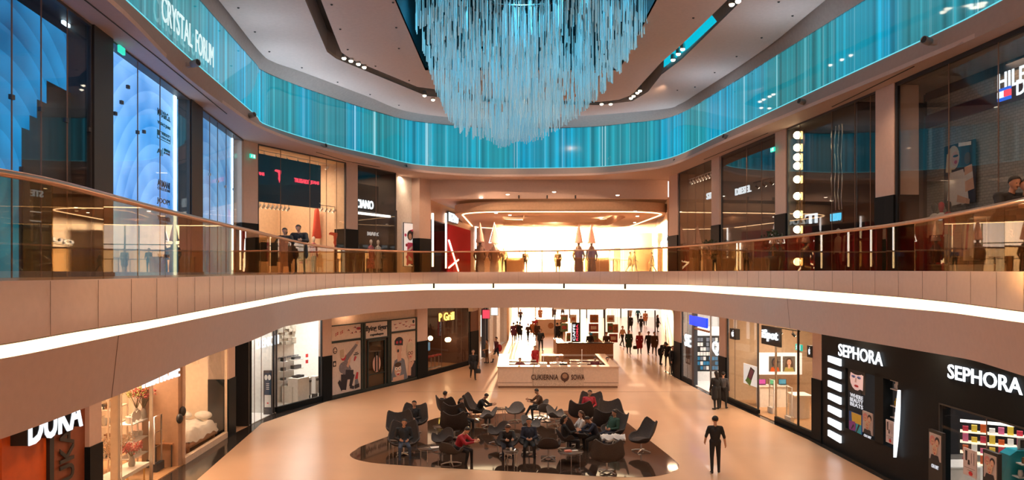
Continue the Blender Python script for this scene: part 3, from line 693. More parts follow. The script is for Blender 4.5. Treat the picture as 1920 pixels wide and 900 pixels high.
garments(UC, 488, 548, -1.2, Z2, 'long clothes rack under the navy banner', [dk, dk, mat('grey_cloth', (.12, .12, .14), .8), mat('cloth_blue', (.03, .07, .16), .8)], 12)
garments(UC, 560, 576, -2.2, Z2, 'short clothes rack deep in the jeans shop', [lt, floral], 5)
# ---------------- upper floor: dark fashion shop, white niche with poster
room(UD, 670, 742, Z2, UH, 5, darkm, wood, blackm, 'wall_shop_dark', 90)
mb = MB(); UD.box(mb, UD.s(668), UD.s(718), UD.z(700, 398, -.3), UH - .9, -.4, -.3, blackm); UD.box(mb, UD.s(668), UD.s(742), UD.z(700, 402, -.3) - .06, UD.z(700, 400, -.3), -.5, -.35, lit); struct(mb, 'trim_shop_header')
window(UD, 669, 742, Z2, UH, (705,), clear, .06)
sign(UD, 'shop_sign', 'white letters CIANO on the dark upper floor header', 'CIANO', 668, 700, 375, 391, litlet, d=-.22)
sign(UD, 'shop_sign', 'grey letters MARCIANO inside the dark upper floor shop', 'MARCIANO', 689, 733, 436, 443, mat('grey_letter', (.4, .4, .4), .5, emit=(.5, .5, .5), es=.5), d=-1.2)
mannequin(UD, 695.5, -.9, Z2, 1.9, 'white mannequin in red patterned dress, dark upper floor shop', floral, lt, dress=True)
mannequin(UD, 709, -.9, Z2, 1.9, 'white mannequin in long white gown, dark upper floor shop', white, white, dress=True)
garments(UD, 717, 732, -1.1, Z2, 'rack of pale clothes beside the white gown mannequin', [lt, white, mat('olive_cloth', (.2, .22, .1), .8)], 6)
mb = MB(); UD.box(mb, UD.s(744), UD.s(785), Z2, UH, -.9, -.5, white); UD.box(mb, UD.s(742), UD.s(744.5), Z2, Z2 + 3.6, -.5, 0, blackm); struct(mb, 'wall_niche')
spot(UD.p(UD.s(770), UH - .15, -.05), UD.p(UD.s(768), 8, -.6), 60, 80)
area(UD.p(UD.s(765), UH - .06, -.25), 1, .3, 25)
pat = []; random.seed(3)
for k in range(26):
    x, y = random.random(), random.random() * .9; pat.append((ell(min(max(x, .12), .88), min(max(y, .05), .95), .1, .04, 7), random.choice([ink, white, redp, mat('print_pink', (.7, .1, .25), .6)])))
pic(UD, 'light_box_poster', 'tall narrow lit poster of dark haired woman in pink print, white niche', 757, 779, UD.z(768, 499, -.45), UD.z(768, 419, -.45), -.42, mat('lit_print', (.7, .65, .6), .5, emit=(.9, .85, .8), es=.5),
    pat + [(limb(.5, .05, .5, .55, .3, .22), mat('print_pink', (.7, .1, .25), .6)), (ell(.5, .72, .25, .12), ink), (ell(.5, .69, .14, .075), skin_p), (limb(.3, .35, .7, .45, .03, .03), white), (limb(.35, .2, .65, .15, .05, .03), white)], frame=blackm)
# ---------------- upper floor right hand shops
room(U1, 1273, 1336, Z2, UH, 5, mat('brown_wall', (.22, .14, .09), .6), wood, blackm, 'wall_shop_shoes', 160)
window(U1, 1273, 1336, Z2, UH, (1289, 1304, 1320), glass('smoky_glass', (.85, .86, .86), 1.4), .05)
track(U1, 1282, 1335, U1.z(1308, 332, -.6), -.6, 10, 'row of white spotlights behind the smoky shoe shop glass', 'spotlight rows, upper gallery')
sign(U1, 'shop_sign', 'white letters STE inside the brown shoe shop', 'STE', 1325, 1337, 361, 373, litlet, d=-.2)
mb = MB(); U1.box(mb, U1.s(1279), U1.s(1289), Z2, U1.z(1284, 385, -3), -3.2, -3, cream); struct(mb, 'trim_shop_panel')
room(U2, 1352, 1456, Z2, UH, 5, mat('slate_wall', (.10, .11, .12), .6), wood, blackm, 'wall_shop_denim', 90)
window(U2, 1353, 1456, Z2, UH, (1400, 1428), MATS['smoky_glass'], .08)
sign(U2, 'shop_sign', 'glowing white letters DIESEL behind the upper glass', 'DIESEL', 1379, 1408, 350, 363, litlet, d=-.3)
track(U2, 1412, 1452, U2.z(1434, 338, -.8), -.8, 3, 'short row of spotlights beside the denim shop sign', 'spotlight rows, upper gallery', body=blackm)
mb = MB()
for z_ in (9.5, 9.0): U1.box(mb, U1.s(1279), U1.s(1336), z_, z_ + .05, -2.6, -2.55, lit); U2.box(mb, U2.s(1362), U2.s(1450), z_ - .1, z_ - .04, -2.9, -2.85, lit)
mb.build('ceiling_light_line', label='warm light lines glowing across the ceilings of the upper shops', cat='strip light')
mannequin(U2, 1374, -.9, Z2, 1.9, 'mannequin with red top and pale blue jeans, denim shop window', redp, mat('pale_denim', (.25, .42, .55), .7))
garments(U2, 1392, 1412, -1.3, Z2, 'clothes rack in the denim shop window', [dk, redp, mat('cloth_blue', (.03, .07, .16), .8)], 6)
mb = MB(); arch = [(U2.s(1436) + .9 * math.cos(q) * 1, 0) for q in (0,)]
c0, c1 = U2.s(1434), U2.s(1455)
mb2 = MB(); U2.box(mb2, c0, c1, Z2, U2.z(1445, 400, -2), -2.1, -2.0, mat('teal_screen', (.05, .2, .25), .5, emit=(.12, .5, .5), es=.7)); mb2.build('display_screen', label='teal and sand coloured display screen in the denim shop', cat='screen')
# round lamps up the light column and the dark glass shop
room(U2, 1477, 1600, Z2, UH, 5, darkm, wood, blackm, 'wall_shop_lamps', 50)
window(U2, 1477, 1645, Z2, UH, (1500, 1560, 1603, 1632), MATS['smoky_glass'], .07)
t = thing('lamp_column', 'tall column of round glowing bulbs beside the dark shop window', 'lamp', U2.p(U2.s(1488), Z2, -.12))
mb = MB(); U2.box(mb, U2.s(1482), U2.s(1495), Z2, UH - .2, -.3, -.22, mat('bronze_glass', (.3, .2, .1), .15, metal=.8)); mb.build('post', t)
for py in (256, 279, 297, 313, 338, 369, 403, 431, 491):
    mb = MB(); c = U2.p(U2.s(1488.5), U2.z(1488.5, py, -.14), -.14); mb.ball(c, .15, emis('bulb', (1, .78, .45), 9), 14, 8); mb.build('bulb', t)
for k, px in enumerate((1535, 1541, 1547, 1553)):
    mb = MB(); q = U2.s(px)
    mb.tube([U2.p(q + .04 * math.sin(j * 1.3 + k), Z2 + 2.3 + j * .3, -.5) for j in range(11)], .018, mat('mirror_chain', (.8, .75, .65), .12, metal=1), 5); mb.build('hanging_chain', label='shiny chain strand hanging inside the dark lamp shop', cat='chain', group='shiny chains')
sign(U2, 'shop_sign', 'blue and white letters on black board inside the dark shop', 'BIZUU', 1558, 1576, 400, 414, emis('sign_cyan', (.1, .6, .9), 1.5), d=-.6, back=blackm)
sign(U2, 'shop_sign', 'white letters beside the bulb column', 'YTI', 1497, 1532, 402, 420, litlet, d=-.5)
garments(U2, 1585, 1610, -1.4, Z2, 'clothes rack deep in the dark shop', [lt, dk], 6)
garments(U2, 1615, 1640, -1.4, Z2, 'dark clothes rack beside the cream pillar', [dk], 5)
mannequin(U2, 1572, -1.5, Z2, 1.75, 'small pale mannequin in the dark shop by the bulb column', lt, dk)
# sports fashion shop at the far right of the upper floor
brick = bpy.data.materials.new('white_brick'); brick.use_nodes = True; nt = brick.node_tree; bk = N(nt, 'ShaderNodeTexBrick'); u = N(nt, 'ShaderNodeUVMap')
bk.inputs['Scale'].default_value = 3; bk.inputs['Color1'].default_value = (.36, .34, .31, 1); bk.inputs['Color2'].default_value = (.30, .29, .27, 1); bk.inputs['Mortar'].default_value = (.14, .14, .13, 1); bk.inputs['Mortar Size'].default_value = .015
nt.links.new(u.outputs[0], bk.inputs[0]); nt.links.new(bk.outputs[0], nt.nodes['Principled BSDF'].inputs['Base Color'])
room(U3, 1680, 2300, Z2, UH, 6, darkm, wood, greym, 'wall_shop_sport', 260, pad0=2.3, pad1=1)
mb = MB(); a, b_ = U3.s(1738, -1.6), U3.s(2300); U3.quad(mb, a, b_, Z2, UH - .1, -1.6, brick); U3.box(mb, a - .02, a, Z2, UH - .1, -1.7, -1.5, darkm); struct(mb, 'wall_shop_brick')
mb = MB(); z_ = U3.z(1830, 212, -1.55); U3.box(mb, a, b_, z_ + .0, z_ + .40, -1.58, -1.55, mat('maroon_stripe', (.06, .012, .018), .6)); U3.box(mb, a, b_, z_ + .85, z_ + 1.25, -1.58, -1.55, mat('navy_stripe', (.01, .015, .03), .5)); struct(mb, 'trim_wall_stripe')
window(U3, 1680, 2300, Z2, UH, (1779, 1872, 2010), glass('sport_glass', (.92, .94, .94), 1.35), .12, blackm)
t = sign(U3, 'shop_sign', 'glowing white letters HILFIGER DENIM with small flag on the glass', 'HILFIGER', 1871, 1990, 130, 205, litlet, d=-.25, depth=.02, bold=.012, zz=(U3.z(1880, 168, -.25), U3.z(1880, 136, -.25)))
mb = MB(); a = U3.s(1872, -.25); z0 = U3.z(1880, 186, -.25); add_text(mb, U3, 'DENIM', U3.s(1906, -.25), U3.s(1985, -.25), z0 - .02, z0 + .34, -.25, litlet, .02, .012)
for zz0, zz1, m_, x0, x1 in ((-.04, .03, emis('flag_blue', (.02, .12, .7), 1.2), 0, .42), (.20, .26, MATS['flag_blue'], .03, .42), (.04, .19, litlet, 0, .22), (.04, .19, redl, .22, .42)): U3.box(mb, a + x0, a + x1, z0 + zz0, z0 + zz1, -.27, -.22, m_)
mb.build('flag_emblem', t)
pic(U3, 'poster', 'big poster of laughing long haired person in white sweater on brick wall', 1770, 1828, U3.z(1800, 383, -1.5), U3.z(1800, 268, -1.5), -1.48, mat('poster_navy', (.03, .04, .07), .5),
    [(limb(.45, .0, .42, .55, .36, .22), mat('print_white', (.62, .6, .6), .6)), (limb(.7, .0, .62, .5, .12, .1), MATS['print_white']), (ell(.32, .78, .2, .2), blond), (limb(.16, .55, .2, .85, .1, .1), blond), (ell(.38, .76, .12, .12), skin_p), (ell(.4, .7, .05, .03), redp), (ell(.4, .8, .09, .02), ink),
     (limb(.85, .2, .8, .6, .14, .12), skin_p), (ell(.78, .72, .1, .1), mat('print_dark_skin', (.12, .06, .04), .6)), (limb(.7, .4, .95, .45, .05, .05), MATS['print_white']), (limb(.45, .1, .85, .02, .06, .04), skin_p), (limb(.5, .97, .9, .95, .03, .03), white)])
for px, tp, hd, lb in ((1752, white, blackm, 'black headed mannequin in white shirt under the big poster'), (1765, white, redp, 'mannequin with red cap and white shirt under the big poster'), (1778, redp, blackm, 'black headed mannequin in red jacket under the big poster')):
    mannequin(U3, px, -1.1, Z2 + .3, 1.85, lb, tp, dk, hd)
mb = MB(); U3.box(mb, U3.s(1740), U3.s(1800), Z2, Z2 + .3, -1.5, -.6, white); mb.build('display_plinth', label='white plinth carrying three mannequins in the sports shop', cat='plinth')
garments(U3, 1815, 1850, -1.2, Z2, 'clothes rack behind the amber glass of the sports shop', [dk, redp, white, dk], 8)
garments(U3, 1870, 1915, -1.4, Z2, 'dark clothes rack near the person in black coat', [dk, dk, lt], 8)
# emergency exit signs
exitm = emis('exit_green', (.02, .5, .35), 1.6)
def exit_sign(pos, u_, label, w_=.34, h_=.17):
    t = thing('exit_sign', label, 'exit sign', pos, 'emergency exit signs'); u_ = Vector(u_).normalized(); n_ = Vector((u_.y, -u_.x, 0))
    if n_.y > 0: n_ = -n_
    P = lambda a, z, d: Vector(pos) + u_ * a + n_ * d + Vector((0, 0, z))
    mb = MB(); mb.hexa([P(-w_ / 2, 0, .03), P(w_ / 2, 0, .03), P(w_ / 2, 0, -.03), P(-w_ / 2, 0, -.03), P(-w_ / 2, h_, .03), P(w_ / 2, h_, .03), P(w_ / 2, h_, -.03), P(-w_ / 2, h_, -.03)], exitm); mb.build('sign_box', t)
    mb = MB()
    for pts in (ell(-.09, .13, .018, .018, 8), limb(-.09, .11, -.1, .06, .02, .015), limb(-.1, .06, -.13, .025, .01, .008), limb(-.1, .06, -.07, .03, .01, .008), limb(-.14, .1, -.05, .09, .008, .008), [(.02, .02), (.12, .02), (.12, .15), (.02, .15)]):
        k = w_ / .34; mb.face([P(x * k, y * k, .032) for x, y in pts], litlet)
    mb.build('symbol', t)
exit_sign(UA.p(sb(218), zt(218, 131, -.6), .12), UA.u, 'green exit sign high on the blue glass shop front')
exit_sign(UB.p(.4, UB.z(479, 300), .2), UB.u, 'green exit sign on the cream pillar beside the navy banner')
exit_sign(U2.p(U2.s(1458), U2.z(1457, 285), .2), U2.u, 'green exit sign on the cream pillar above the bulb column')
# wall washers under the glass band
def washer(px, py, label):
    h = 5.85; Y = F * h / (HY - py); X = (px - 960) / F * Y; s_ = 1 if X < 0 else -1
    c = Vector((X, Y, CZ + h)); t = thing('wall_spotlight', label, 'spotlight', c, 'spotlights on the upper fascia'); t['_o'] = tuple(c)
    mb = MB(); mb.box(c + Vector((-.05 * s_, 0, 0)), (.12, .12, .12), plaster_up); mb.build('bracket', t)
    mb = MB(); e = c + Vector((.26 * s_, -.1, .05)); mb.tube([c + Vector((.02 * s_, 0, 0)), c + Vector((.05 * s_, 0, .02)), e], [.05, .1, .1], greym, 12); hd_ = mb.build('housing', t); mb = MB(); mb.tube([e, e + (e - c) * .02], .085, blackm, 12); mb.build('lens', hd_)
for px, py, lb in ((357, 122, 'under the words on the glowing band'), (466, 218, 'at the corner of the glowing band'), (602, 275, 'above the navy banner shop'), (754, 313, 'above the white poster niche'), (1272, 303, 'above the brown shoe shop'), (1366, 258, 'above the denim shop'), (1510, 193, 'above the bulb column shop'), (1747, 80, 'above the sports shop')):
    washer(px, py, 'small grey spotlight on the taupe fascia ' + lb)
# words on the glowing band
c0 = [p for p in TB if 14 < p.y < 34 and p.x < 0]
class CurveSeg:
    """letters follow the glass band"""
    def __init__(s, path): s.P = path; s.A = arc(path); s.L = s.A[-1]
    def p(s, a, z, d=0):
        A = s.A; j = 0
        while j < len(A) - 2 and A[j + 1] < a: j += 1
        t = (a - A[j]) / max(A[j + 1] - A[j], 1e-6); q = s.P[j].lerp(s.P[j + 1], t); dv = (s.P[j + 1] - s.P[j]).normalized(); n = Vector((dv.y, -dv.x, 0))
        if n.x < 0: n = -n
        q = q + n * d; return Vector((q.x, q.y, z))
    def s(s, px):
        k = (px - 960) / F
        return min(((abs(q.x - k * q.y), a) for q, a in zip(s.P, s.A)))[1]
CS = CurveSeg(resample(c0, 120))
t = thing('band_lettering', 'white letters CRYSTAL FORUM on the glowing teal glass band', 'lettering', CS.p(2, CZ + 6.9, .1))
mb = MB(); a, b_ = CS.s(294), CS.s(393); m_ = a + (b_ - a) * .58
add_text(mb, CS, 'CRYSTAL', a, a + (b_ - a) * .56, CZ + 6.42, CZ + 7.08, .1, emis('band_letter', (.75, .95, .95), .9), .02, .0); add_text(mb, CS, 'FORUM', a + (b_ - a) * .63, b_ + .1, CZ + 6.42, CZ + 7.08, .1, MATS['band_letter'], .02, .0)
mb.build('lettering', t)
# ================================================================ GROUND FLOOR SHOPS
stone = mat('dark_polished_stone', (.03, .025, .022), .1)
# dark stone strips in front of the shops
def strip(pts, name): struct(MB().prism(pts, 0, .006, stone), name)
strip([(-10.3, 12), (-9.35, 12), (-9.5, 22.5), (-10.35, 30.9), (-8.95, 36.0), (-5.35, 43.6), (-2.7, 50.4), (-2.9, 50.5), (-5.6, 43.7), (-9.2, 36.2), (-10.5, 33), (-10.8, 28.5)], 'floor_stone_strip_west')
strip([(11.75, 12), (11.3, 27.9), (10.2, 38.4), (9.7, 47), (9.5, 47), (9.98, 38.3), (11.05, 27.9), (11.5, 12)], 'floor_stone_strip_east')
# pillars
pillar(LA, 163, 186, 0, LH, 1.95); pillar(LA, 425, 438, 0, LH, 2.2); pillar(LC, 603.5, 620, 0, LH, 2.15, th=.2); pillar(LC, 781, 800, 0, LH, 2.15, black if 0 else plaster); pillar(LD, 881, 895, 0, LH, 2.2, mat('brown_panel', (.2, .07, .03), .5))
pillar(RA, 1266, 1278, 0, LH, 2.1); pillar(RB, 1350.5, 1363, 0, LH, 2.1); pillar(RB, 1526, 1543, 0, LH, 2.3)
# ---- orange kitchenware shop
orange = mat('orange_board', (.55, .09, .012), .45, noise=.12, nscale=3)
orange2 = mat('brown_orange_board', (.22, .055, .02), .45, noise=.1)
mb = MB(); LA.box(mb, LA.s(8), LA.s(91), 0, LH, -.3, -.05, orange); LA.box(mb, LA.s(91), LA.s(99), 0, LH, -.3, .03, blackm); LA.box(mb, LA.s(99), LA.s(163), 0, LH, -.3, -.05, orange2); LA.box(mb, LA.s(-200), LA.s(8), 0, LH, -.6, -.5, cream); struct(mb, 'wall_orange_shop')
t = thing('shop_sign', 'white channel letters DUKA with black sides on the orange wall', 'sign', LA.p(LA.s(75), 3, .2))
a, b_ = LA.s(24), LA.s(128); z0, z1 = LA.z(28, 846, .3), LA.z(28, 846, .3) + .75
mb = MB(); add_text(mb, LA, 'DUKA', a, b_, z0, z1, .33, litlet, .03, .05); mb.build('lettering', t)
mb = MB(); add_text(mb, LA, 'DUKA', a, b_, z0, z1, .12, blackm, .36, .05); mb.build('letter_sides', t)
mb = MB(); add_text(mb, LA, 'DUKA', LA.s(112), LA.s(139), .9, LA.z(126, 800), 0.0, blackm, .02, .05, rot=True); mb.build('wall_lettering', label='black letters DUKA running up the brown orange wall', cat='lettering')
# ---- home furnishing shop
room(LA, 187, 425, 0, LH, 4.5, shopw, mat('shop_wood_floor', (.45, .25, .12), .4, noise=.15), None, 'wall_shop_home', 620, (1, .70, .45))
window(LA, 186, 285, 0, LH, (228,), clear, .04, steel); window(LA, 345, 425, 0, LH, (), clear, .05, cream, .22)
mb = MB(); LA.box(mb, LA.s(186), LA.s(425), 3.45, LH, -.12, -.06, mat('bronze_header', (.30, .17, .09), .3)); mb.box((-11.85, 25, 1.76), (1.6, .12, 3.48), mat('pink_partition', (.62, .42, .34), .6)); LA.box(mb, LA.s(228), LA.s(233), 0, 3.5, -.3, -.1, cream)
LA.box(mb, LA.s(337), LA.s(346), 0, 3.5, -1.2, -.05, mat('tan_post', (.42, .25, .15), .6)); struct(mb, 'trim_home_shop_header')
sign(LA, 'shop_sign', 'white letters with H&M HOME half hidden beneath the balcony', 'H&M HOME', 268, 336, 688, 722, litlet, d=.06, zz=(LA.z(272, 727, .06), LA.z(272, 727, .06) + .42))
def shelf(seg, p0, p1, z0, zs, d0, d1, label, m=white, posts=True):
    a, b = sorted((seg.s(p0, (d0 + d1) / 2), seg.s(p1, (d0 + d1) / 2))); t = thing('shelf_unit', label, 'shelf', seg.p((a + b) / 2, z0, (d0 + d1) / 2)); mb = MB()
    for q in (a, b - .04):
        for d in (d0, d1 - .04): seg.box(mb, q, q + .04, z0, z0 + max(zs) + .25, d, d + .04, m)
    mb.build('frame', t)
    for z in zs: mb = MB(); seg.box(mb, a, b, z0 + z, z0 + z + .035, d0, d1, m); mb.build('shelf_board', t)
    return a, b
china = mat('white_china', (.75, .7, .62), .25); gold = mat('brass', (.7, .45, .15), .3, metal=1)
def pot(seg, s_, z, d, k, grp, label, m=None):
    m = m or china; c = seg.p(s_, z, d); mb = MB()
    pr = {0: [(.05, 0), (.07, .05), (.075, .12), (.06, .15), (.062, .16)], 1: [(.03, 0), (.035, .02), (.02, .05), (.06, .1), (.075, .16)], 2: [(.05, 0), (.09, .1), (.07, .2), (.03, .26), (.04, .3)], 3: [(.06, 0), (.06, .18), (.065, .2)]}[k]
    mb.lathe(pr, c, m, 10); return mb.build(('cup', 'bowl', 'vase', 'jar')[k], label=label, cat=('cup', 'bowl', 'vase', 'jar')[k], group=grp)
random.seed(11)
a, b_ = shelf(LA, 232, 272, 0, (.5, 1.0, 1.55), -1.5, -1.0, 'white shelf unit with china and flowers in the home shop window')
for z in (.535, 1.035, 1.585):
    for k in range(8): kk = random.choice((0, 1, 3)); pot(LA, a + .2 + (b_ - a - .4) * k / 7, z, -1.25 + random.uniform(-.1, .1), kk, 'china on the white window shelf', 'small pale piece of china on the white shelf of the home shop')
for k, px in enumerate((250, 258)):
    c = LA.p(LA.s(px, -1.15), 1.60, -1.15); mb = MB(); ax = LA.n.normalized()
    mb.tube([c + Vector((0, 0, .16)), c + ax * .03 + Vector((0, 0, .16))], [.15, .17], china, 18); mb.build('plate', label='round white plate standing upright on the top shelf of the home shop', cat='plate', group='upright plates in the home shop')
a, b_ = shelf(LA, 188, 226, 0, (.5, 1.0, 1.5, 2.0, 2.5), -2.2, -1.7, 'tall cream shelf unit at the corner of the home shop', cream)
for z in (.535, 1.035, 1.535, 2.035, 2.535):
    for k in range(7): pot(LA, a + .2 + (b_ - a - .4) * k / 6, z, -1.95, random.choice((0, 1, 2, 3)), 'jars on the tall cream shelf', 'jar or vessel standing on the tall cream shelf of the home shop', random.choice([china, wood, mat('dark_ware', (.05, .05, .06), .3)]))
def flowers(seg, px, z, d, label, colr, n=26, h=.7, sp=.4, stalk=mat('stalk', (.16, .13, .05), .8)):
    c = seg.p(seg.s(px, d), z, d); t = thing('flower_vase', label, 'flowers', c); mb = MB(); mb.lathe([(.07, 0), (.1, .12), (.08, .26), (.05, .32), (.06, .34)], c, mat('vase_grey', (.3, .26, .22), .3), 12); mb.build('vase', t)
    st, fl = MB(), MB()
    for k in range(n):
        an, r_, hh = random.uniform(0, 6.28), random.uniform(.05, sp), random.uniform(.5, 1) * h; e = c + Vector((r_ * math.cos(an), r_ * math.sin(an), .3 + hh)); m1 = c + Vector((r_ * .4 * math.cos(an), r_ * .4 * math.sin(an), .3 + hh * .5))
        st.tube([c + Vector((0, 0, .3)), m1, e], .006, stalk, 3, caps=False)
        for q in range(9): fl.ball(e + Vector((random.uniform(-.07, .07), random.uniform(-.07, .07), random.uniform(-.12, .06))), random.uniform(.012, .03), colr, 6, 4)
    st.build('stems', t); fl.build('blossoms', t, kind='stuff')
red_f = mat('dried_red_flower', (.5, .1, .08), .8); pink_f = mat('dried_cream_flower', (.7, .5, .35), .8); green_f = mat('yellow_green_sprig', (.4, .36, .1), .8)
flowers(LA, 256, 1.59, -1.3, 'vase of thin yellow green sprigs on the white window shelf', green_f, 26, .9, .5)
flowers(LA, 269, 1.59, -1.1, 'vase of dark red dried flowers on the white window shelf', red_f, 30, .8, .35)
flowers(LA, 214, .6, -.55, 'big bunch of cream dried blossoms low in the home shop window', pink_f, 40, .8, .5)
flowers(LA, 247, .5, -.6, 'low bunch of red blossoms beside the cream ones', red_f, 26, .45, .35)
mb = MB(); LA.box(mb, LA.s(195, -.6), LA.s(262, -.6), 0.45, .55, -.95, -.3, china)
for s_ in (.1, .9):
    for d in (-.9, -.4): q = LA.s(195, -.6) + (LA.s(262, -.6) - LA.s(195, -.6)) * s_; LA.box(mb, q, q + .04, 0, .45, d, d + .04, gold)
mb.build('display_table', label='low pale display table holding dried flowers in the home shop', cat='table')
# door knob on the pink partition, masks, security gates
mb = MB(); mb.ball(atY(293, 809, 24.88), .07, blackm); mb.build('wall_disc', label='black round disc on the pink partition of the home shop', cat='wall fitting')
for px, py in ((341, 771), (335, 785)):
    c = LA.p(LA.s(px), LA.z(px, py, 0), .03); mb = MB(); 
    mb.ball(c, (.1, .12, .16), blackm, 10, 8); mb.build('wall_mask', label='black mask hanging on the tan post of the home shop', cat='mask', group='black masks on the tan post')
def gate(seg, px, d, label, h=1.75, w=.5, m=steel):
    a = seg.s(px, d); t = thing('security_gate', label, 'security gate', seg.p(a, 0, d)); mb = MB()
    c = [seg.p(a - w / 2, .01, d), seg.p(a - w / 2, h, d), seg.p(a + w / 2, h, d), seg.p(a + w / 2, .01, d)]; mb.tube(c, .028, m, 6)
    for z in (.3, .8, 1.25): mb.tube([seg.p(a - w / 2, z, d), seg.p(a + w / 2, z, d)], .012, m, 5)
    mb.build('gate_frame', t); mb = MB(); seg.box(mb, a - w / 2 + .03, a + w / 2 - .03, .3, h - .03, d - .006, d + .006, clear); mb.build('clear_panel', t); mb = MB(); seg.box(mb, a - w / 2 - .03, a + w / 2 + .03, 0, .28, d - .08, d + .08, m if m is white else darkm); mb.build('base', t)
gate(LA, 296, -.5, 'steel security gate nearest the dried flowers of the home shop'); gate(LA, 318, -.45, 'taller steel security gate in the middle of the home shop entrance', 1.9); gate(LA, 284, -.9, 'narrow steel security gate beside the shelf of the home shop', 1.5, .3)
# bed and table behind the window
bx0, bx1, by0, by1 = -12.6, -11.05, 25.6, 28.0
t = thing('bed', 'bed with rumpled white linen behind the home shop window', 'bed', ((bx0 + bx1) / 2, 27, 0)); t['_o'] = ((bx0 + bx1) / 2, 27, 0)
mb = MB(); mb.box(((bx0 + bx1) / 2, (by0 + by1) / 2, .3), (bx1 - bx0, by1 - by0, .18), wood)
for x in (bx0 + .1, bx1 - .1):
    for y in (by0 + .1, by1 - .1): mb.box((x, y, .12), (.08, .08, .2), wood)
mb.build('bed_frame', t)
mb = MB(); nx, ny = 26, 22; rows = []
for i in range(nx + 1):
    r_ = []
    for j in range(ny + 1):
        u_, v_ = i / nx, j / ny; edge = max(abs(u_ * 2 - 1), abs(v_ * 2 - 1)); z = .78 - max(0, edge - .84) * 2.4 + .035 * math.sin(u_ * 21 + v_ * 9) + .035 * math.sin(v_ * 25 - u_ * 6)
        r_.append((bx0 - .08 + (bx1 - bx0 + .16) * u_, by0 - .08 + (by1 - by0) * v_, z))
    rows.append(r_)
mb.grid(rows, mat('bed_linen', (.8, .76, .7), .9)); mb.box(((bx0 + bx1) / 2, (by0 + by1) / 2, .5), (bx1 - bx0 - .02, by1 - by0 - .04, .2), mat('mattress', (.7, .66, .6), .9)); mb.build('bedding', t)
for x in (bx0 + .4, bx1 - .4): mb = MB(); mb.ball((x, by1 - .3, .95), (.33, .2, .16), MATS['bed_linen'], 12, 8); mb.build('pillow', label='white pillow standing at the far end of the bed in the home shop', cat='pillow', group='pillows on the bed')
t = thing('side_table', 'small wooden table with thin legs before the bed', 'table', (-11.15, 24.3, .0)); t['_o'] = (-11.15, 24.3, 0)
mb = MB(); mb.box((-11.15, 24.3, .76), (.6, .9, .04), wood); mb.build('table_top', t)
for x in (-11.4, -10.9):
    for y in (23.9, 24.7): mb = MB(); mb.tube([(x, y, .74), (x, y, .03)], .02, darkm, 6); mb.build('leg', t)
for k, (x, y) in enumerate(((-11.2, 24.0), (-11.05, 24.3), (-11.25, 24.55))):
    mb = MB(); mb.lathe(((.05, 0), (.08, .08), (.06, .18), (.04, .24)) if k == 1 else ((.04, 0), (.07, .07), (.075, .1)), (x, y, .78), (gold, darkm, china)[k], 10); mb.build('vase', label=('small brass bowl', 'dark little vase', 'white little bowl')[k] + ' on the wooden table before the bed', cat='vase')
mb = MB(); mb.box((-11.9, 28.25, 1.6), (.35, .06, 1.5), white, M=Matrix.Rotation(R(8), 3, 'Y')); mb.build('leaning_frame', label='pale narrow frame leaning at the wall behind the bed', cat='picture frame')
# ---- recessed dark entrance + audio shop
mb = MB(); LB1.box(mb, LB1.s(439), LB1.s(468), 0, LH, -2.4, -2.3, darkm); LB1.box(mb, LB1.s(439), LB1.s(441), 0, LH, -2.4, -.1, blackm)
LB1.box(mb, LB1.s(466), LB1.s(468), 0, LH, -2.3, 0, blackm); struct(mb, 'wall_dark_entrance')
mb = MB(); LB1.box(mb, LB1.s(455), LB1.s(458), .6, LH - .3, -2.25, -2.15, lit); mb.build('wall_lamp', label='tall thin white wall lamp in the dark entrance beside the audio shop', cat='lamp')
for k, z in enumerate((.9, 1.7)):
    mb = MB(); LB1.box(mb, LB1.s(444), LB1.s(451), z, z + .6, -2.2, -2.12, emis('screen_blue', (.15, .3, .4), .7)); LB1.box(mb, LB1.s(443.7), LB1.s(451.3), z - .03, z + .63, -2.25, -2.2, blackm); mb.build('wall_screen', label=('lower' if k == 0 else 'upper') + ' blue screen in the dark entrance beside the audio shop', cat='screen')
audio_w = mat('audio_wall', (.7, .68, .64), .5)
room(LB1, 468, 514, 0, LH, 4.2, audio_w, white, white, 'wall_shop_audio', 180, (1, .95, .9), pad1=.0)
room(LB2, 515, 603, 0, LH, 4.2, audio_w, mat('pale_floor', (.6, .55, .5), .3), white, 'wall_shop_audio', 420, (1, .95, .9), pad1=3)
window(LB2, 518, 603.5, 0, LH, (532,), clear, .04, darkm, .25); window(LB1, 470, 514, 0, LH, (477, 490), clear, .04, blackm, 0)
sign(LB1, 'shop_sign', 'white letters DENON hung in the audio shop entrance', 'DENON', 481, 522, 632, 650, litlet, d=-.1)
# brick-block feature wall
mb = MB(); rr = random.Random(5); a, b_ = LB2.s(520), LB2.s(602)
for j in range(10):
    for i in range(12):
        x0 = a + (b_ - a) * i / 12; dd = rr.choice((.02, .06, .1, .14)); LB2.box(mb, x0, x0 + (b_ - a) / 12 - .01, 2.75 + j * .15, 2.75 + j * .15 + .145, -1.6, -1.6 + dd, mat('block_beige', (.5, .47, .40), .6))
LB2.box(mb, a, b_, .02, LH, -1.75, -1.6, audio_w); struct(mb, 'wall_block_feature')
add = MB(); add_text(add, LB2, 'gdorodowe systemy muzyczne', LB2.s(521, -1.58), LB2.s(560, -1.58), LB2.z(540, 672, -1.58), LB2.z(540, 666, -1.58), -1.585, greyp, .01, .01); add.build('wall_lettering', label='small grey lettering under the block wall in the audio shop', cat='lettering')
spk = mat('black_plastic', (.02, .02, .02), .4); pr_r = mat('brand_red', (.6, .02, .03), .5)
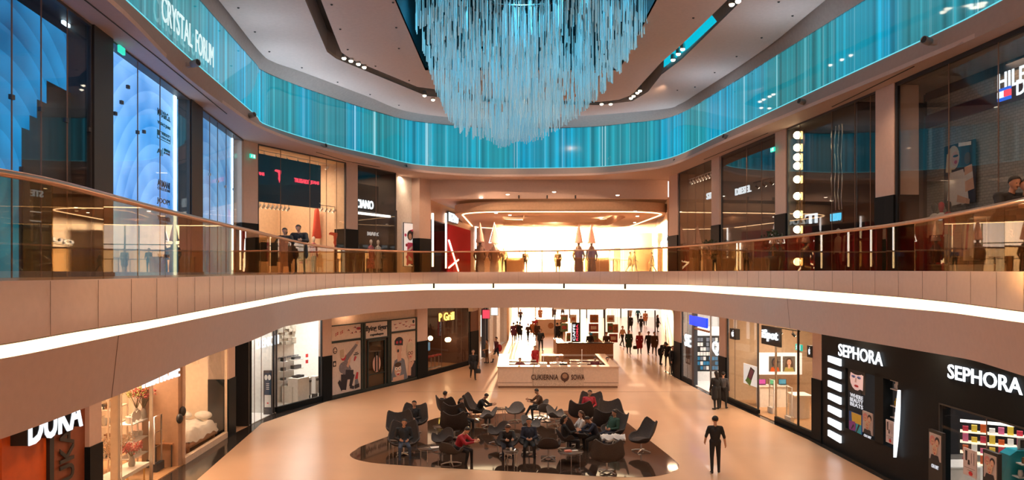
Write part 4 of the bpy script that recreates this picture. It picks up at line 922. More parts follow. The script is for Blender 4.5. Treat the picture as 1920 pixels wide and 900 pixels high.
for r_, z in enumerate((1.05, 1.5, 1.95)):
    for cidx, (p0, p1) in enumerate(((470, 483), (492, 506), (522, 531), (541, 560))):
        sg = LB1 if p1 < 515 else LB2; d = -2.6 if p1 < 515 else -1.55
        a, b_ = sorted((sg.s(p0, d), sg.s(p1, d))); mb = MB(); sg.box(mb, a, b_, z, z + .03, d, d + .3, white)
        mb.build('wall_shelf', label='short white wall shelf in the audio shop', cat='shelf', group='short wall shelves of the audio shop')
        mb = MB(); w_ = (b_ - a) * rr.uniform(.25, .4); c = (a + b_) / 2; h = rr.uniform(.1, .2); sg.box(mb, c - w_, c + w_, z + .03, z + .03 + h, d + .05, d + .22, spk); sg.box(mb, c - w_ * .8, c + w_ * .8, z + .05, z + h, d + .22, d + .225, greyp)
        mb.build('audio_device', label='small black audio device on a white wall shelf', cat='speaker', group='audio devices on the wall shelves')
mb = MB(); LB2.box(mb, LB2.s(573, -1.6), LB2.s(577, -1.6), 1.95, 2.12, -1.6, -1.57, pr_r); LB2.box(mb, LB2.s(573, -1.6), LB2.s(577, -1.6), 1.65, 1.82, -1.6, -1.57, pr_r); mb.build('red_tag_sign', label='pair of red square signs on the audio shop wall', cat='sign')
for p0, p1, z, d, lb in ((538, 560, .75, -1.2, 'low white display counter in the audio shop'), (549, 570, 1.15, -.9, 'tall white display counter at the audio shop window'), (503, 536, .7, -2.2, 'long white bench counter in the audio shop')):
    sg = LB1 if p1 < 515 else LB2; mb = MB(); sg.box(mb, sg.s(p0, d), sg.s(p1, d), .03, z, d - .3, d + .3, white); sg.box(mb, sg.s(p0, d) - .01, sg.s(p1, d) + .01, z, z + .03, d - .32, d + .32, white); mb.build('display_counter', label=lb, cat='counter')
    mb = MB(); c = sg.s((p0 + p1) / 2, d); sg.box(mb, c - .25, c + .25, z + .03, z + .14, d - .15, d + .15, spk); mb.lathe([(.1, 0), (.11, .02), (.0, .03)], sg.p(c, z + .14, d), darkm, 14); mb.build('record_player', label='black record player on the ' + lb.split(' in ')[0].split(' at ')[0], cat='record player')
for px in (576.5, 590):
    t = thing('floor_speaker', 'slim white floor speaker on black foot, by the audio shop window', 'speaker', LB2.p(LB2.s(px, -.8), .03, -.8), 'slim floor speakers'); c = LB2.s(px, -.8)
    mb = MB(); LB2.box(mb, c - .13, c + .13, .25, 1.1, -.95, -.65, white); mb.build('cabinet', t); mb = MB(); LB2.box(mb, c - .02, c + .02, .05, .9, -.65, -.64, spk); mb.ball(LB2.p(c, .95, -.65), (.08, .08, .08), spk, 10, 6); mb.build('driver', t); mb = MB(); LB2.box(mb, c - .1, c + .1, .03, .25, -.92, -.68, spk); mb.build('foot', t)
FA = Seg((-12, 32.6), (-10, 32.6))
t = thing('advert_stand', 'dark blue and white upright advert stand in the audio shop entrance', 'advert stand', FA.p(FA.s(502), 0, 0)); a, b_ = FA.s(494), FA.s(510)
mb = MB(); FA.box(mb, a, b_, .02, 1.95, -.1, 0, darkm); mb.build('board', t); mb = MB(); FA.box(mb, a + .05, b_ - .05, .9, 1.85, 0, .005, navy); FA.box(mb, a + .05, b_ - .05, .35, .88, 0, .005, white)
for q in (.3, .7): FA.poly(mb, ell(q, .5, .18, .4), a, b_, 1.5, 1.8, .008, white)
for k in range(4): FA.box(mb, a + .12, b_ - .12, 1.12 + k * .08, 1.15 + k * .08, 0, .006, white)
FA.box(mb, a + .15, b_ - .15, .5, .56, 0, .006, pr_r); mb.build('print', t)
# ---- striped poster shop (party goods)
sC = lambda px: LC.s(px)
mb = MB(); LC.box(mb, sC(620), sC(781), 0, LH, -.35, -.12, cream); struct(mb, 'wall_party_shop')
zt1, zt2 = LC.z(700, 607), LC.z(650, 640)
ztop = 3.55; zmid = 2.72
frm = mat('dark_green_frame', (.015, .03, .03), .35)
mb = MB()
for p in (678.5, 683, 728, 731.5): LC.box(mb, sC(p) - .07, sC(p) + .07, 0, ztop, -.15, .05, frm)
LC.box(mb, sC(620), sC(782), ztop, ztop + .05, -.1, .04, frm); LC.box(mb, sC(620), sC(678), zmid, zmid + .09, -.1, .04, frm); LC.box(mb, sC(732), sC(782), zmid + .1, zmid + .19, -.1, .04, frm); LC.box(mb, sC(683), sC(730), zmid - .07, zmid, -.1, .04, frm)
LC.box(mb, sC(620), sC(781), 0, .12, -.1, .06, frm); LC.box(mb, sC(779.5), sC(781.5), 0, ztop, -.1, .04, frm); struct(mb, 'trim_party_shop_frame')
def flag(x, y, k=1): return [([(x, y), (x + .09 * k, y + .12), (x + .09 * k, y + .3), (x, y + .2)], redp), (limb(x, y + .09, x + .09 * k, y + .22, .012, .012), paper), (limb(x + .035, y + .03, x + .035, y + .26, .008, .008), paper)]
bz = []
for x, y in ((.5, .6), (.62, .38), (.72, .75), (.75, .42), (.92, .4)): bz += [(limb(x, y, x + .08, y + .05, .012, .03), redp), (limb(x + .05, y + .1, x + .08, y - .02, .01, .015), ink)]
bz += [(ell(.9, .68, .08, .1), redp), (limb(.82, .74, .98, .6, .02, .02), ink)]
pic(LC, 'wall_poster', 'pale panel with red flags and darts above the kneeling person poster', 622, 677, zmid + .1, ztop, -.02, paper, flag(.12, .3) + flag(.28, .38) + bz)
bz = []
for x, y in ((.1, .55), (.3, .62), (.45, .45), (.15, .25), (.55, .3), (.7, .2), (.55, .7)): bz += [(limb(x, y, x + .09, y + .08, .012, .03), redp), (limb(x, y + .1, x + .05, y, .012, .01), ink)]
pic(LC, 'wall_poster', 'pale panel with small red darts above the masked faces poster', 734, 779, zmid + .2, ztop, -.02, paper, bz + [(ell(.9, .7, .045, .16), ink), (limb(.75, .4, .97, .35, .02, .04), redp)])
pic(LC, 'shop_sign', 'pale sign panel flying tiger copenhagen above the dark shop door', 684.5, 727.5, zmid, ztop, -.02, paper, [])
mb = MB(); add_text(mb, LC, 'flying tiger', sC(686), sC(726), zmid + .3, zmid + .68, .0, ink, .02, .035); add_text(mb, LC, 'copenhagen', sC(694), sC(719), zmid + .08, zmid + .24, .0, ink, .02, .03)
mb.build('lettering', label='black words flying tiger copenhagen on the pale sign panel', cat='lettering')
gr_cl = mat('print_patterned_shirt', (.2, .18, .2), .7, noise=.5, nscale=30)
kneel = [(limb(.42, .62, .86, .93, .07, .035), gr_cl), (ell(.86, .95, .05, .03), skin_p), (limb(.52, .38, .4, .62, .15, .1), gr_cl), (ell(.4, .5, .17, .12), gr_cl), (limb(.42, .4, .55, .52, .07, .04), gr_cl), (limb(.52, .5, .62, .68, .04, .025), skin_p), (ell(.38, .72, .09, .085), redp), (ell(.36, .78, .1, .1), paper), (limb(.34, .7, .32, .86, .07, .07), mat('print_beige', (.5, .4, .3), .7)),
         (limb(.45, .35, .72, .33, .1, .09), ink), (limb(.7, .34, .62, .1, .07, .045), ink), (limb(.42, .36, .38, .06, .12, .09), ink), (limb(.36, .08, .22, .25, .06, .04), ink), (limb(.6, .1, .74, .06, .035, .03), ink),
         (ell(.1, .86, .07, .065), ink), (ell(.1, .86, .05, .047), paper), (limb(.06, .84, .14, .84, .006, .006), ink), (ell(.07, .88, .01, .008), ink), (ell(.13, .88, .01, .008), ink), (limb(.08, .55, .08, .66, .05, .05), ink), (ell(.08, .6, .03, .03), paper),
         (limb(.86, .36, .82, .22, .03, .05), redp), (limb(.82, .22, .84, .12, .05, .06), greyp), (limb(.76, .07, .92, .09, .04, .04), ink), (limb(.74, .6, .8, .68, .02, .03), redp), (limb(.72, .72, .9, .73, .01, .01), ink), (limb(.76, .755, .86, .765, .008, .008), ink)]
pic(LC, 'poster', 'poster of kneeling person in patterned shirt pointing up, party shop', 622, 677, .14, zmid - .02, -.02, mat('poster_pale', (.66, .56, .5), .6), kneel)
faces = [(limb(.3, .0, .33, .42, .36, .2), greyp), (ell(.32, .4, .2, .06), greyp), (limb(.32, .4, .3, .6, .08, .08), skin_p), (ell(.29, .66, .13, .11), skin_p), (ell(.3, .82, .17, .09), ink), (limb(.12, .8, .46, .78, .05, .06), ink), (ell(.22, .8, .045, .03), redp), (ell(.36, .8, .045, .03), redp), (ell(.26, .62, .04, .035), ink),
         (ell(.25, .22, .14, .14), skin_p), (limb(.05, .02, .5, .02, .06, .08), skin_p), (ell(.25, .33, .14, .05), hairb), (ell(.19, .25, .06, .035), white), (ell(.32, .25, .06, .035), white), (ell(.19, .25, .02, .014), ink), (ell(.32, .25, .02, .014), ink), (ell(.26, .14, .05, .03), redp), (limb(.2, .16, .32, .16, .01, .01), white),
         (limb(.85, .0, .85, .35, .2, .13), ink), (limb(.75, .35, .72, .05, .05, .07), skin_p), (limb(.78, .25, .9, .35, .05, .04), skin_p), (ell(.76, .52, .12, .13), skin_p), (ell(.76, .66, .15, .1), blond), (limb(.63, .6, .66, .5, .04, .02), blond), (ell(.71, .53, .055, .035), ink), (ell(.82, .53, .055, .035), ink), (ell(.71, .53, .04, .024), skin_p), (ell(.82, .53, .04, .024), skin_p), (ell(.76, .45, .04, .012), redp), (limb(.7, .78, .74, .83, .01, .01), redp), (limb(.78, .82, .8, .79, .01, .01), redp)]
pic(LC, 'poster', 'poster of three people with goofy masks and glasses, party shop', 734, 779, .14, zmid + .1, -.02, mat('poster_sand', (.68, .52, .4), .6), faces)
# the shop's door with shelves seen through it
mb = MB(); LC.box(mb, sC(686), sC(727), .12, zmid - .07, -.12, -.1, mat('door_glow', (.5, .2, .1), .5)); struct(mb, 'wall_party_back')
t = thing('shop_door', 'dark framed glass door of the party shop with oval sticker', 'door', LC.p(sC(707), 0, -.02)); mb = MB()
for q in (690, 722): LC.box(mb, sC(q) - .05, sC(q) + .05, .12, zmid - .12, -.06, .02, frm)
LC.box(mb, sC(690), sC(722), zmid - .2, zmid - .1, -.06, .02, frm); LC.box(mb, sC(690), sC(722), .75, .80, -.05, .01, frm); mb.build('door_frame', t)
mb = MB(); LC.box(mb, sC(690), sC(722), .12, zmid - .2, -.04, -.02, dglass); mb.build('door_pane', t)
mb = MB(); LC.poly(mb, ell(.5, .5, .5, .5, 20), sC(699), sC(714), .85, 1.75, -.01, mat('sticker_pink', (.6, .35, .28), .5)); 
for q in (704, 709): LC.box(mb, sC(q) - .035, sC(q) + .035, .9, 1.95, -.005, .03, blackm)
mb.build('pull_handles', t)
# ---- grill restaurant
room(LD, 800, 880, 0, LH, 4, mat('restaurant_wall', (.10, .045, .03), .6), wood, blackm, 'wall_shop_grill', 50)
window(LD, 800, 881, 0, LH, (828, 865), clear, .07, blackm, .25)
t = thing('neon_sign', 'glowing yellow neon shop sign hung in the dark restaurant window', 'sign', LD.p(LD.s(846), 3.4, -.3)); yel = emis('neon_yellow', (1, .62, .12), 2.5)
mb = MB(); LD.box(mb, LD.s(833), LD.s(860), LD.z(846, 601, -.3), LD.z(846, 583, -.3), -.45, -.38, mat('sign_brown', (.15, .06, .02), .5)); mb.build('sign_board', t)
mb = MB(); add_text(mb, LD, 'P Grill', LD.s(832), LD.s(860), LD.z(846, 600, -.3), LD.z(846, 585, -.3), -.33, yel, .04, .04); mb.build('lettering', t)
for px, py, d in ((833.5, 629.5, -1), (867, 632, -1), (873.5, 630.5, -1.4)):
    c = LD.p(LD.s(px), LD.z(px, py, d), d); t = thing('globe_lamp', 'glowing round globe lamp hanging in the dark restaurant', 'lamp', c, 'globe lamps of the restaurant'); mb = MB(); mb.ball(c, .16, emis('globe', (1, .6, .3), 7), 14, 10); mb.build('globe', t); mb = MB(); mb.tube([c + Vector((0, 0, .15)), Vector((c.x, c.y, 4.2))], .01, blackm, 5); mb.build('cord', t)
mb = MB(); LD.box(mb, LD.s(804), LD.s(815), .03, 1.0, -1.2, -.7, cream); LD.box(mb, LD.s(803.5), LD.s(815.5), 1.0, 1.05, -1.25, -.65, wood); mb.build('restaurant_counter', label='small cream counter behind the restaurant window', cat='counter')
mb = MB(); LD.box(mb, LD.s(816), LD.s(829), 1.3, 1.8, -.9, -.85, MATS['screen_blue']); LD.box(mb, LD.s(815.5), LD.s(829.5), 1.25, 1.85, -.95, -.9, blackm); LD.box(mb, LD.s(822), LD.s(823), .03, 1.3, -.95, -.9, blackm); mb.build('screen_stand', label='small blue screen on a stand in the restaurant', cat='screen')
for k, px in enumerate((835, 842, 849, 856)):
    c = LD.p(LD.s(px), .03, -1.3); t = thing('bar_stool', 'bar stool with red round seat in the dark restaurant', 'stool', c, 'bar stools of the restaurant')
    mb = MB(); mb.lathe([(.18, .72), (.2, .76), (.18, .82), (.0, .83)], c, mat('red_leather', (.35, .02, .02), .4), 14); mb.build('seat', t); mb = MB(); mb.tube([c + Vector((0, 0, .02)), c + Vector((0, 0, .72))], .025, steel, 8); mb.lathe([(.2, 0), (.18, .02), (.03, .04)], c, steel, 14); mb.build('leg', t)
mb = MB(); LD.box(mb, LD.s(800.5), LD.s(803), .3, 2.6, -.35, -.2, litlet); mb.build('light_box', label='tall narrow white light box inside the restaurant window corner', cat='light box')
# ---- phone case shop
room(RA, 1279, 1350, 0, LH, 4, mat('case_wall', (.6, .58, .55), .5), white, white, 'wall_shop_cases', 260, (1, .9, .8))
window(RB, 1332, 1350.5, 0, LH, (), clear, .04, steel, .2); window(RA, 1279, 1300, 0, LH, (1289,), mat('bronze_glass', (.3, .2, .1), .15, metal=.8) if 0 else MATS['smoky_glass'], .06, darkm, .2)
mb = MB(); RA.box(mb, RA.s(1299), RA.s(1303), 0, LH, -.15, .05, darkm); RA.box(mb, RA.s(1303), RA.s(1330), 3.1, 3.2, -.1, .04, wood); struct(mb, 'trim_case_shop_frame')
mb = MB(); RA.box(mb, RA.s(1294), RA.s(1326), RA.z(1310, 612), RA.z(1310, 594), -.05, .05, emis('sign_blue', (.0, .05, .9), 1.4)); mb.build('blue_sign_box', label='bright blue blank sign box over the phone case shop door', cat='sign')
sign(RA, 'shop_sign', 'white letters SE on the glass of the phone case shop', 'SE', 1284, 1295, 627, 650, litlet, d=.03)
sign(RB, 'shop_sign', 'big white letter Q on the phone case shop window', 'Q', 1336, 1347, 640, 666, litlet, d=.05)
mb = MB(); RA.box(mb, RA.s(1284), RA.s(1292), 1.0, 2.3, -.08, -.05, mat('poster_dark', (.1, .1, .11), .5)); RA.box(mb, RA.s(1285), RA.s(1291), 1.1, 1.3, -.05, -.045, white); mb.build('phone_poster', label='narrow dark phone poster on the phone case shop glass', cat='poster')
t = thing('phone_case_rack', 'lit wall rack full of hanging phone cases', 'rack', (11.3, 42.85, .03)); a, b_ = 10.6, 11.95; RK = Seg((0, 42.85), (20, 42.85))
mb = MB(); RK.box(mb, a, b_, .55, 3.0, 0, .08, blackm); RK.box(mb, a - .05, b_ + .05, 2.6, 3.1, .05, .12, lit); RK.box(mb, a - .05, b_ + .05, .03, .55, 0, .3, white); mb.build('back_board', t)
for j in range(7):
    for i in range(8):
        mb = MB(); x = a + (b_ - a) * (i + .5) / 8; z = .65 + j * .27; RK.box(mb, x - .07, x + .07, z, z + .2, .1, .13, rr.choice([white, greyp, mat('case_blue', (.02, .2, .4), .4) if j < 3 else white, spk])); mb.build('phone_case', label='phone case hanging on the lit wall rack', cat='phone case', group='phone cases on the wall rack')
# ---- electronics shop
room(RB, 1364, 1526, 0, LH, 5, mat('sand_wall', (.55, .40, .27), .6), mat('shop_wood_floor', (.45, .25, .12), .4), white, 'wall_shop_electronics', 420, (1, .75, .52))
window(RB, 1364, 1421, 0, LH, (1378,), clear, .015, darkm, .2); window(RB, 1496, 1526, 0, LH, (), MATS['smoky_glass'], .015, darkm, .25)
window(RB, 1454, 1496, 0, LH, (), clear, .012, steel, .25)
apple = [(.5, .82), (.38, .86), (.2, .8), (.1, .6), (.12, .35), (.28, .1), (.4, .06), (.5, .1), (.6, .06), (.72, .1), (.86, .3), (.78, .42), (.76, .6), (.86, .74), (.74, .86), (.6, .86)]
def logo_box(px0, px1, py0, py1, label):
    a, b = sorted((RB.s(px0), RB.s(px1))); z1, z0 = RB.z((px0 + px1) / 2, py0, .1), RB.z((px0 + px1) / 2, py1, .1); t = thing('logo_sign', label, 'sign', RB.p((a + b) / 2, z0, .05)); mb = MB(); RB.box(mb, a, b, z0, z1, -.1, .1, blackm); mb.build('sign_box', t)
    mb = MB(); m0 = (z1 - z0) * .2; w_ = (b - a) * .24; RB.poly(mb, apple, a + w_, b - w_, z0 + m0, z1 - m0, .105, litlet); RB.poly(mb, [(.5, .9), (.55, 1.08), (.7, 1.12), (.66, .96)], a + w_, b - w_, z0 + m0, z1 - m0, .105, litlet); mb.build('emblem', t)
logo_box(1372, 1383.5, 617, 637, 'small black box with white fruit emblem beside the phone case shop pillar')
logo_box(1518, 1526.5, 649, 671, 'small black sign box with white fruit emblem beside the black cosmetics shop')
t = sign(RB, 'shop_sign', 'glowing white letters iSpot on a black board', 'iSpot', 1429, 1458, 619, 641, litlet, d=.1, back=blackm, pad=.15)
exit_sign(RB.p(RB.s(1476), RB.z(1474, 652, -.5), -.5), RB.u, 'green exit sign inside the electronics shop', .5, .25)
lw = mat('lit_white_wall', (.8, .78, .75), .5, emit=(1, .97, .93), es=.55)
YS = 35.9; FS = Seg((10.5, YS), (16, YS))
mb = MB(); z0, z1 = FS.z(1455, 701), FS.z(1455, 661); FS.box(mb, FS.s(1420), FS.s(1500), z0, z1, 0, .25, lw); mb.build('lit_wall_cabinet', label='long lit white wall cabinet carrying two portraits', cat='cabinet')
for k, (p0, p1, sk, cl, hr) in enumerate(((1442, 1464, mat('print_dark_skin', (.12, .06, .04), .6), orange, ink), (1468, 1491, skin_p, green_f, hairb))):
    pic(FS, 'portrait', ('portrait of a dark skinned person in orange, on the lit white cabinet', 'portrait of a long haired person in yellow green, on the lit white cabinet')[k], p0, p1, z0 + .15, z1 - .15, .29, mat('portrait_bg', (.12, .11, .1), .5), [(limb(.5, .0, .5, .28, .42, .3), cl), (ell(.5, .62, .3, .28), hr), (limb(.3, .3, .3, .6, .12 * k + .01, .1), hr), (limb(.7, .3, .7, .6, .12 * k + .01, .1), hr), (limb(.5, .2, .5, .45, .1, .1), sk), (ell(.5, .6, .17, .2), sk), (ell(.43, .63, .03, .02), ink), (ell(.57, .63, .03, .02), ink), (ell(.5, .5, .07, .02), redp)])
pic(RB, 'phone_poster', 'tilted bright poster with a green and black phone at the electronics shop window', 1394, 1421, RB.z(1408, 722, -.5), RB.z(1408, 684, -.5), -.45, lw, [(limb(.35, .15, .65, .85, .16, .16), ink), (limb(.38, .2, .62, .78, .11, .11), mat('phone_screen', (.3, .06, .2), .3)), (limb(.3, .05, .45, .3, .2, .15), mat('phone_green', (.1, .5, .1), .4))])
for k, (x0, x1, y0, y1, lb) in enumerate(((11.35, 12.75, 34.3, 34.9, 'long white laptop counter under the two portraits'), (11.95, 12.75, 31.6, 32.6, 'rounded white counter near the smoky glass of the electronics shop'))):
    t = thing('laptop_counter', lb, 'counter', ((x0 + x1) / 2, (y0 + y1) / 2, 0)); t['_o'] = ((x0 + x1) / 2, (y0 + y1) / 2, 0); mb = MB(); mb.box(((x0 + x1) / 2, (y0 + y1) / 2, .99), (x1 - x0, y1 - y0, .06), white); mb.build('counter_top', t)
    mb = MB()
    if k == 0: mb.box(((x0 + x1) / 2, (y0 + y1) / 2, .495), (x1 - x0 - .1, y1 - y0 - .1, .93), white)
    else: mb.lathe([(.42, .03), (.42, .96)], ((x0 + x1) / 2, (y0 + y1) / 2, 0), white, 24)
    mb.build('counter_body', t)
scr = [mat('scr_pink', (.1, .02, .05), .3, emit=(.8, .1, .35), es=.8), mat('scr_green', (.02, .1, .05), .3, emit=(.15, .6, .25), es=.8), mat('scr_teal', (.02, .05, .1), .3, emit=(.1, .4, .45), es=.8)]
for k, x in enumerate((11.6, 12.08, 12.55)):
    t = thing('laptop', ('laptop with pink screen', 'laptop with green screen', 'laptop with teal screen')[k] + ' open on the long white counter', 'laptop', (x, 34.6, 1.02)); t['_o'] = (x, 34.6, 1.02); mb = MB(); mb.box((x, 34.5, 1.03), (.36, .26, .02), steel); mb.build('keyboard_base', t)
    mb = MB(); mb.box((x, 34.66, 1.16), (.36, .02, .25), spk); mb.box((x, 34.645, 1.165), (.32, .008, .21), scr[k]); mb.build('screen', t)
gate(RB, 1447, -.7, 'white security gate in the electronics shop entrance, under the pink laptop', 1.5, .45, white); gate(RB, 1480, -.5, 'white security gate in the electronics shop entrance, near the smoky glass', 1.5, .45, white)
track(RB, 1428, 1500, 3.6, -2.0, 3, 'black bar with spotlights under the electronics shop ceiling', 'lower spotlight bars', body=blackm)
# ---- black cosmetics shop
sR = lambda px: RC.s(px)
mb = MB(); RC.box(mb, -.02, sR(1585), 0, LH, -.3, 0, black); RC.box(mb, sR(1585), sR(1684), 3.0, LH, -.3, 0, black); RC.box(mb, sR(1585), sR(1684), 0, .95, -.3, 0, black); RC.box(mb, sR(1684), sR(1762), 0, LH, -.3, 0, black)
RC.box(mb, sR(1762), 14.5, 2.75, LH, -.3, 0, black); RC.box(mb, sR(1640), sR(1656), 0.9, 3.1, -.3, 0, black); struct(mb, 'wall_black_shopfront')
room(RC, 1586, 2080, 0, LH, 7, mat('cosmetics_wall', (.03, .03, .035), .4), mat('cosmetics_floor', (.6, .56, .52), .2), blackm, 'wall_shop_cosmetics', 260, (1, .9, .84))
window(RC, 1762, 2080, 0, 2.75, (1850, 1960), clear, .04, blackm)
sign(RC, 'shop_sign', 'glowing white letters SEPHORA above the striped light steps', 'SEPHORA', 1572, 1655, 645, 675, emis('sephora_white', (.9, .95, 1), 1.6), d=.05, depth=.02, bold=.015, zz=(RC.z(1575, 668, .08), RC.z(1575, 645, .08)))
sign(RC, 'shop_sign', 'bigger glowing white letters SEPHORA above the shop entrance', 'SEPHORA', 1777, 1917, 684, 738, MATS['sephora_white'], d=.05, depth=.02, bold=.015, zz=(RC.z(1780, 710, .08), RC.z(1780, 683, .08)))
for k in range(7):
    y0 = 670 + k * 23.7; z1, z0 = RC.z(1566, y0, .05), RC.z(1566, y0 + 13, .05); mb = MB(); a, b_ = sR(1555), sR(1578)
    mb.hexa([RC.p(a, z0 + .03, .06), RC.p(b_, z0 - .02, .06), RC.p(b_, z0 - .02, .0), RC.p(a, z0 + .03, 0), RC.p(a, z1, .06), RC.p(b_, z1 - .02, .06), RC.p(b_, z1 - .02, 0), RC.p(a, z1, 0)], MATS['sephora_white'])
    mb.build('light_bar', label='short white light bar in the column at the corner of the black shop front', cat='light', group='column of white light bars')
mb = MB(); cv = []
for k in range(15):
    t_ = k / 14; z = RC.z(1690, 862 - 130 * t_, .08); x = 1685 + 8 * t_ - 2 * math.sin(math.pi * t_); w_ = 1.0 + 4.2 * math.sin(math.pi * t_); cv.append((x, z, w_))
mb.grid([[RC.p(sR(x - w_), z, .08), RC.p(sR(x), z, .16), RC.p(sR(x + w_), z, .08)] for x, z, w_ in cv], MATS['sephora_white']); mb.build('curved_light', label='tall curved glowing white stroke on the black shop front', cat='light')
pic(RC, 'beauty_poster', 'portrait poster of pale face with dark lips and blue hair band', 1590, 1622, RC.z(1605, 735, -.1), RC.z(1605, 685, -.1), -.05, blackm, [(ell(.5, .5, .38, .42), mat('print_pale_skin', (.75, .6, .6), .5, emit=(.7, .55, .58), es=.35)), (limb(.78, .15, .85, .7, .1, .06), MATS['print_pale_skin']), (ell(.5, .86, .45, .2), ink), (limb(.4, .97, .95, .97, .05, .05), mat('print_sky', (.1, .45, .7), .5)), (ell(.34, .58, .12, .05), mat('print_blue', (.15, .25, .7), .5)), (ell(.66, .58, .12, .05), MATS['print_blue']), (ell(.34, .56, .05, .02), ink), (ell(.66, .56, .05, .02), ink), (limb(.5, .55, .47, .38, .03, .05), mat('print_shade', (.6, .42, .44), .5)), (ell(.52, .25, .13, .045), redp), (limb(.2, .0, .8, .03, .05, .08), ink)])
t = sign(RC, 'slogan', 'white words WHERE BEAUTY BEATS on the black window', ['WHERE', 'BEAUTY', 'BEATS'], 1594, 1618, 740, 765, emis('soft_white', (.8, .8, .85), .8), d=.01, depth=.01)
cols4 = [mat('p_yellow', (.7, .5, .05), .5), mat('p_purple', (.25, .05, .35), .5), mat('p_cyan', (.02, .45, .6), .5), mat('p_blue', (.02, .1, .4), .5)]
def facesp(): return [(limb(.5, .0, .5, .2, .4, .3), ink), (ell(.3, .72, .24, .2), mat('print_rose', (.6, .25, .25), .6)), (ell(.33, .66, .16, .16), skin_p), (ell(.72, .75, .2, .16), ink), (ell(.7, .66, .15, .15), mat('print_skin2', (.66, .45, .34), .6)), (ell(.5, .42, .24, .2), blond), (ell(.5, .36, .17, .17), skin_p), (ell(.5, .27, .06, .02), redp), (ell(.33, .58, .05, .018), redp), (ell(.7, .58, .05, .018), redp), (ell(.44, .4, .03, .015), ink), (ell(.56, .4, .03, .015), ink), (ell(.28, .7, .03, .015), ink), (ell(.39, .7, .03, .015), ink)]
pic(RC, 'colour_poster', 'poster of yellow purple and cyan shapes low in the black window', 1592, 1615, RC.z(1603, 820, -.05), RC.z(1603, 774, -.05), -.03, cols4[3], [([(.25, .6), (1, .6), (1, 1), (.2, 1)], cols4[0]), ([(0, .2), (.55, .3), (.5, .65), (0, .6)], cols4[1]), ([(.5, .05), (1, .0), (1, .6), (.6, .6)], cols4[2]), (limb(.5, .1, .85, .6, .03, .05), ink), (limb(.2, .3, .4, .5, .03, .05), ink)])
pic(RC, 'beauty_poster', 'poster of three faces close together in the black window', 1617, 1636, RC.z(1626, 813, -.05), RC.z(1626, 772, -.05), -.03, mat('poster_mid', (.5, .45, .45), .5), facesp())
mb = MB(); add_text(mb, RC, 'OH MY', sR(1620), sR(1634), RC.z(1627, 821), RC.z(1627, 816), .005, MATS['soft_white'], .01, .02); mb.build('lettering', label='small white words OH MY under the three faces poster in the window', cat='lettering')
for p0, p1, y0, y1, d_, lb in ((1758, 1780, 816, 866, .25, 'black stand poster of three faces before the cosmetics shop'), (1874, 1898, 860, 906, .4, 'black stand poster of three faces beside the teal display')):
    a, b_ = sorted((RC.s(p0), RC.s(p1))); z0, z1 = RC.z(p0, y1, d_), RC.z(p0, y0, d_)
    t = thing('poster_stand', lb, 'poster stand', RC.p((a + b_) / 2, 0, d_)); mb = MB(); RC.box(mb, a - .05, b_ + .05, 0, z1 + .08, d_ - .12, d_ - .03, blackm); mb.build('stand_board', t); mb = MB(); RC.box(mb, a, b_, z0, z1, d_ - .03, d_ - .02, MATS['poster_mid'])
    for k, (pts, m_) in enumerate(facesp()): RC.poly(mb, pts, a, b_, z0, z1, d_ - .015 + .001 * k, m_)
    add_text(mb, RC, 'OH MY', a + .1, b_ - .1, z0 - .22, z0 - .12, d_ - .02, MATS['soft_white'], .01, .02); mb.build('print', t)
for k, (p0, p1, y0, y1, d_, lb) in enumerate(((1661, 1675, 786, 828, .02, 'small white make-up brush poster beside the curved light'), (1806, 1830, 838, 888, .15, 'white make-up brush board standing before the cosmetics shelves'))):
    z0, z1 = RC.z(p0, y1, d_), RC.z(p0, y0, d_)
    pic(RC, 'brush_board', lb, p0, p1, z0, z1, d_, mat('board_pale', (.62, .56, .58), .5), [(limb(.25, .55, .25, .92, .07, .09), ink), (limb(.45, .42, .45, .6, .09, .06), ink), (limb(.65, .5, .65, .88, .015, .015), ink), (limb(.85, .45, .85, .9, .015, .015), ink), (ell(.6, .12, .16, .08), pr_r), (limb(.1, .3, .95, .3, .006, .006), ink), (limb(.35, .22, .75, .22, .008, .008), ink)])
for k, (y0, y1, cc) in enumerate(((694, 710, redp), (711, 726, white), (728, 757, cols4[0]), (763, 778, white))):
    z0, z1 = RC.z(1663, y1, -.3), RC.z(1663, y0, -.3); a, b_ = sR(1657), sR(1673); mb = MB(); RC.box(mb, a, b_, z0, z0 + .03, -.5, -.2, white); mb.build('window_shelf', label='small lit shelf beside the curved light of the cosmetics shop', cat='shelf', group='small lit window shelves')
    for q in range(4): mb = MB(); c = RC.p(a + .1 + (b_ - a - .2) * q / 3, z0 + .03, -.33); mb.lathe([(.05, 0), (.055, .12 + .05 * (q % 2)), (.02, .16 + .05 * (q % 2)), (.02, .22)], c, (cc, white, blackm, cc)[q], 8); mb.build('bottle', label='small cosmetics bottle on the lit window shelf, ' + ('topmost', 'second', 'third', 'lowest')[k] + ' row', cat='bottle', group='bottles on the lit window shelves')
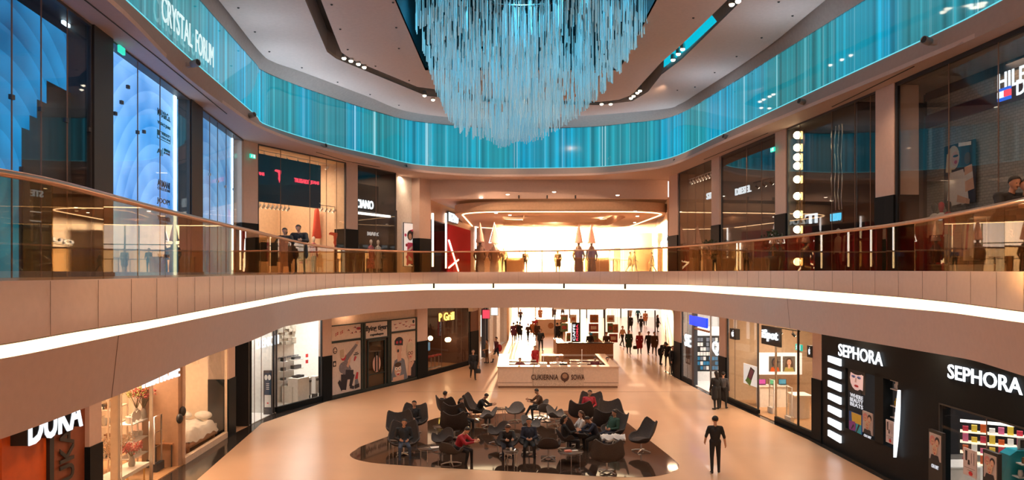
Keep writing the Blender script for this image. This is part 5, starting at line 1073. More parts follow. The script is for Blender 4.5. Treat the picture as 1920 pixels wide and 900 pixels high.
# shelf wall at the back: rows of coloured make-up
lipc = [mat('lip_red', (.5, .03, .06), .4), mat('lip_pink', (.6, .12, .25), .4), mat('lip_nude', (.6, .35, .25), .4), white, mat('lip_dark', (.08, .02, .03), .4), mat('lip_brown', (.25, .1, .06), .4)]
YB = 26.6
t = thing('cosmetics_shelf', 'long black make-up shelf wall in the cosmetics shop', 'shelf', (16.5, YB, 0)); mb = MB(); mb.box((16.6, YB, 1.35), (5.4, .06, 2.6), blackm); mb.build('back_board', t)
zrow = [.55, .8, 1.05, 1.4, 1.75]
for z in zrow: mb = MB(); mb.box((16.6, YB - .25, z), (5.4, .45, .03), blackm); mb.box((16.6, YB - .48, z + .0), (5.4, .02, .05), mat('price_rail', (.5, .5, .5), .4)); mb.build('shelf_board', t)
mb = MB(); mb.box((16.6, YB - .3, 2.1), (5.4, .5, .06), blackm); 
for x in (15.0, 17.9): mb.box((x, YB - .56, 2.1), (1.0, .02, .12), litlet)
mb.build('light_header', t)
cnt = 0
for r_, z in enumerate(zrow):
    for k in range(46):
        x = 14.0 + k * .114; m_ = lipc[(int(k / 3) * 7 + r_ * 3) % 6]; mb = MB(); h = .1 + .06 * ((k * 7 + r_) % 3) / 2
        mb.box((x, YB - .36, z + .015 + h / 2), (.07, .07, h), m_); mb.box((x, YB - .36, z + .015 + h + .02), (.05, .05, .04), blackm if m_ is not white else pr_r); mb.build('make_up_item', label='small make-up item in the rows of the black shelf wall', cat='make-up', group='make-up rows on the black shelf wall'); cnt += 1
# slanting yellow-lit gondola
t = thing('gondola_shelf', 'bright white stepped shelf with red and yellow boxes, cosmetics shop', 'shelf', (14.3, 22.2, 0)); gx0, gx1 = 13.5, 15.3
mb = MB(); mb.prism([(gx0, 22.5), (gx1, 21.4), (gx1 + .3, 21.9), (gx0 + .3, 23.0)], .03, .5, white); mb.build('base', t)
gu = Vector((gx1 - gx0, -1.1, 0)).normalized(); gn = Vector((gu.y, -gu.x, 0)); gn = gn if gn.y < 0 else -gn
for j in range(5):
    z = .5 + j * .3; o_ = Vector((gx0, 22.5, 0)) - gn * (.07 * j); mb = MB(); P = [o_, o_ + gu * 2.1, o_ + gu * 2.1 - gn * .3, o_ - gn * .3]
    mb.hexa([(p.x, p.y, z) for p in P] + [(p.x, p.y, z + .04) for p in P], lit if j == 4 else mat('lit_shelf', (.8, .75, .65), .4, emit=(1, .85, .6), es=.8)); mb.build('shelf_board', t)
    if j < 4:
        for k in range(9):
            mb = MB(); c = o_ + gu * (.14 + k * .228) - gn * .14; Mr = Matrix.Rotation(math.atan2(gu.y, gu.x), 3, 'Z'); h = .14 + .05 * ((k + j) % 3); mb.box((c.x, c.y, z + .04 + h / 2), (.15, .14, h), [lipc[0], cols4[0], orange, white, lipc[1], cols4[0]][(k + 2 * j) % 6], M=Mr); mb.build('product_box', label='bright product box on the stepped white shelf', cat='box', group='boxes on the stepped white shelf')
# teal rounded display
c = Vector((13.15, 19.0, 0)); t = thing('display_stand', 'rounded teal display stand with white shelves of jars', 'display stand', c); tq = mat('turquoise_plastic', (.02, .35, .45), .35)
mb = MB(); prof = [(-.75, 0), (-.72, .6), (-.62, 1.2), (-.48, 1.6), (-.3, 1.72), (.3, 1.72), (.48, 1.6), (.62, 1.2), (.72, .6), (.75, 0)]
mb.face([(c.x + x, c.y, z) for x, z in prof], tq); mb.face([(c.x + x, c.y + .4, z) for x, z in prof[::-1]], tq); mb.grid([[(c.x + x, c.y, z) for x, z in prof], [(c.x + x, c.y + .4, z) for x, z in prof]], tq, smooth=False); mb.build('body', t)
for j, z in enumerate((.45, .78, 1.1, 1.42)):
    w_ = .62 - .06 * j * 1.6; mb = MB(); mb.box((c.x, c.y - .12, z), (w_ * 2, .26, .03), white); mb.build('shelf_board', t)
    for k in range(5):
        mb = MB(); q = Vector((c.x - w_ + .12 + k * (2 * w_ - .24) / 4, c.y - .14, z + .015)); mb.lathe([(.055, 0), (.06, .1), (.05, .11), (.05, .15)], q, [cream, tq, white, mat('jar_amber', (.3, .12, .03), .3), mat('jar_green', (.15, .4, .1), .4)][(k + j) % 5], 10); mb.build('cosmetics_jar', label='small cosmetics jar on the rounded teal display stand', cat='jar', group='jars on the teal display')
mb = MB(); mb.box((c.x, c.y + .1, 1.88), (.42, .05, .3), white); mb.box((c.x, c.y + .07, 1.88), (.32, .02, .2), blackm); mb.build('top_screen', t)
mb = MB(); mb.face([(c.x + x, c.y - .003, z) for x, z in ell(0, .22, .5, .13, 16)], lipc[1]); mb.build('pink_band', t)
mb = MB(); mb.box((12.7, 21.6, .35), (1.2, .8, .7), mat('counter_pale', (.6, .55, .5), .4)); mb.box((12.7, 21.6, .72), (1.25, .85, .04), white); mb.build('display_counter', label='low pale counter between poster stand and cosmetics shelves', cat='counter')
# ================================================================ CRYSTAL LAMP
rodm = bpy.data.materials.new('crystal_rod'); rodm.use_nodes = True; nt = rodm.node_tree; nt.nodes.clear()
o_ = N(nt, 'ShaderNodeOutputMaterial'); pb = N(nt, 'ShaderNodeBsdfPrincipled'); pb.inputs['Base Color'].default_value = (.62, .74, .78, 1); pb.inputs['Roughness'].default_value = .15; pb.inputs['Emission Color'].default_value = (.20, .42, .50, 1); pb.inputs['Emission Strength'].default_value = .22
tr = N(nt, 'ShaderNodeBsdfTransparent'); tr.inputs[0].default_value = (.8, .95, 1, 1); mx = N(nt, 'ShaderNodeMixShader'); mx.inputs[0].default_value = .42
nt.links.new(tr.outputs[0], mx.inputs[1]); nt.links.new(pb.outputs[0], mx.inputs[2]); nt.links.new(mx.outputs[0], o_.inputs[0])
rods = []; rr = random.Random(21); cx, cy = .35, 27.2
def bowl(r, c=0): return CZ + 4.75 + 3.9 * (max(r, 0) ** (2.4 - 1.0 * c))          # r 0..1 -> height of the lower ends
RX, RY = 4.35, 4.2
for ring in range(17):
    r0 = .05 + ring * .058; n = int(16 + r0 * 150)
    for k in range(n):
        a = 2 * math.pi * (k + rr.random() * .3) / n; r_ = r0 + rr.uniform(-.006, .006)
        gap = math.sin(a * 4 + ring * .5) + .6 * math.sin(a * 9 - ring * .7)
        if gap > .45 and ring > 4: continue
        zb = bowl(r_, math.cos(a)) + .3 * math.sin(a * 4 + ring * .5) * min(r_ * 2.2, 1) + rr.uniform(-.05, .05)
        L_ = rr.choice((.6, .8, 1.0, 1.3))
        x, y = cx + (RX + .45 * math.cos(a)) * r_ * math.cos(a), cy + RY * r_ * math.sin(a); rods.append((x, y, zb, L_))
        if rr.random() < (.75 if ring % 3 else .3): rods.append((x, y, zb + L_ + .35 + rr.random() * .3, rr.choice((.8, 1.2, 1.5))))
        if rr.random() < .3: rods.append((x, y, zb + L_ + 2.2 + rr.random() * .3, 1.2))
rods = [q for q in rods if q[2] < CZ + 11]
t = thing('crystal_chandelier', 'huge hanging lamp of pale blue crystal rods in the ceiling opening', 'chandelier', (cx, cy, CZ + 4.7)); t['_o'] = (cx, cy, CZ + 4.7)
fr_ = sorted(rods, key=lambda q: q[1])[:100]; rest = sorted(rods, key=lambda q: q[1])[100:]
def rod(mb, q): mb.tube([(q[0], q[1], q[2]), (q[0], q[1], q[2] + q[3])], .021, rodm, 5)
for q in fr_: mb = MB(); rod(mb, q); mb.build('crystal_rod', t)
mb = MB()
for q in rest: rod(mb, q)
mb.build('crystal_rods', t, kind='stuff')
mb = MB()
for q in rods[::4]: mb.tube([(q[0], q[1], q[2] + q[3]), (q[0], q[1], min(max(ZC + .1, q[2] + q[3] + .5), ZC + 3))], .004, steel, 3, caps=False)
for rg in (.35, .6, .85): mb.tube([(cx + 4 * rg * math.cos(k * math.pi / 20), cy + 4 * rg * math.sin(k * math.pi / 20), ZC + 1.9) for k in range(41)], .05, darkm, 6)
mb.build('hanger_frame', t)
for x, y in ((cx - 2, cy - 1.5), (cx + 2, cy - 1.5), (cx, cy + 2.5)): spot((x, y, ZC + 2.6), (x, y, 10), 1300, 120, (.15, .75, 1), .3)
# ceiling spotlight clusters in the slot
def cluster(pts, label):
    c = lift([pts[0]], 8.55)[0]; t = thing('spotlight_cluster', label, 'spotlight', (c[0], c[1], CZ + 8.55), 'spotlight clusters in the ceiling groove'); t['_o'] = (c[0], c[1], CZ + 8.55)
    for px, py in pts:
        x, y, _ = lift([(px, py)], 8.5)[0]; mb = MB(); e = Vector((x, y, CZ + 8.5)); mb.tube([e + Vector((0, .02, .22)), e], [.09, .1], steel, 10); hd_ = mb.build('spotlight', t); mb = MB(); mb.tube([e - Vector((0, 0, .001)), e - Vector((0, .01, .02))], .085, lamp_m, 10); mb.build('lens', hd_)
        spot((x, y, CZ + 8.4), (x * .6, y - 2 + rr.random() * 4, 0), 330, 75, WARM, .1)
cluster([(645, 109), (658, 114), (672, 120), (683, 126)], 'cluster of four bright spotlights at the bend of the ceiling groove')
cluster([(1200, 170), (1195, 174), (1188, 180), (1183, 184)], 'cluster of bright spotlights beside the hanging crystal lamp')
cluster([(1280, 92), (1272, 101), (1262, 112)], 'cluster of three spotlights in the teal lit ceiling groove')
cluster([(1372, 8), (1384, 2)], 'pair of spotlights high in the teal lit groove')
cluster([(1128, 195), (1145, 195)], 'pair of spotlights at the far end of the ceiling groove')
cluster([(796, 179), (812, 187)], 'pair of spotlights at the end of the groove beyond the crystals')
mb = MB(); rr2 = random.Random(2)
for px, py in ((447, 16), (478, 61), (505, 98), (566, 128), (633, 155), (694, 178), (748, 198), (622, 10), (638, 56), (652, 94), (737, 6), (743, 53), (748, 92), (704, 125), (767, 152), (1300, 35), (1460, 5), (1486, 31), (1428, 72), (1381, 107), (1340, 137), (1303, 164), (1170, 60), (1270, 170)):
    x, y, _ = lift([(px, py)], 8.57)[0]; mb.lathe([(.03, 0), (.045, .03)], (x, y, ZC - .03), blackm, 8)
mb.build('ceiling_dot', label='small dark sprinkler heads dotted over the pale ceiling', cat='sprinkler', kind='stuff')

# ================================================================ FAR END, UPPER FLOOR
mb = MB(); mb.hexa([(-5.7, 46.0, CZ + 4.45), (9.6, 46.0, CZ + 4.45), (9.6, 46.6, CZ + 4.45), (-5.7, 46.6, CZ + 4.45), (-5.7, 46.0, UH + .1), (9.6, 46.0, UH + .1), (9.6, 46.6, UH + .1), (-5.7, 46.6, UH + .1)], plaster); struct(mb, 'wall_beam')
struct(MB().prism([(-6, 46.5), (16, 46.5), (16, 80), (-6, 80)], CZ + 4.5, CZ + 4.6, plaster), 'ceiling_corridor')
# rounded ceiling disc with glowing inset lines
def rrect(cx_, cy_, wx, wy, r, n=8):
    out = []
    for (sx, sy, a0) in ((1, 1, 0), (-1, 1, 90), (-1, -1, 180), (1, -1, 270)):
        for k in range(n + 1): a = R(a0 + 90 * k / n); out.append((cx_ + sx * (wx - r) + r * math.cos(a), cy_ + sy * (wy - r) + r * math.sin(a)))
    return out
O_ = rrect(3.3, 56, 7.1, 9.6, 3.2); I_ = rrect(3.6, 57, 4.3, 6.8, 1.8)
wm = mat('corridor_ceiling', (.62, .42, .28), .7)
mb = MB(); mb.grid([[(x, y, CZ + 3.75) for x, y in O_ + O_[:1]], [(x, y, CZ + 4.3) for x, y in O_ + O_[:1]]], wm)
mb.prism(O_ + [O_[0], I_[0]] + I_[::-1], CZ + 3.74, CZ + 3.78, wm)
mb.grid([[(x, y, CZ + 3.78) for x, y in I_ + I_[:1]], [(x, y, CZ + 4.35) for x, y in I_ + I_[:1]]], wm)
struct(mb, 'ceiling_disc')
I2 = rrect(3.3, 56, 6.6, 9.1, 2.9)
mb = MB(); mb.tube([(x, y, CZ + 3.73) for x, y in I2 + I2[:1]], .05, emis('ring_lamp', (1, .6, .3), 6), 5, caps=False); mb.tube([(x, y, CZ + 4.3) for x, y in rrect(3.6, 57, 4.5, 7.0, 1.8) + rrect(3.6, 57, 4.5, 7.0, 1.8)[:1]], .12, MATS['ring_lamp'], 5, caps=False)
mb.build('ring_light', label='glowing warm line lights round the far ceiling disc', cat='strip light')
I3 = rrect(3.9, 58, 3.0, 4.6, 1.2); mb = MB(); mb.prism(I3, CZ + 4.05, CZ + 4.2, wm); struct(mb, 'ceiling_inset')
for x, y in ((-1, 50), (8, 50), (3, 49), (3, 62)): area((x, y, CZ + 3.7), 1, 1, 260, (1, .58, .33))
for k, (px, py) in enumerate(((902, 395), (952, 390), (930, 400), (956, 404), (1039, 386), (1158, 391), (1191, 397), (1195, 406), (1190, 418), (1221, 425))):
    h = 3.71; Y = F * h / (HY - py); x = (px - 960) / F * Y; inside = abs(x - 3.3) < 6.9 and abs(Y - 56) < 9.4 and not (abs(x - 3.6) < 4.4 and abs(Y - 57) < 6.9); mb = MB(); mb.lathe([(.09, 0), (.11, .03)], (x, Y, CZ + h if inside else CZ + 4.48), lamp_m, 10); mb.build('downlight', label='small bright downlight in the far ceiling disc', cat='downlight', group='downlights of the far ceiling disc')
for px in (973, 1026, 1079): 
    mb = MB(); mb.box(((px - 960) / F * 45.9, 45.9, CZ + 4.55), (.09, .12, .2), blackm); mb.build('beam_sensor', label='small black sensor on the beam over the far opening', cat='sensor', group='black sensors on the beam')
redw = mat('red_glass_wall', (.42, .03, .035), .9, spec=0)
UE = Seg((-5.3, 46.3), (-1.2, 78)); UF = Seg((15, 79), (9.7, 46.6))
# side walls
mb = MB(); UE.box(mb, UE.s(840), UE.s(882), Z2, CZ + 3.3, -.1, .02, MATS['red_glass_wall']); UE.box(mb, UE.s(882), UE.L, Z2, CZ + 4.5, -.4, 0, mat('corridor_wall', (.6, .4, .28), .6)); UE.box(mb, 0, UE.L, CZ + 3.3, CZ + 4.5, -.4, 0, MATS['corridor_wall']); struct(mb, 'wall_corridor_west')
mb = MB(); UF.box(mb, 0, UF.L, Z2, CZ + 4.5, -.4, 0, MATS['corridor_wall']); struct(mb, 'wall_corridor_east')
redw = mat('red_glass_wall', (.25, .02, .02), .2); 
room(UE, 807, 881, Z2, CZ + 3.3, 4, redw, wood, blackm, 'wall_shop_red', 60, (1, .5, .4))
tubew = emis('neon_white', (1, .9, .85), 5)
for k, (x0, y0, x1, y1) in enumerate(((808.5, 399, 808.5, 500), (833.5, 399, 833.5, 503), (890, 407, 890, 506), (839, 450, 857, 508), (839, 502, 857, 487))):
    mb = MB(); d = .1; f_ = lambda x, y: UE.p(UE.s(x), UE.z(x, y, d), d); mb.tube([f_(x0, y0), f_(x1, y1)], .06, tubew, 8); mb.build('neon_tube', label=('upright white neon tube at the edge of the red shop', 'upright white neon tube beside the red shop sign', 'upright white neon tube at the far side of the red shop', 'long slanting white neon tube before the red shop', 'short slanting white neon tube crossing the long one')[k], cat='neon tube')
sign(UE, 'shop_sign', 'small lit white letters on black board over the red shop', 'BIZUU', 842, 859, 401, 417, litlet, d=.2, back=blackm)
mb = MB(); c = UE.p(UE.s(820), CZ - .1, -1); mb.ball(c + Vector((0, 0, .9)), (.5, .2, .75), mat('red_velvet', (.5, .02, .05), .6), 14, 10); mb.box(c, (.5, .4, .2), blackm); mb.build('velvet_chair_back', label='round red velvet chair back in the red shop window', cat='chair')
sign(UF, 'shop_sign', 'white letters QUIOSQUE on dark board at the end of the far corridor', 'QUIOSQUE'[:4], 1239, 1250, 449, 458, litlet, d=.1, back=darkm)
# glazed end wall with daylight
def glazing(x0, x1, z0, z1, Y, nx, zs, gname, label=None):
    nwin[0] += 1; mb = MB(); mb.box(((x0 + x1) / 2, Y, (z0 + z1) / 2), (x1 - x0, .02, z1 - z0), glass(gname, (.95, .95, .93)))
    for k in range(nx + 1): mb.box((x0 + (x1 - x0) * k / nx, Y, (z0 + z1) / 2), (.14, .14, z1 - z0), darkm)
    for z in zs: mb.box(((x0 + x1) / 2, Y, z), (x1 - x0, .12, .1), darkm)
    struct(mb, 'window_%d' % nwin[0])
glazing(-1.6, 15.2, Z2, CZ + 4.5, 79.5, 7, (CZ + 2.6,), 'end_glass')
glazing(-6, 26, 0, 4.75, 100, 14, (2.6,), 'end_glass')
struct(MB().prism([(-60, 102.5), (90, 102.5), (90, 400), (-60, 400)], -.4, -.05, mat('plaza_paving', (.5, .5, .52), .7)), 'ground_plaza')
# ---- figures with tall pointed hats (decor) and far kiosks upstairs
def gnome(px, Y, label, lit_=False):
    x = (px - 960) / F * Y; c = Vector((x, Y, Z2)); t = thing('hat_figure', label, 'decoration figure', c, 'figures with tall pointed hats'); t['_o'] = tuple(c)
    dkb = mat('figure_body', (.10, .05, .04), .8)
    mb = MB(); mb.lathe([(.28, 0), (.32, .3), (.26, .9), (.3, 1.45), (.2, 1.75), (.09, 1.85), (.085, 1.95), (.12, 2.02), (.001, 2.1)], c, dkb, 16); mb.build('body', t)
    mb = MB(); mb.lathe([(.26, 0), (.3, .05), (.27, .14), (.19, .6), (.1, 1.0), (.03, 1.32), (.001, 1.36)], c + Vector((0, 0, 2.02)), mat('hat_felt', (.5, .32, .28), .9), 16); mb.build('hat', t)
    mb = MB()
    for s_ in (-1, 1): mb.tube([c + Vector((.26 * s_, 0, 1.6)), c + Vector((.38 * s_, -.1, 1.15)), c + Vector((.28 * s_, -.25, .85))], [.08, .07, .055], dkb, 8)
    mb.build('arms', t)
    if lit_: mb = MB(); mb.tube([c + Vector((x, -.2, z)) for x, z in ((-.36, 2.08), (0, 3.5), (.36, 2.08), (-.36, 2.08))], .025, emis('neon_white', (1, .9, .85), 5), 6); mb.build('light_outline', t)
gnome(900, 50, 'dark figure in pointed hat beside the red shop'); gnome(927, 52, 'dark figure in pointed hat with glowing white outline', True); gnome(1085, 51, 'dark figure in pointed hat beside the sunlit glare'); gnome(1109, 51.6, 'dark figure in pointed hat behind its twin, by the sunlit glare')
mb = MB(); 
for x in range(8): mb.tube([(1.2 + x * 1.2, 60, Z2), (1.2 + x * 1.2, 60, Z2 + 1.0)], .03, steel, 6)
mb.tube([(1.2, 60, Z2 + 1.0), (9.6, 60, Z2 + 1.0)], .03, steel, 6); mb.build('queue_rail', label='thin steel railing crossing the far upper corridor', cat='railing')
pc_ = mat('sun_pale_panel', (.7, .5, .35), .5)
mb = MB(); mb.box((12.3, 70, CZ + 1.7), (1.6, .3, 3.7), pc_); mb.build('advert_pillar', label='pale upright advert pillar before the bright far windows', cat='advert pillar')
mb = MB(); mb.box((9.3, 66, CZ + 1.0), (.5, .3, 2.2), mat('terracotta_panel', (.3, .08, .04), .6)); mb.build('advert_pillar', label='narrow brown advert pillar beside the walkers in the far upper corridor', cat='advert pillar')
for k, (x, w_) in enumerate(((-1.8, 1.2), (.2, 1.4), (6.6, 1.8))):
    mb = MB(); mb.box((x, 56 + k, Z2 + .55), (w_, .8, 1.1), pc_); mb.box((x, 56 + k, Z2 + 1.12), (w_ + .1, .9, .05), white); mb.build('stall_counter', label=('small pale stall counter beside the red shop corridor', 'small pale stall counter in the low sun glare', 'wide pale stall counter beside the pointed hat pair')[k], cat='counter')

# ================================================================ FAR END, GROUND FLOOR
LE = Seg((-2.6, 49.6), (-.3, 68)); LF = Seg((-.3, 68), (.0, 100)); RE = Seg((20, 100), (10.3, 47.6))
room(LE, 897, 949, 0, LH, 3.5, mat('corridor_shop_wall', (.62, .45, .33), .6), white, white, 'wall_shop_corridor', 160, (1, .85, .7))
mb = MB(); LE.box(mb, 0, LE.L, 3.6, LH, -.3, 0, cream)
for p in (897, 908, 913, 923, 936, 949): LE.box(mb, LE.s(p) - .1, LE.s(p) + .1, 0, LH, -.2, .08, darkm if p in (908, 913) else cream)
LF.box(mb, 0, LF.L, 0, LH, -.4, 0, cream); struct(mb, 'wall_corridor_lower_west')
mb = MB(); RE.box(mb, 0, RE.L, 0, LH, -.4, 0, mat('brown_wall', (.22, .14, .09), .6)); struct(mb, 'wall_corridor_lower_east')
for k, (px, col_) in enumerate(((905, redl), (921, lit))):
    c = LE.p(LE.s(px), 3.2, .25); mb = MB(); mb.box(c, (.5, .12, .6), col_); mb.box(c, (.56, .08, .66), blackm); mb.build('blade_sign', label=('small red glowing hanging sign at the corridor shop', 'small white glowing hanging sign at the corridor shop')[k], cat='sign')
for k in range(5): # lit panels in corridor shops
    mb = MB(); LE.box(mb, LE.s(901 + k * 9), LE.s(905 + k * 9), .8 + .3 * (k % 2), 2.6, -1.6, -1.5, lit); mb.build('light_box', label='bright white panel inside the glazed corridor shop', cat='light panel', group='bright panels in the corridor shop')
# cake kiosk
kx0, kx1, ky0, ky1 = (933 - 960) / F * 40.1, (1160 - 960) / F * 40.1, 40.1, 46.2
kw = mat('kiosk_cream', (.62, .46, .35), .5)
t = thing('cake_kiosk', 'square cream kiosk with CUKIERNIA SOWA lettering in the middle of the hall', 'kiosk', ((kx0 + kx1) / 2, ky0, 0)); t['_o'] = ((kx0 + kx1) / 2, ky0, 0)
def kbox(nm, x0, x1, y0, y1, z0, z1, m_, lb=None):
    mb = MB(); mb.hexa([(x0, y0, z0), (x1, y0, z0), (x1, y1, z0), (x0, y1, z0), (x0, y0, z1), (x1, y0, z1), (x1, y1, z1), (x0, y1, z1)], m_); return mb.build(nm, t, label=lb)
h = 1.12; pw = 1.9
kbox('front_panel', kx0, kx0 + pw, ky0, ky0 + .3, .12, h, kw); kbox('front_panel', kx1 - pw, kx1, ky0, ky0 + .3, .12, h, kw)
kbox('name_panel', kx0 + pw + .01, kx1 - pw - .01, ky0 - .03, ky0 + .3, .12, h, mat('kiosk_lace', (.5, .38, .29), .5, noise=.25, nscale=22))
kbox('side_panel', kx0, kx0 + .3, ky0 + .31, ky1, .12, h, kw); kbox('side_panel', kx1 - .3, kx1, ky0 + .31, ky1, .12, h, kw); kbox('plinth', kx0 + .05, kx1 - .05, ky0 + .05, ky1 - .05, 0, .12, mat('plinth_brown', (.25, .14, .09), .5))
kbox('worktop', kx0 - .03, kx1 + .03, ky0 - .05, ky0 + .6, h, h + .05, kw); kbox('worktop', kx0 - .03, kx0 + .6, ky0 + .61, ky1, h, h + .05, kw); kbox('worktop', kx1 - .6, kx1 + .03, ky0 + .61, ky1, h, h + .05, kw); kbox('groove', kx0 + .02, kx0 + pw - .03, ky0 - .004, ky0 - .0005, .28, .31, seam); kbox('groove', kx1 - pw + .03, kx1 - .02, ky0 - .004, ky0 - .0005, .28, .31, seam)
for x0, x1 in ((kx0 + .6, kx0 + 2.2), (kx1 - 2.3, kx1 - .6)):
    for k in range(3): kbox('display_case', x0, x1, ky0 + 1.2 + k * 1.3, ky0 + 1.9 + k * 1.3, .13, 1.0, mat('chocolate_case', (.12, .02, .015), .4)); kbox('case_top', x0, x1, ky0 + 1.2 + k * 1.3, ky0 + 1.35 + k * 1.3, 1.01, 1.05, white)
kbox('back_counter', kx0 + 2.6, kx1 - 2.6, ky1 - .8, ky1, .13, 1.15, wood)
kseg = Seg((kx0, ky0 - .03), (kx1, ky0 - .03))
mb = MB(); brn = mat('letter_brown', (.07, .03, .02), .5); wz = (F * 1)
def kz(py): return CZ + (HY - py) / F * ky0
add_text(mb, kseg, 'CUKIERNIA', kseg.s(996), kseg.s(1047), kz(712), kz(702), .02, brn, .02, .02); add_text(mb, kseg, 'SOWA', kseg.s(1071), kseg.s(1096), kz(712), kz(702), .02, brn, .02, .02); mb.build('lettering', t)
mb = MB(); kseg.poly(mb, ell(.5, .5, .5, .5, 20), kseg.s(1051), kseg.s(1067), kz(715), kz(698), .02, brn); kseg.poly(mb, ell(.5, .6, .3, .28, 16), kseg.s(1051), kseg.s(1067), kz(715), kz(698), .024, mat('letter_tan', (.3, .17, .1), .5)); kseg.poly(mb, [(.3, .1), (.7, .1), (.45, -.15)], kseg.s(1051), kseg.s(1067), kz(715), kz(698), .022, brn); mb.build('emblem', t)
for k, (x, y) in enumerate(((kx0 + 2.5, ky0 + .8), (kx0 + 4.6, ky0 + .8))):
    mb = MB(); mb.tube([(x, y, .13), (x, y, 2.0)], .02, white, 6); mb.build('post', t)
for k in range(5):
    x = kx0 + 2.5 + k * .55; mb = MB(); mb.box((x, ky0 + 1.0, .7), (.4, .4, 1.1), (white, kw, spk, kw, cream)[k]); mb.box((x, ky0 + .79, 1.0), (.3, .02, .25), (steel, spk, steel, white, steel)[k]); mb.build('coffee_machine', label=('white cabinet', 'cream cabinet', 'black coffee machine', 'tan cabinet', 'pale cabinet')[k] + ' inside the cream cake kiosk', cat='kitchen unit')
# food kiosk behind
fk = thing('food_kiosk', 'wooden food kiosk with hanging picture boards behind the cake kiosk', 'kiosk', (6.3, 56, 0)); fk['_o'] = (6.3, 56, 0)
def fbox(nm, x0, x1, y0, y1, z0, z1, m_): mb = MB(); mb.hexa([(x0, y0, z0), (x1, y0, z0), (x1, y1, z0), (x0, y1, z0), (x0, y0, z1), (x1, y0, z1), (x1, y1, z1), (x0, y1, z1)], m_); return mb.build(nm, fk)
fx0, fx1 = (1044 - 960) / F * 54, (1150 - 960) / F * 54
fbox('counter', fx0, fx1, 54, 54.6, 0, 1.05, wood); fbox('worktop', fx0 - .05, fx1 + .05, 53.95, 54.65, 1.05, 1.1, darkm); fbox('side_counter', fx0, fx0 + .6, 54.61, 58.5, 0, 1.05, wood); fbox('side_counter', fx1 - .6, fx1, 54.61, 58.5, 0, 1.05, wood)
fbox('white_band', fx0, fx1, 53.9, 53.94, .15, .28, white); fbox('roof_frame', fx0, fx1, 58.0, 58.3, 3.3, 3.45, white)
for x in (fx0 + .1, (fx0 + fx1) / 2, fx1 - .1): fbox('post', x - .05, x + .05, 58.1, 58.2, 0, 3.3, darkm)
pc = [mat('board_brown', (.25, .12, .07), .6, noise=.5, nscale=9), mat('board_cream', (.65, .55, .45), .6, noise=.2, nscale=9), mat('board_green', (.12, .17, .08), .6, noise=.5, nscale=9), mat('board_orange', (.4, .14, .05), .6, noise=.5, nscale=9), mat('board_red', (.3, .05, .04), .6, noise=.5, nscale=9)]
k = 0
for px, y0, y1, w_ in ((1058, 590, 604, 14), (1075, 590, 606, 12), (1058, 606, 622, 14), (1114, 590, 605, 16), (1113, 607, 622, 18), (1114, 624, 642, 16), (1145, 591, 604, 14), (1144, 606, 624, 10), (1154, 608, 624, 10), (1150, 626, 642, 16), (1066, 624, 640, 8)):
    Y = 58.0; c = atY(px, (y0 + y1) / 2, Y); mb = MB(); mb.box(c, (w_ * Y / F, .05, (y1 - y0) * Y / F), pc[k % 5]); mb.box(c + Vector((0, -.03, 0)), (w_ * Y / F * .6, .01, (y1 - y0) * Y / F * .4), pc[(k + 2) % 5]); [mb.tube([(c.x + q_, 58.02, c.z + .1), (c.x + q_, 58.02, 3.32)], .006, steel, 4) for q_ in (-.15, .15)]; mb.build('hanging_board', label=('brown board with pale strip, top corner over the sunny side', 'cream board in the top row beside the first brown board', 'green board under the first brown board', 'orange board in the middle of the top row', 'red board in the second row over the kiosk middle', 'brown board low in the middle under two others', 'cream board at the top corner over the far side', 'narrow green board in the second row, far side', 'narrow orange board in the second row, far side', 'red board low at the far side corner', 'small brown board beside the tall black sign')[k] + ', wooden kiosk', cat='board', group='picture boards of the wooden kiosk'); k += 1
t = thing('upright_sign', 'tall black sign with white letters CAFFE ROMA before the wooden kiosk', 'sign', ((1079 - 960) / F * 54.3, 54.3, 1.1)); c = atY(1079, 621, 54.3); c.z = 1.83; mb = MB(); mb.box(c, (.55, .1, 1.44), blackm); mb.build('sign_board', t)
ks = Seg((fx0, 54.24), (fx1, 54.24)); mb = MB(); add_text(mb, ks, 'CAFFE', c.x - fx0 - .2, c.x - fx0 - .02, c.z - .6, c.z + .6, .0, litlet, .01, .03, rot=True); add_text(mb, ks, 'ROMA', c.x - fx0 + .04, c.x - fx0 + .2, c.z - .6, c.z + .6, .0, redl, .01, .03, rot=True); mb.build('lettering', t)
mb = MB(); mb.box((3.9, 76, .7), (3.0, 2, 1.4), cream); mb.box((3.9, 76, 1.42), (3.1, 2.1, .05), white); c = Vector((3.9, 74.98, .8)); mb.face([c + Vector((x, 0, z)) for x, z in ell(0, 0, .3, .3)], wood); mb.build('info_counter', label='pale block counter with round emblem near the far glass wall', cat='counter')
mb = MB(); mb.box((12.5, 72, 2.6), (3.2, .3, .15), lit); mb.tube([(11.2, 72, 0), (11.2, 72, 2.5)], .06, darkm); mb.tube([(13.8, 72, 0), (13.8, 72, 2.5)], .06, darkm); mb.build('lit_gate', label='bright lit beam on dark posts behind the wooden kiosk', cat='light')

hz = bpy.data.materials.new('haze'); hz.use_nodes = True; nt = hz.node_tree; nt.nodes.clear(); ho_ = N(nt, 'ShaderNodeOutputMaterial'); vs_ = N(nt, 'ShaderNodeVolumeScatter'); vs_.inputs['Density'].default_value = .0035; vs_.inputs['Anisotropy'].default_value = .9; vs_.inputs['Color'].default_value = (1, .9, .75, 1); nt.links.new(vs_.outputs[0], ho_.inputs['Volume'])  # scattering volume added to imitate the glare around the sun
mb = MB(); mb.box((4.5, 62.5, CZ + 2.1), (21, 30, 4.3), hz); mb.build('glare_haze', label='added haze volume imitating sun glare in the far upper corridor', cat='haze', kind='stuff')

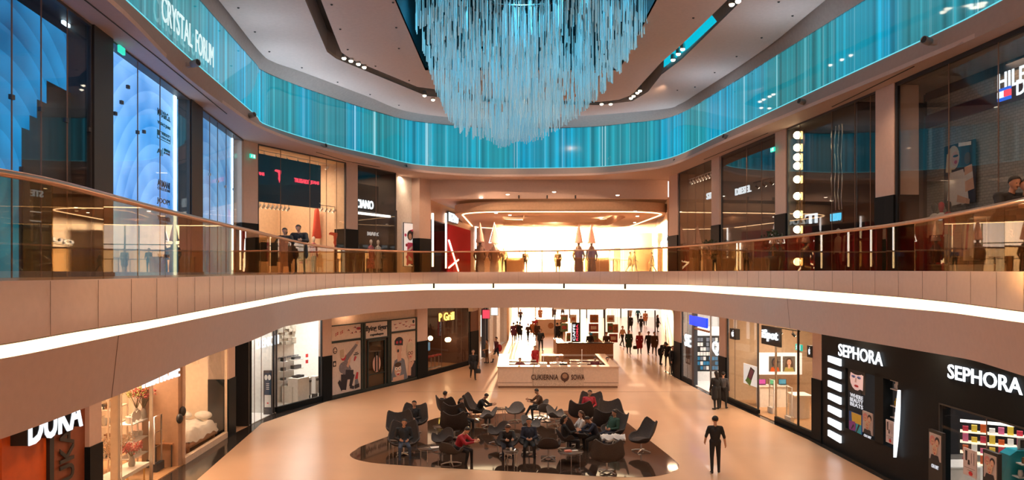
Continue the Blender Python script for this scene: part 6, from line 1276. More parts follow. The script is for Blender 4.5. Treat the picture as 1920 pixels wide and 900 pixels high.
for x, y in ((.2, 57), (7.0, 57), (3.6, 51), (3.6, 63)): area((x, y, CZ + 3.85), .6, .6, 120, (1, .6, .35), rot=(math.pi, 0, 0))   # unseen upward lamps added to brighten the disc and corridor ceiling
for x in (-3, 2, 7): spot((x, 37.5 if x < 6 else 34, ZC - .1), (x, 46, 10.6), 1000, 60, WARM, .04)  # added spots without fixtures, put in to brighten the beam
mb = MB(); mb.hexa([(-2.4, 66, Z2), (-.6, 66, Z2), (-.6, 66.3, Z2), (-2.4, 66.3, Z2), (-2.4, 66, CZ + 4.4), (-.6, 66, CZ + 4.4), (-.6, 66.3, CZ + 4.4), (-2.4, 66.3, CZ + 4.4)], mat('pale_pink_wall', (.75, .5, .48), .6)); struct(mb, 'wall_pink')
for k, x in enumerate((3.2, 5.2, 7.4)):
    t = thing('bistro_table', ('high bistro table in the sun glare', 'high bistro table between glare and pointed hat pair', 'high bistro table beyond the pointed hat pair')[k] + ', far upper corridor', 'table', (x, 54.5, Z2)); t['_o'] = (x, 54.5, Z2)
    mb = MB(); mb.lathe([(.35, 1.0), (.35, 1.04), (.001, 1.04)], (x, 54.5, Z2), wood, 16); mb.build('table_top', t); mb = MB(); mb.lathe([(.22, 0), (.04, .05), (.04, 1.0)], (x, 54.5, Z2), steel, 12); mb.build('leg', t)
mb = MB(); mb.box((3, 38.9, .002), (18, .025, .004), seam); struct(mb, 'floor_joint')
# ================================================================ LOUNGE
spts = [(656, 852), (668, 843), (680, 836), (734, 816), (765, 804), (792, 794), (830, 782), (926, 776.5), (1000, 773), (1074, 770), (1120, 771), (1150, 776), (1166, 785), (1200, 812), (1240, 843), (1266, 864), (1273, 873), (1268, 882), (1240, 891), (1200, 895), (1120, 893), (1000, 886), (900, 881), (800, 875.5), (710, 869), (678, 864), (662, 859)]
pts = [G(*p) for p in spts]; cl = spline([pts[-1]] + pts + [pts[0], pts[1]], 4)[4:-4]
dkf = mat('lounge_stone', (.055, .032, .022), .06, noise=.15, nscale=2, coat=.4)
struct(MB().prism([(p.x, p.y) for p in cl][:-1], 0, .006, dkf), 'floor_lounge')

felt = mat('dark_felt', (.055, .045, .042), .95, noise=.2, nscale=40); felt2 = mat('grey_felt', (.13, .12, .115), .95, noise=.2, nscale=40); felt_in = mat('inner_felt', (.07, .055, .05), .95)
def shell(a, bb, bf, hts, z0, recl, m, name, parent, th=.045, dish=1.8, flare=0):
    n, K = 48, 9; inn_, out_ = [], []
    for k in range(K + 1):
        t = k / K; ri, ro = [], []
        for q in range(n):
            th_ = 2 * math.pi * q / n; deg = abs((math.degrees(th_) + 180) % 360 - 180); h = interp(hts, deg)
            g = 1 - (1 - t) ** 2.3; b_ = bb if deg < 90 else bf; z = z0 + (h - z0) * t ** dish
            s_ = max(0, math.cos(th_)); f_ = 1 + flare * t * t
            x = a * g * math.sin(th_) * f_; y = b_ * g * math.cos(th_) + recl * max(0, z - z0) * s_
            ri.append((x, y, z + .0)); g2 = g + th / a * min(1, t * 3); z2 = z - th * (1 - t * .8)
            ro.append((a * g2 * math.sin(th_) * f_, b_ * g2 * math.cos(th_) + recl * max(0, z - z0) * s_, z2))
        inn_.append(ri); out_.append(ro)
    mb = MB(); mb.grid(inn_, m, closed=True); mb.grid(out_[::-1], m, closed=True); mb.grid([inn_[-1], [tuple((Vector(p) + Vector(q)) / 2 + Vector((0, 0, .012))) for p, q in zip(inn_[-1], out_[-1])], out_[-1]], m, closed=True)
    return mb.build(name, parent)
def starbase(parent, zt_):
    mb = MB(); mb.tube([(0, 0, .07), (0, 0, zt_)], .028, steel, 10)
    for k in range(4):
        a = math.pi / 4 + k * math.pi / 2; mb.tube([(0, 0, .075), (.2 * math.cos(a), .2 * math.sin(a), .055), (.34 * math.cos(a), .34 * math.sin(a), .02)], [.03, .024, .018], steel, 6)
    mb.build('star_base', parent)
def make_egg():
    t = thing('egg_chair', None, 'armchair')
    shell(.45, .35, .37, [(0, 1.0), (15, 1.02), (30, 1.08), (46, 1.14), (56, 1.06), (66, .78), (80, .60), (110, .58), (135, .49), (180, .43)], .36, .26, felt, 'shell', t, flare=.13)
    mb = MB(); mb.ball((0, -.02, .42), (.31, .31, .075), felt_in, 18, 8); mb.build('seat_cushion', t); starbase(t, .36); return t
def make_swan(m=felt2):
    t = thing('swan_chair', None, 'armchair')
    shell(.38, .27, .30, [(0, .78), (20, .765), (38, .68), (54, .53), (66, .51), (85, .60), (105, .62), (122, .55), (140, .44), (180, .40)], .36, .22, m, 'shell', t, th=.035, flare=.05)
    starbase(t, .34); return t
egg0, swan0 = make_egg(), make_swan()
swan1 = make_swan(felt)
used = {}
def put(proto, px, py, Y, face, label, group):
    """px of its middle; Y distance; face = direction it looks, degrees, 0 = towards the camera, 90 = towards the right of the hall"""
    o = proto if proto.name not in used else copy_tree(proto)
    used[proto.name] = 1
    x = (px - 960) / F * Y; o.location = (x, Y, .006); o.rotation_euler = (0, 0, R(face)); o['label'] = label; o['group'] = group; return o
GE, GS = 'dark high backed egg shaped lounge chairs', 'low lounge chairs with split wings'
EGGS = [(776, 28.9, -5, 'dark egg chair holding the person with hands folded, at the tip end of the lounge'), (752, 27.4, 20, 'empty dark egg chair just behind the slumped sitter'), (757, 25.5, 5, 'dark egg chair with the slumped sitter, closest to the narrow tip'),
        (842, 31.2, 150, 'dark egg chair with a head showing above it, far row'), (852, 29.8, 175, 'dark egg chair seen from behind, in the middle of a stack of three backs'), (852, 27.9, 178, 'dark egg chair seen from behind, hiding its twin, beside the swan chair with red sitter'), (891, 31.4, 80, 'dark egg chair turned sideways with a person leaning forward, far row'),
        (1091, 30.2, 165, 'dark egg chair back before the sitter in red sleeves'), (1108, 31.7, -10, 'dark egg chair holding the sitter in red sleeves'), (1147, 29.8, 8, 'empty dark egg chair at the far corner nearest the bright floor'), (1138, 28.4, 170, 'dark egg chair back in the crowded cluster by the far corner'),
        (1150, 27.3, -60, 'dark egg chair around the sitter in green jacket'), (1084, 26.7, 95, 'dark egg chair seen side on, behind the sitter with white sleeves'), (1138, 23.3, 178, 'big dark egg chair seen from behind with white jacket on top'), (1202, 26.0, -75, 'dark egg chair standing alone at the pointed end of the lounge')]
for px, Y, fc, lb in EGGS: put(egg0, px, 0, Y, fc, lb, GE)
SWANS = [(915, 30.2, -80, 'grey low chair under the person leaning forward, far row', swan0), (966, 31.2, -20, 'empty grey low chair facing the camera beside the tall round table', swan0), (1012, 32.0, -70, 'grey low chair under the person with crossed leg before the kiosk', swan0), (1026, 31.4, 160, 'empty grey low chair behind the person with crossed leg', swan0),
         (1042, 30.4, 60, 'empty grey low chair turned away, right of the person with crossed leg', swan0), (996, 28.4, 60, 'empty grey low chair in the middle of the lounge, near bright floor glints', swan0), (934, 27.2, -50, 'dark low chair behind the seated pair in black', swan1), (829, 26.0, -40, 'dark empty low chair beside the sitter in red', swan1), (846, 24.3, 150, 'dark low chair with steel foot under the sitter in red', swan1),
         (950, 25.4, 0, 'dark low chair under the sitter by the small white shoes', swan1), (992, 25.6, 0, 'dark low chair under the sitter in black with hands clasped', swan1), (1028, 25.0, 178, 'large dark low chair seen from behind in the middle of the near row', swan1), (1062, 26.2, 100, 'dark low chair with thin pale edge beside the tray of pink things', swan1)]
for px, Y, fc, lb, pr in SWANS: put(pr, px, 0, Y, fc, lb, GS)
tt = mat('table_top', (.12, .08, .06), .12)
def make_table(r, h, label, px, Y, m=tt):
    t = thing('round_table', label, 'table', ((px - 960) / F * Y, Y, .006)); t['_o'] = (0, 0, 0)
    mb = MB(); mb.lathe([(r - .02, h - .03), (r, h - .02), (r, h), (.001, h)], (0, 0, 0), m, 28); mb.build('table_top', t)
    for k in range(3 if r > .3 else 4):
        a = 2 * math.pi * k / (3 if r > .3 else 4) + .5; mb = MB(); mb.tube([(r * .88 * math.cos(a), r * .88 * math.sin(a), h - .03), (r * .88 * math.cos(a), r * .88 * math.sin(a), 0)], .012, steel, 6); mb.build('leg', t)
    mb = MB(); mb.tube([(r * .88 * math.cos(a), r * .88 * math.sin(a), h - .06) for a in [2 * math.pi * q / 24 for q in range(25)]], .009, steel, 5); mb.build('ring', t)
    return t
make_table(.39, .42, 'wide low round table with magazine near the tip of the lounge', 804, 24.9); make_table(.24, .55, 'small round table beside the slumped sitter at the tip', 741, 25.5); make_table(.26, .55, 'tall round table beside the grey low chair, far row', 938, 31.2); make_table(.26, .5, 'small round table at the feet of the sitter by the white shoes', 958, 24.1); make_table(.42, .4, 'low round table among glints in the middle of the lounge', 832, 28.4)
make_table(.42, .4, 'low round table under the big dark low chair back', 1070, 24.4); make_table(.3, .42, 'small round table before the empty grey chairs of the far row', 1056, 29.4)
def slab_item(px, Y, z, sx, sy, sz, m, nm, lb, cat, rz=.3): mb = MB(); mb.box(((px - 960) / F * Y, Y, z + sz / 2), (sx, sy, sz), m, rz=rz); mb.build(nm, label=lb, cat=cat)
slab_item(816, 24.85, .426, .3, .22, .012, white, 'magazine', 'white magazine on the wide low round table', 'magazine'); slab_item(1065, 24.35, .406, .22, .16, .05, mat('snack_pink', (.7, .25, .2), .6), 'snack_box', 'small pink box on the low round table by the big chair back', 'box'); slab_item(1078, 24.5, .406, .2, .1, .01, white, 'paper_sheet', 'small white sheet on the low round table beside the pink box', 'paper')
for px, Y, z, lb in ((830, 28.4, .406, 'small cup on the low table among glints'), (837, 28.3, .406, 'small glass on the low table among glints'), (958, 24.1, .506, 'small glass at the feet table')):
    mb = MB(); mb.lathe([(.035, 0), (.04, .09), (.036, .09)], ((px - 960) / F * Y, Y, z), china, 10); mb.build('cup', label=lb, cat='cup')

# ================================================================ PEOPLE
def capsule(bm, a, b, ra, rb, n=12):
    a, b = Vector(a), Vector(b); d = b - a; L = max(d.length, 1e-4); d = d / L; q = d.to_track_quat('Z', 'Y'); K = 4; rows = []
    for k in range(K + 1): t = -math.pi / 2 + math.pi / 2 * k / K; rows.append((max(ra * math.cos(t), .0008), ra * math.sin(t)))
    for k in range(K + 1): t = math.pi / 2 * k / K; rows.append((max(rb * math.cos(t), .0008), L + rb * math.sin(t)))
    vs = [[bm.verts.new(a + q @ Vector((r * math.cos(2 * math.pi * j / n), r * math.sin(2 * math.pi * j / n), z))) for j in range(n)] for r, z in rows]
    for A, B in zip(vs, vs[1:]):
        for j in range(n): bm.faces.new((A[j], A[(j + 1) % n], B[(j + 1) % n], B[j]))
    bm.faces.new(vs[0][::-1]); bm.faces.new(vs[-1])
def dirv(a, out=0): return Vector((out, -math.sin(R(a)), -math.cos(R(a)))).normalized()
def skeleton(P):
    lean = P.get('lean', 2); up = Vector((P.get('side', 0), -math.sin(R(lean)), math.cos(R(lean)))).normalized()
    S = []; pel = Vector((0, 0, 0)); w = P.get('w', 1.0)
    chest = pel + up * .36; neck = pel + up * .50; hu = (up + Vector((P.get('hside', 0), -math.sin(R(P.get('hp', 0))), 0))).normalized(); head = neck + hu * .19
    S += [(pel, pel + up * .14, .125 * w, .12 * w, 2 if not P.get('coat') else 1), (pel + up * .1, chest - up * .06, .12 * w, .135 * w, 1)]
    for s in (-1, 1):
        S += [(chest + Vector((.07 * s, 0, 0)), pel + up * .14 + Vector((.04 * s, 0, 0)), .115 * w, .105 * w, 1)]
        sh = neck - up * .06 + Vector((.175 * s * w, 0, 0)); S += [(neck - up * .04, sh, .06, .068 * w, 1)]
        af, ab, eb, inn = P['arm'][0 if s < 0 else 1]
        el = sh + dirv(af, ab * s) * .29; wr = el + dirv(af + eb, inn * s) * .25
        S += [(sh, el, .062 * w, .048 * w, 1), (el, wr, .047 * w if not P.get('tee') else .04, .034, 1 if not P.get('tee') else 0)]
        if P.get('tee'): S += [(sh, sh + (el - sh) * .55, .066, .062, 1)]
        hd = (wr - el).normalized(); sd = hd.cross(Vector((1, 0, 0))); sd = sd.normalized() if sd.length > .1 else Vector((0, 0, 1)); pm = wr + hd * .045
        S += [(wr, pm + hd * .03, .03, .033, 0)]
        for f_ in range(4):
            o_ = sd * ((f_ - 1.5) * .021); b0 = pm + hd * .045 + o_; L_ = (.055, .068, .072, .06)[f_]; S += [(b0, b0 + hd * L_ * .55 + Vector((-.01 * s, 0, 0)), .0115, .011, 0), (b0 + hd * L_ * .55 + Vector((-.01 * s, 0, 0)), b0 + hd * L_ + Vector((-.03 * s, 0, 0)), .011, .009, 0)]
        S += [(wr + hd * .02 + sd * .02, wr + hd * .06 + sd * .062, .013, .012, 0), (wr + hd * .06 + sd * .062, wr + hd * .095 + sd * .066, .012, .01, 0)]
        hip = pel + Vector((.085 * s, 0, -.02)); th, kb, sp = P['leg'][0 if s < 0 else 1]
        kn = hip + dirv(th, sp * s) * .44; an = kn + dirv(th - kb, sp * s * P.get('splay', .3)) * .41
        S += [(hip, kn, .092 * w, .062, 2), (kn, an, .06, .042, 2)]
        fd = Vector((.12 * s, -1, -.05 + P.get('toe', 0))).normalized(); S += [(an + Vector((0, .02, -.035)), an + fd * .15 + Vector((0, 0, -.045)), .042, .035, 3), (an, an + Vector((0, .02, -.03)), .044, .045, 3)]
        if P.get('coat'): S += [(hip + Vector((0, 0, .05)), hip + (kn - hip) * P['coat'], .13 * w, .125 * w, 1)]
    S += [(pel + Vector((-.07, 0, .02)), pel + Vector((.07, 0, .02)), .112 * w, .112 * w, 2 if not P.get('coat') else 1)]
    S += [(neck - up * .03, neck + hu * .08, .056, .05, 0 if not P.get('scarf') else 1)]
    f = Vector((0, -1, 0)); f = (f - hu * f.dot(hu)).normalized(); f = Matrix.Rotation(R(P.get('turn', 0)), 3, hu) @ f; sdv = hu.cross(f)
    S += [(head - hu * .015 + f * .01, head + hu * .035, .082, .088, 0), (head - hu * .06 + f * .035, head - hu * .085 + f * .06, .045, .03, 0), (head + f * .088, head - hu * .028 + f * .108, .011, .014, 0)]
    for s in (-1, 1): S += [(head + sdv * .086 * s + hu * .01, head + sdv * .09 * s - hu * .025, .014, .012, 0)]
    return S, head, hu, f, sdv
BODY = {}
def body(key, P):
    S, head, hu, f, sdv = skeleton(P)
    lo = min(min(a.z - ra, b.z - rb) for a, b, ra, rb, m in S); dz = -lo if not P.get('sit') else P['sit']
    bm = bmesh.new()
    for a, b, ra, rb, m in S: capsule(bm, a, b, ra, rb)
    me = bpy.data.meshes.new('person'); bm.to_mesh(me); bm.free(); o = bpy.data.objects.new('tmp', me); COL.objects.link(o)
    md = o.modifiers.new('r', 'REMESH'); md.mode = 'VOXEL'; md.voxel_size = P.get('vox', .0125); md.use_smooth_shade = True
    sm = o.modifiers.new('s', 'SMOOTH'); sm.factor = .5; sm.iterations = 3
    dg = bpy.context.evaluated_depsgraph_get(); m2 = bpy.data.meshes.new_from_object(o.evaluated_get(dg)); bpy.data.objects.remove(o)
    for m_ in (skin, dk, dk, blackm, ink): m2.materials.append(m_)
    segs = [(a, b - a, max((b - a).length_squared, 1e-9), (ra + rb) / 2, m) for a, b, ra, rb, m in S]
    eyes = [head + f * .083 + hu * .012 + sdv * .032 * s for s in (-1, 1)] + [head + f * .09 - hu * .055 + sdv * .012 * s for s in (-1, 0, 1)]
    idx = []
    for p in m2.polygons:
        c = p.center; best = 9; bmi = 1
        for a, d, l2, r, m in segs:
            t = max(0, min(1, (c - a).dot(d) / l2)); q = (c - a - d * t).length - r
            if m == 0 and q < .004: q -= .003
            if q < best: best, bmi = q, m
        if bmi == 0 and (c - head).length < .14:
            for e in eyes:
                if (c - e).length < .0095: bmi = 4
        idx.append(bmi)
    m2.polygons.foreach_set('material_index', idx); m2.polygons.foreach_set('use_smooth', [True] * len(idx))
    for v in m2.vertices: v.co.z += dz
    m2.update()
    # hair cap
    hb = MB(); n, K = 16, 9; long_ = P.get('hair', 'short')
    rows = []
    for k in range(K + 1):
        row = []
        for j in range(n):
            th_ = 2 * math.pi * j / n; fr = -math.sin(th_); pm_ = R(-8 + 46 * fr ** .6) if fr > 0 else R(-8 - 34 * abs(fr)); ph = math.pi / 2 - (math.pi / 2 - pm_) * k / K; v = sdv * math.cos(th_) * math.cos(ph) - f * math.sin(th_) * math.cos(ph) + hu * math.sin(ph)
            row.append(head + hu * .028 + v * (.1 if long_ != 'bald' else .091) + Vector((0, 0, dz)))
        rows.append(row)
    hb.grid(rows, MATS['hair_brown'], closed=True)
    if long_ == 'long': hb.tube([head - f * .04 + hu * .03 + Vector((0, 0, dz)), head - f * .075 - hu * .08 + Vector((0, 0, dz)), head - f * .085 - hu * .22 + Vector((0, 0, dz))], [.085, .085, .05], MATS['hair_brown'], 10)
    BODY[key] = (m2, hb, P)
A0 = (8, .10, 12, .02)
body('tee', dict(lean=0, tee=1, vox=.0085, arm=[(-4, .34, 28, .18), (10, .34, 30, .05)], leg=[(6, 6, .05), (-8, 4, .05)], hp=4))
body('walk', dict(lean=3, coat=.55, w=1.12, arm=[(20, .2, 15, .0), (-18, .2, 12, .05)], leg=[(-18, 14, .02), (20, 6, .02)]))
body('walk2', dict(lean=2, w=1.05, arm=[(-16, .2, 10, .05), (20, .2, 25, .0)], leg=[(20, 8, .02), (-16, 16, .02)]))
body('coatstand', dict(lean=1, coat=.85, w=1.15, arm=[(4, .2, 20, .0), (6, .2, 30, -.2)], leg=[(3, 3, .06), (-3, 3, .06)], hair='long'))
body('stand', dict(lean=0, w=1.05, arm=[(4, .2, 12, .05), (6, .25, 60, -.5)], leg=[(3, 3, .08), (-3, 3, .08)]))
body('carry', dict(lean=4, w=1.0, arm=[(15, .2, 70, -.3), (10, .2, 80, -.4)], leg=[(14, 6, .02), (-12, 12, .02)], hair='long'))
body('bend', dict(lean=38, coat=.4, w=1.15, hp=15, arm=[(50, .2, 10, -.1), (55, .1, 10, -.1)], leg=[(12, 16, .06), (-8, 6, .06)]))
body('sit', dict(sit=.49, lean=-10, w=1.1, hp=20, arm=[(22, .2, 62, -.75), (22, .2, 62, -.75)], leg=[(80, 84, .16), (84, 80, .16)]))
body('sitfwd', dict(sit=.48, lean=24, w=1.1, hp=28, arm=[(48, .12, 52, -.45), (50, .12, 50, -.4)], leg=[(84, 92, .16), (80, 80, .18)]))
body('slump', dict(sit=.47, lean=-20, w=1.15, hp=35, hside=.15, arm=[(12, .3, 70, -.7), (14, .3, 66, -.6)], leg=[(78, 60, .12), (82, 70, .2)]))
body('cross', dict(sit=.49, lean=10, w=1.05, hp=22, arm=[(50, .1, 55, -.4), (40, .1, 60, -.4)], leg=[(92, 60, .02), (84, 88, .1)]))
body('sitlong', dict(sit=.48, lean=-6, w=1.0, hp=15, hair='long', arm=[(40, .1, 60, -.5), (30, .1, 55, -.4)], leg=[(82, 78, .1), (84, 84, .1)]))
body('leanrail', dict(lean=14, w=1.32, coat=.6, hp=6, arm=[(35, .45, 60, -.5), (35, .45, 60, -.5)], leg=[(3, 3, .1), (-3, 3, .1)]))
body('leanlong', dict(lean=14, w=1.2, coat=.8, hp=6, hair='long', arm=[(35, .4, 60, -.5), (35, .4, 60, -.5)], leg=[(3, 3, .1), (-3, 3, .1)]))
mesh_cache = {}
CL = dict(k=mat('c_black', (.012, .013, .016), .8), n=mat('c_navy', (.015, .02, .04), .8), g=mat('c_grey', (.09, .09, .1), .8), b=mat('c_brown', (.09, .045, .025), .8), r=mat('c_red', (.35, .015, .03), .7), o=mat('c_orange', (.5, .2, .08), .8), t=mat('c_tan', (.45, .28, .15), .8), w=mat('c_white', (.6, .57, .55), .8), e=mat('c_green', (.02, .07, .05), .8), c=mat('c_teal', (.02, .12, .14), .8), d=mat('c_denim', (.03, .05, .09), .8), m=mat('c_maroon', (.12, .02, .03), .8), p=mat('c_pink', (.5, .12, .15), .8))
hairs = dict(k=mat('hair_black', (.015, .012, .01), .7), b=MATS['hair_brown'], y=mat('hair_fair', (.25, .15, .07), .7))
def person(key, x, y, z, face, label, top='k', leg='k', hair='k', h=1.76, group=None, sk=None):
    me, hb, P = BODY[key]
    o = bpy.data.objects.new('person', me); COL.objects.link(o); o.location = (x, y, z); o.rotation_euler = (0, 0, R(face)); s = h / 1.76 if not P.get('sit') else 1; o.scale = (s, s, s)
    for i, m_ in ((0, sk or skin), (1, CL[top]), (2, CL[leg])): o.material_slots[i].link = 'OBJECT'; o.material_slots[i].material = m_
    tag(o, label, 'person', group)
    if (key) not in mesh_cache:
        ho = hb.build('hair', None, auto=False, origin=(0, 0, 0)); mesh_cache[key] = ho.data
        bpy.data.objects.remove(ho)
    ho = bpy.data.objects.new('hair', mesh_cache[key]); COL.objects.link(ho); ho.parent = o; ho.material_slots[0].link = 'OBJECT'; ho.material_slots[0].material = hairs[hair]
    return o
def gp(key, px, py, face, label, **kw):
    q = G(px, py); return person(key, q.x, q.y, 0, face, label, **kw)
gp('tee', 1341, 887, 172, 'person in black t-shirt and black trousers walking alone on the pale floor', h=1.78)
gp('coatstand', 1343, 768, 200, 'dark haired person in long black coat standing before the phone case shop', h=1.74); gp('stand', 1356, 766, 150, 'person in black jacket with grey sleeve standing close beside the long black coat', top='g', h=1.68)
gp('walk', 887, 711, 10, 'person in black coat with dark bag walking past the restaurant')
gp('stand', 913, 681, -70, 'slim person in tan top beside the one with red backpack', top='t', leg='b', h=1.6); gp('walk2', 931, 680, -60, 'person in dark jacket with red backpack near the corridor shop', top='m', leg='n', h=1.8)
gp('stand', 944, 637, 90, 'dark figure standing at the corridor shop entrance with dark round bag', h=1.75)
for k, (px, py, key, fc, lb, kw) in enumerate(((963, 641, 'walk', 180, 'first of three dark walkers abreast, in maroon coat', dict(top='m')), (970, 638, 'walk2', 175, 'middle one of three dark walkers abreast', dict(top='b')), (975, 640, 'walk', 185, 'third of three dark walkers abreast, in black coat', dict(top='k')),
    (976, 607, 'walk2', 20, 'person in brown striding far off before the glass wall', dict(top='b')), (990, 643, 'walk2', 30, 'person in brown jacket in the bright low sun', dict(top='b')), (998, 636, 'walk', 10, 'person in orange brown coat in the bright low sun', dict(top='o')), (1007, 641, 'walk', 5, 'person in dark brown coat beside the sun streak', dict(top='b')),
    (1014, 659, 'stand', 0, 'person in black jacket at the edge of the sun streak behind the cake kiosk', dict(top='k')), (1004, 628, 'walk2', -10, 'person in red jacket deep in the sun glare', dict(top='r')), (1013, 603, 'coatstand', 0, 'person in orange coat far off at the pale counter', dict(top='o', leg='b')), (1039, 597, 'coatstand', 180, 'person in brown coat at the far glass wall behind the pale counter', dict(top='b')), (1055, 594, 'walk', 30, 'dark person bending near the far glass wall', dict(top='k')),
    (1045, 642, 'walk', 180, 'one of a close pair in dark jackets beside the wooden kiosk, nearer the sun', dict(top='k')), (1052, 641, 'walk2', 182, 'one of a close pair in dark jackets beside the wooden kiosk, nearer the kiosk', dict(top='b')),
    (1179, 663, 'coatstand', 5, 'long haired person in dark green coat beside the wooden kiosk', dict(top='e', h=1.8)), (1167, 650, 'walk2', 40, 'person in pale jacket leaning past the kiosk boards', dict(top='t')), (1199, 664, 'coatstand', -5, 'person in bright red coat with black handbag', dict(top='r', h=1.7)), (1216, 664, 'walk2', 5, 'person in black jacket beside the brown coat', dict(top='k')), (1227, 666, 'walk', -5, 'person in dark brown coat beside the black jacket', dict(top='b', h=1.8)),
    (1182, 621, 'walk', 0, 'person in black coat walking beyond the kiosk boards', dict(top='k')), (1202, 624, 'walk2', 180, 'person in dark jacket in the far bright corridor', dict(top='k')), (1210, 611, 'walk', 170, 'person in orange coat in the far bright corridor', dict(top='o')), (1181, 599, 'coatstand', 0, 'person in tan coat at the far glass doors', dict(top='t')), (1196, 604, 'walk2', 10, 'person in teal jacket at the far glass doors', dict(top='c')), (1233, 622, 'coatstand', 60, 'person in wide dark coat standing alone in the far light', dict(top='k')),
    (1239, 684, 'bend', 30, 'person in black coat bending forward near the corridor corner', dict(top='k')), (1252, 687, 'bend', -20, 'second person in black bending forward at the corridor corner', dict(top='k')), (1261, 703, 'stand', 40, 'dark clothed person half hidden at the corridor corner pillar', dict(top='k')), (1260, 630, 'walk', 20, 'dark red clothed person before the corridor corner wall', dict(top='m')))):
    gp(key, px, py, fc, lb, **kw)
def bag(x, y, z, label, m=blackm, w_=.3):
    t = thing('handbag', label, 'bag', (x, y, z)); t['_o'] = (0, 0, 0); mb = MB(); mb.grid([[(w_ * .5 * c * s_, .08 * d * s_, h) for c, d in ((-1, -1), (1, -1), (1, 1), (-1, 1))] for h, s_ in ((0, .9), (.05, 1), (.2, 1), (.26, .7))], m, closed=True, smooth=False); mb.face([(w_ * .35 * c, .056 * d, .26) for c, d in ((-1, -1), (1, -1), (1, 1), (-1, 1))], m); mb.build('bag_body', t)
    mb = MB(); mb.tube([(-w_ * .3, 0, .25), (-w_ * .22, 0, .42), (w_ * .22, 0, .42), (w_ * .3, 0, .25)], .012, m, 6); mb.build('bag_handle', t)
q = G(896, 711); bag(q.x + .02, q.y, .35, 'black bag carried by the walker in black past the restaurant'); q = G(1192, 664); bag(q.x - .05, q.y, .38, 'black handbag carried by the person in red coat'); q = G(925, 681); bag(q.x, q.y, .32, 'pale shopping bag carried beside the red backpack', cream)
q = G(936, 680); mb = MB(); mb.ball((q.x + .02, q.y + .1, 1.0), (.18, .14, .26), redp, 12, 8); mb.build('backpack', label='red backpack worn by the person near the corridor shop', cat='backpack')
q = G(944, 637); mb = MB(); mb.ball((q.x, q.y - .4, .33), (.33, .3, .33), blackm, 14, 10); mb.build('round_bag', label='dark round bag on the floor at the corridor shop entrance', cat='bag')
def sp(key, px, Y, face, label, dx=0, dy=0, **kw): return person(key, (px - 960) / F * Y + dx, Y + dy, 0, face, label, **kw)
sp('sit', 776, 28.8, -5, 'person in black jacket with folded hands upright in an egg chair', top='k', leg='n'); sp('slump', 757, 25.4, 10, 'person in dark clothes slumped in the egg chair at the tip', top='k', leg='d')
sp('sit', 839, 31.1, 160, 'person seated with head above an egg chair back, far row', dz=0) if 0 else sp('sit', 836, 31.2, 150, 'person seated in the far egg chair, only head and side showing')
sp('sitlong', 866, 29.5, 60, 'long haired person in dark clothes beside two egg chair backs', top='k'); sp('sitfwd', 897, 31.3, 75, 'person in black leaning forward in the sideways egg chair', top='k')
sp('cross', 1014, 32.0, -75, 'short haired person with crossed leg reading, before the cake kiosk', top='b', leg='k'); sp('sitfwd', 858, 24.6, 70, 'person in black and red jacket sitting forward in the near row', top='r', leg='k')
sp('sitfwd', 949, 25.2, 10, 'person in black jacket hunched over, with small white shoes', top='k', leg='n', hair='b'); sp('sit', 992, 25.4, 0, 'person in dark padded jacket with clasped hands in the near row', top='n', leg='k')
sp('slump', 1105, 31.6, 0, 'person with red sleeves lounging in an egg chair of the far row', top='r', leg='k'); sp('sitlong', 1088, 26.8, -75, 'person with white sleeves reclining in a sideways egg chair', top='w', leg='n', hair='b')
sp('slump', 1146, 27.2, -60, 'person in dark green jacket dozing with arms raised to face', top='e', leg='n'); sp('sitlong', 1060, 26.0, 95, 'person in black sitting behind the low chair with pale edge', top='k')
sp('sitfwd', 1118, 26.4, -70, 'person in dark clothes stretched between two egg chairs', top='n', leg='k')
# kiosk staff and guests
for px, Y, lb, tp in ((975, 42.0, 'person in dark top inside the cake kiosk by the chocolate shelves', 'm'), (1045, 42.6, 'person in white top inside the cake kiosk beside the coffee machine', 'w'), (1116, 42.4, 'person in maroon top behind the cake kiosk shelves', 'm'), (1139, 42.2, 'person in black top at the corner of the cake kiosk', 'k')):
    person('sit', (px - 960) / F * Y, Y, .14, 0, lb, top=tp)
person('stand', (1106 - 960) / F * 55.4, 55.4, 0, 0, 'person with bright blue cap behind the wooden kiosk counter', top='k'); person('stand', (1137 - 960) / F * 55.6, 55.6, 0, 0, 'person in dark clothes serving at the wooden kiosk end', top='b')
c = Vector(((1108 - 960) / F * 55.3, 55.3, 1.62)); mb = MB(); mb.ball(c, (.13, .14, .1), mat('cap_blue', (.02, .35, .7), .6), 12, 8); mb.box(c + Vector((0, -.15, -.02)), (.16, .14, .02), MATS['cap_blue']); mb.build('cap', label='bright blue cap on the person behind the wooden kiosk', cat='cap')
person('walk', (1003 - 960) / F * 47.2, 47.2, 0, 10, 'person in red jacket standing right behind the cake kiosk', top='r', h=1.6)
# upstairs
def up_(key, px, Y, face, label, **kw): return person(key, (px - 960) / F * Y, Y, Z2, face, label, **kw)
up_('leanlong', 536, 27.3, 5, 'long haired person in black coat leaning at the handrail under the navy banner', top='k', h=1.72); up_('leanrail', 563, 28.7, -4, 'bearded person in black jacket at the handrail beside the long haired one', top='k', h=1.92, hair='k')
up_('sit', 1885, 10.9, 15, 'person in black coat looking down at a phone behind the amber glass', top='k', h=1.9) if 0 else up_('leanrail', 1885, 13.9, 10, 'person in black coat looking down at a phone behind the amber glass', top='k', h=1.9)
up_('stand', 1924, 13.6, -20, 'person in dark cap at the picture edge behind the amber glass', top='k', h=1.8)
up_('walk', 1181, 60, 90, 'pale jacket walker in the far upper corridor', top='g', h=1.7); up_('walk2', 1189, 61, 90, 'dark jacket walker in the far upper corridor, close behind the pale jacket', top='k', h=1.75); up_('walk', 1223, 62, -90, 'lone dark walker in the far upper corridor by the advert pillar', top='k', h=1.7)
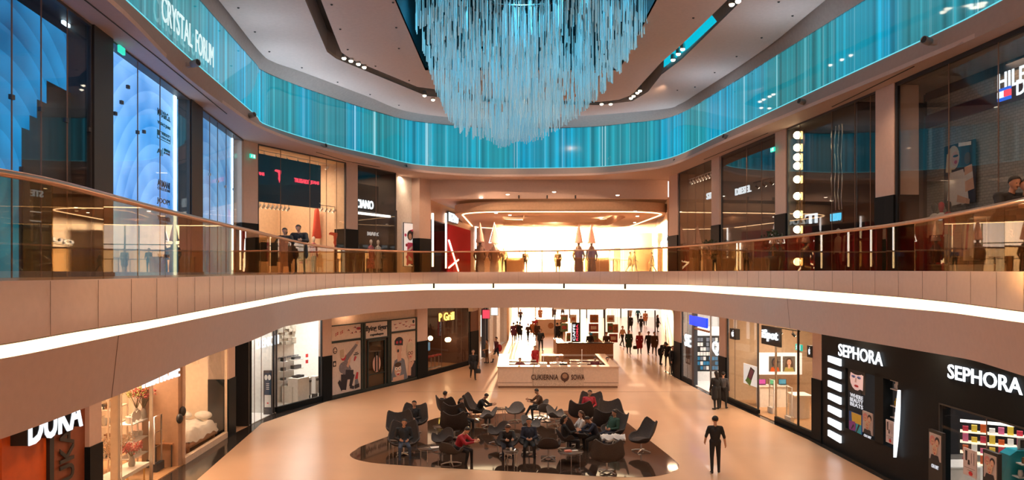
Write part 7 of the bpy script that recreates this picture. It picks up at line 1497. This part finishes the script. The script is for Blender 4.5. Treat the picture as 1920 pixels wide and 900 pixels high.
up_('stand', 945, 55, 0, 'dark coated person standing between stall counters in the far upper corridor', top='b', h=1.8); up_('stand', 985, 57, 20, 'person silhouetted in the low sun of the far upper corridor', top='b', h=1.75); up_('coatstand', 1046, 58, 0, 'long coated person silhouetted beside the sun glare upstairs', top='b', h=1.75)
up_('stand', 1608, 21.6, 30, 'person in dark clothes beside the cream pillar by the dark shop', top='k', h=1.68) if 0 else None
# white jacket thrown over the big egg chair
c = Vector(((1149 - 960) / F * 23.55, 23.55, 1.13)); mb = MB(); rows = []
for i in range(9):
    rows.append([c + Vector((-.38 + .76 * j / 8, -.22 + .44 * i / 8 - .04 * math.sin(j), .10 * math.cos((i - 4) * .38) + .045 * math.sin(j * 1.9 + i) - .1)) for j in range(9)])
mb.grid(rows, CL['w']); mb.grid([[p - Vector((0, 0, .05)) for p in r_] for r_ in rows[::-1]], CL['w']); mb.build('jacket', label='white jacket heaped on top of the big dark egg chair', cat='jacket')
# potted plants and bin on the upper gallery
def bush(px, Y, label):
    c = Vector(((px - 960) / F * Y, Y, Z2)); t = thing('potted_shrub', label, 'plant', c, 'potted shrubs on the upper gallery'); t['_o'] = tuple(c); mb = MB(); mb.lathe([(.2, 0), (.28, .5), (.3, .7), (.27, .7), (.25, .66)], c, blackm, 16); mb.build('pot', t)
    mb = MB(); r3 = random.Random(px); lf = mat('leaf_dark', (.02, .04, .015), .6)
    for k in range(260):
        v = Vector((r3.gauss(0, 1), r3.gauss(0, 1), r3.gauss(0, 1))).normalized() * (.48 * r3.random() ** .4); p = c + Vector((0, 0, 1.25)) + v; a = Vector((r3.uniform(-1, 1), r3.uniform(-1, 1), r3.uniform(-1, 1))).normalized() * .07; b = a.cross(Vector((r3.random(), 1, .3))).normalized() * .03
        mb.face([p - a, p + b, p + a, p - b], lf)
    mb.tube([c + Vector((0, 0, .6)), c + Vector((0, 0, 1.2))], .03, wood); mb.build('foliage', t)
bush(1332, 36.6, 'dark round potted shrub beside the brown shoe shop pillar'); bush(1449, 28.6, 'dark round potted shrub beside the bulb column pillar')

# ================================================================ LAMPS OF THE HALL
def downlight(x, y, z, pw, lb, grp, col=WARM, r=.5):
    area((x, y, z - .03), r, r, pw, col)
for i in range(14, nE - 14, 9):      # under the gallery, ground floor
    a = off(i, -1.7, 4.68)
    if a[1] > 8: area(a, .5, .5, 55, WARM)
for i in range(10, nE - 10, 9):      # gallery upstairs
    a = off(i, -1.0, UH - .05)
    if a[1] > 8: spot((a[0], a[1], UH - .08), (a[0] * 1.02, a[1], 6), 150, 140, WARM, .08, 1)
for x, y in ((2, 56), (9, 58), (3, 70), (12, 72), (4, 84), (14, 86), (2, 94)): area((x, y, 4.7), 1.6, 1.6, 120, (1, .6, .35))
for x, y, pw in ((-5, 29, 480), (5.5, 30, 480), (-4.8, 14, 250), (5.2, 16, 300), (5, 6, 130)): spot((x, y, ZC - .1), (x * .8, y, 0), pw * 2.2, 150, WARM, .12, 1)

for i in range(6, len(TB) - 6, 6):      # uplights added near the glass band to brighten the ceiling, no fixtures
    p = TB[i]; d_ = (Vector((0.3, 24, 0)) - p).normalized() * 1.3
    area((p.x + d_.x, p.y + d_.y, CZ + 6.0), .5, .5, 24, (.75, .88, 1), rot=(math.pi, 0, 0), spread=150)

for x in (-5.4, 6.4): spot((x, 12, ZC - .1), (x * .1, 44, 5.2), 2600, 52, WARM, .06, .8)  # added forward spots, no fixtures built, to lift the far bulkhead
spot((6.2, 7, ZC - .1), (-8, 20, 5.4), 700, 60, WARM, .06, .8); spot((-5.2, 7, ZC - .1), (9, 20, 5.4), 600, 60, WARM, .06, .8)
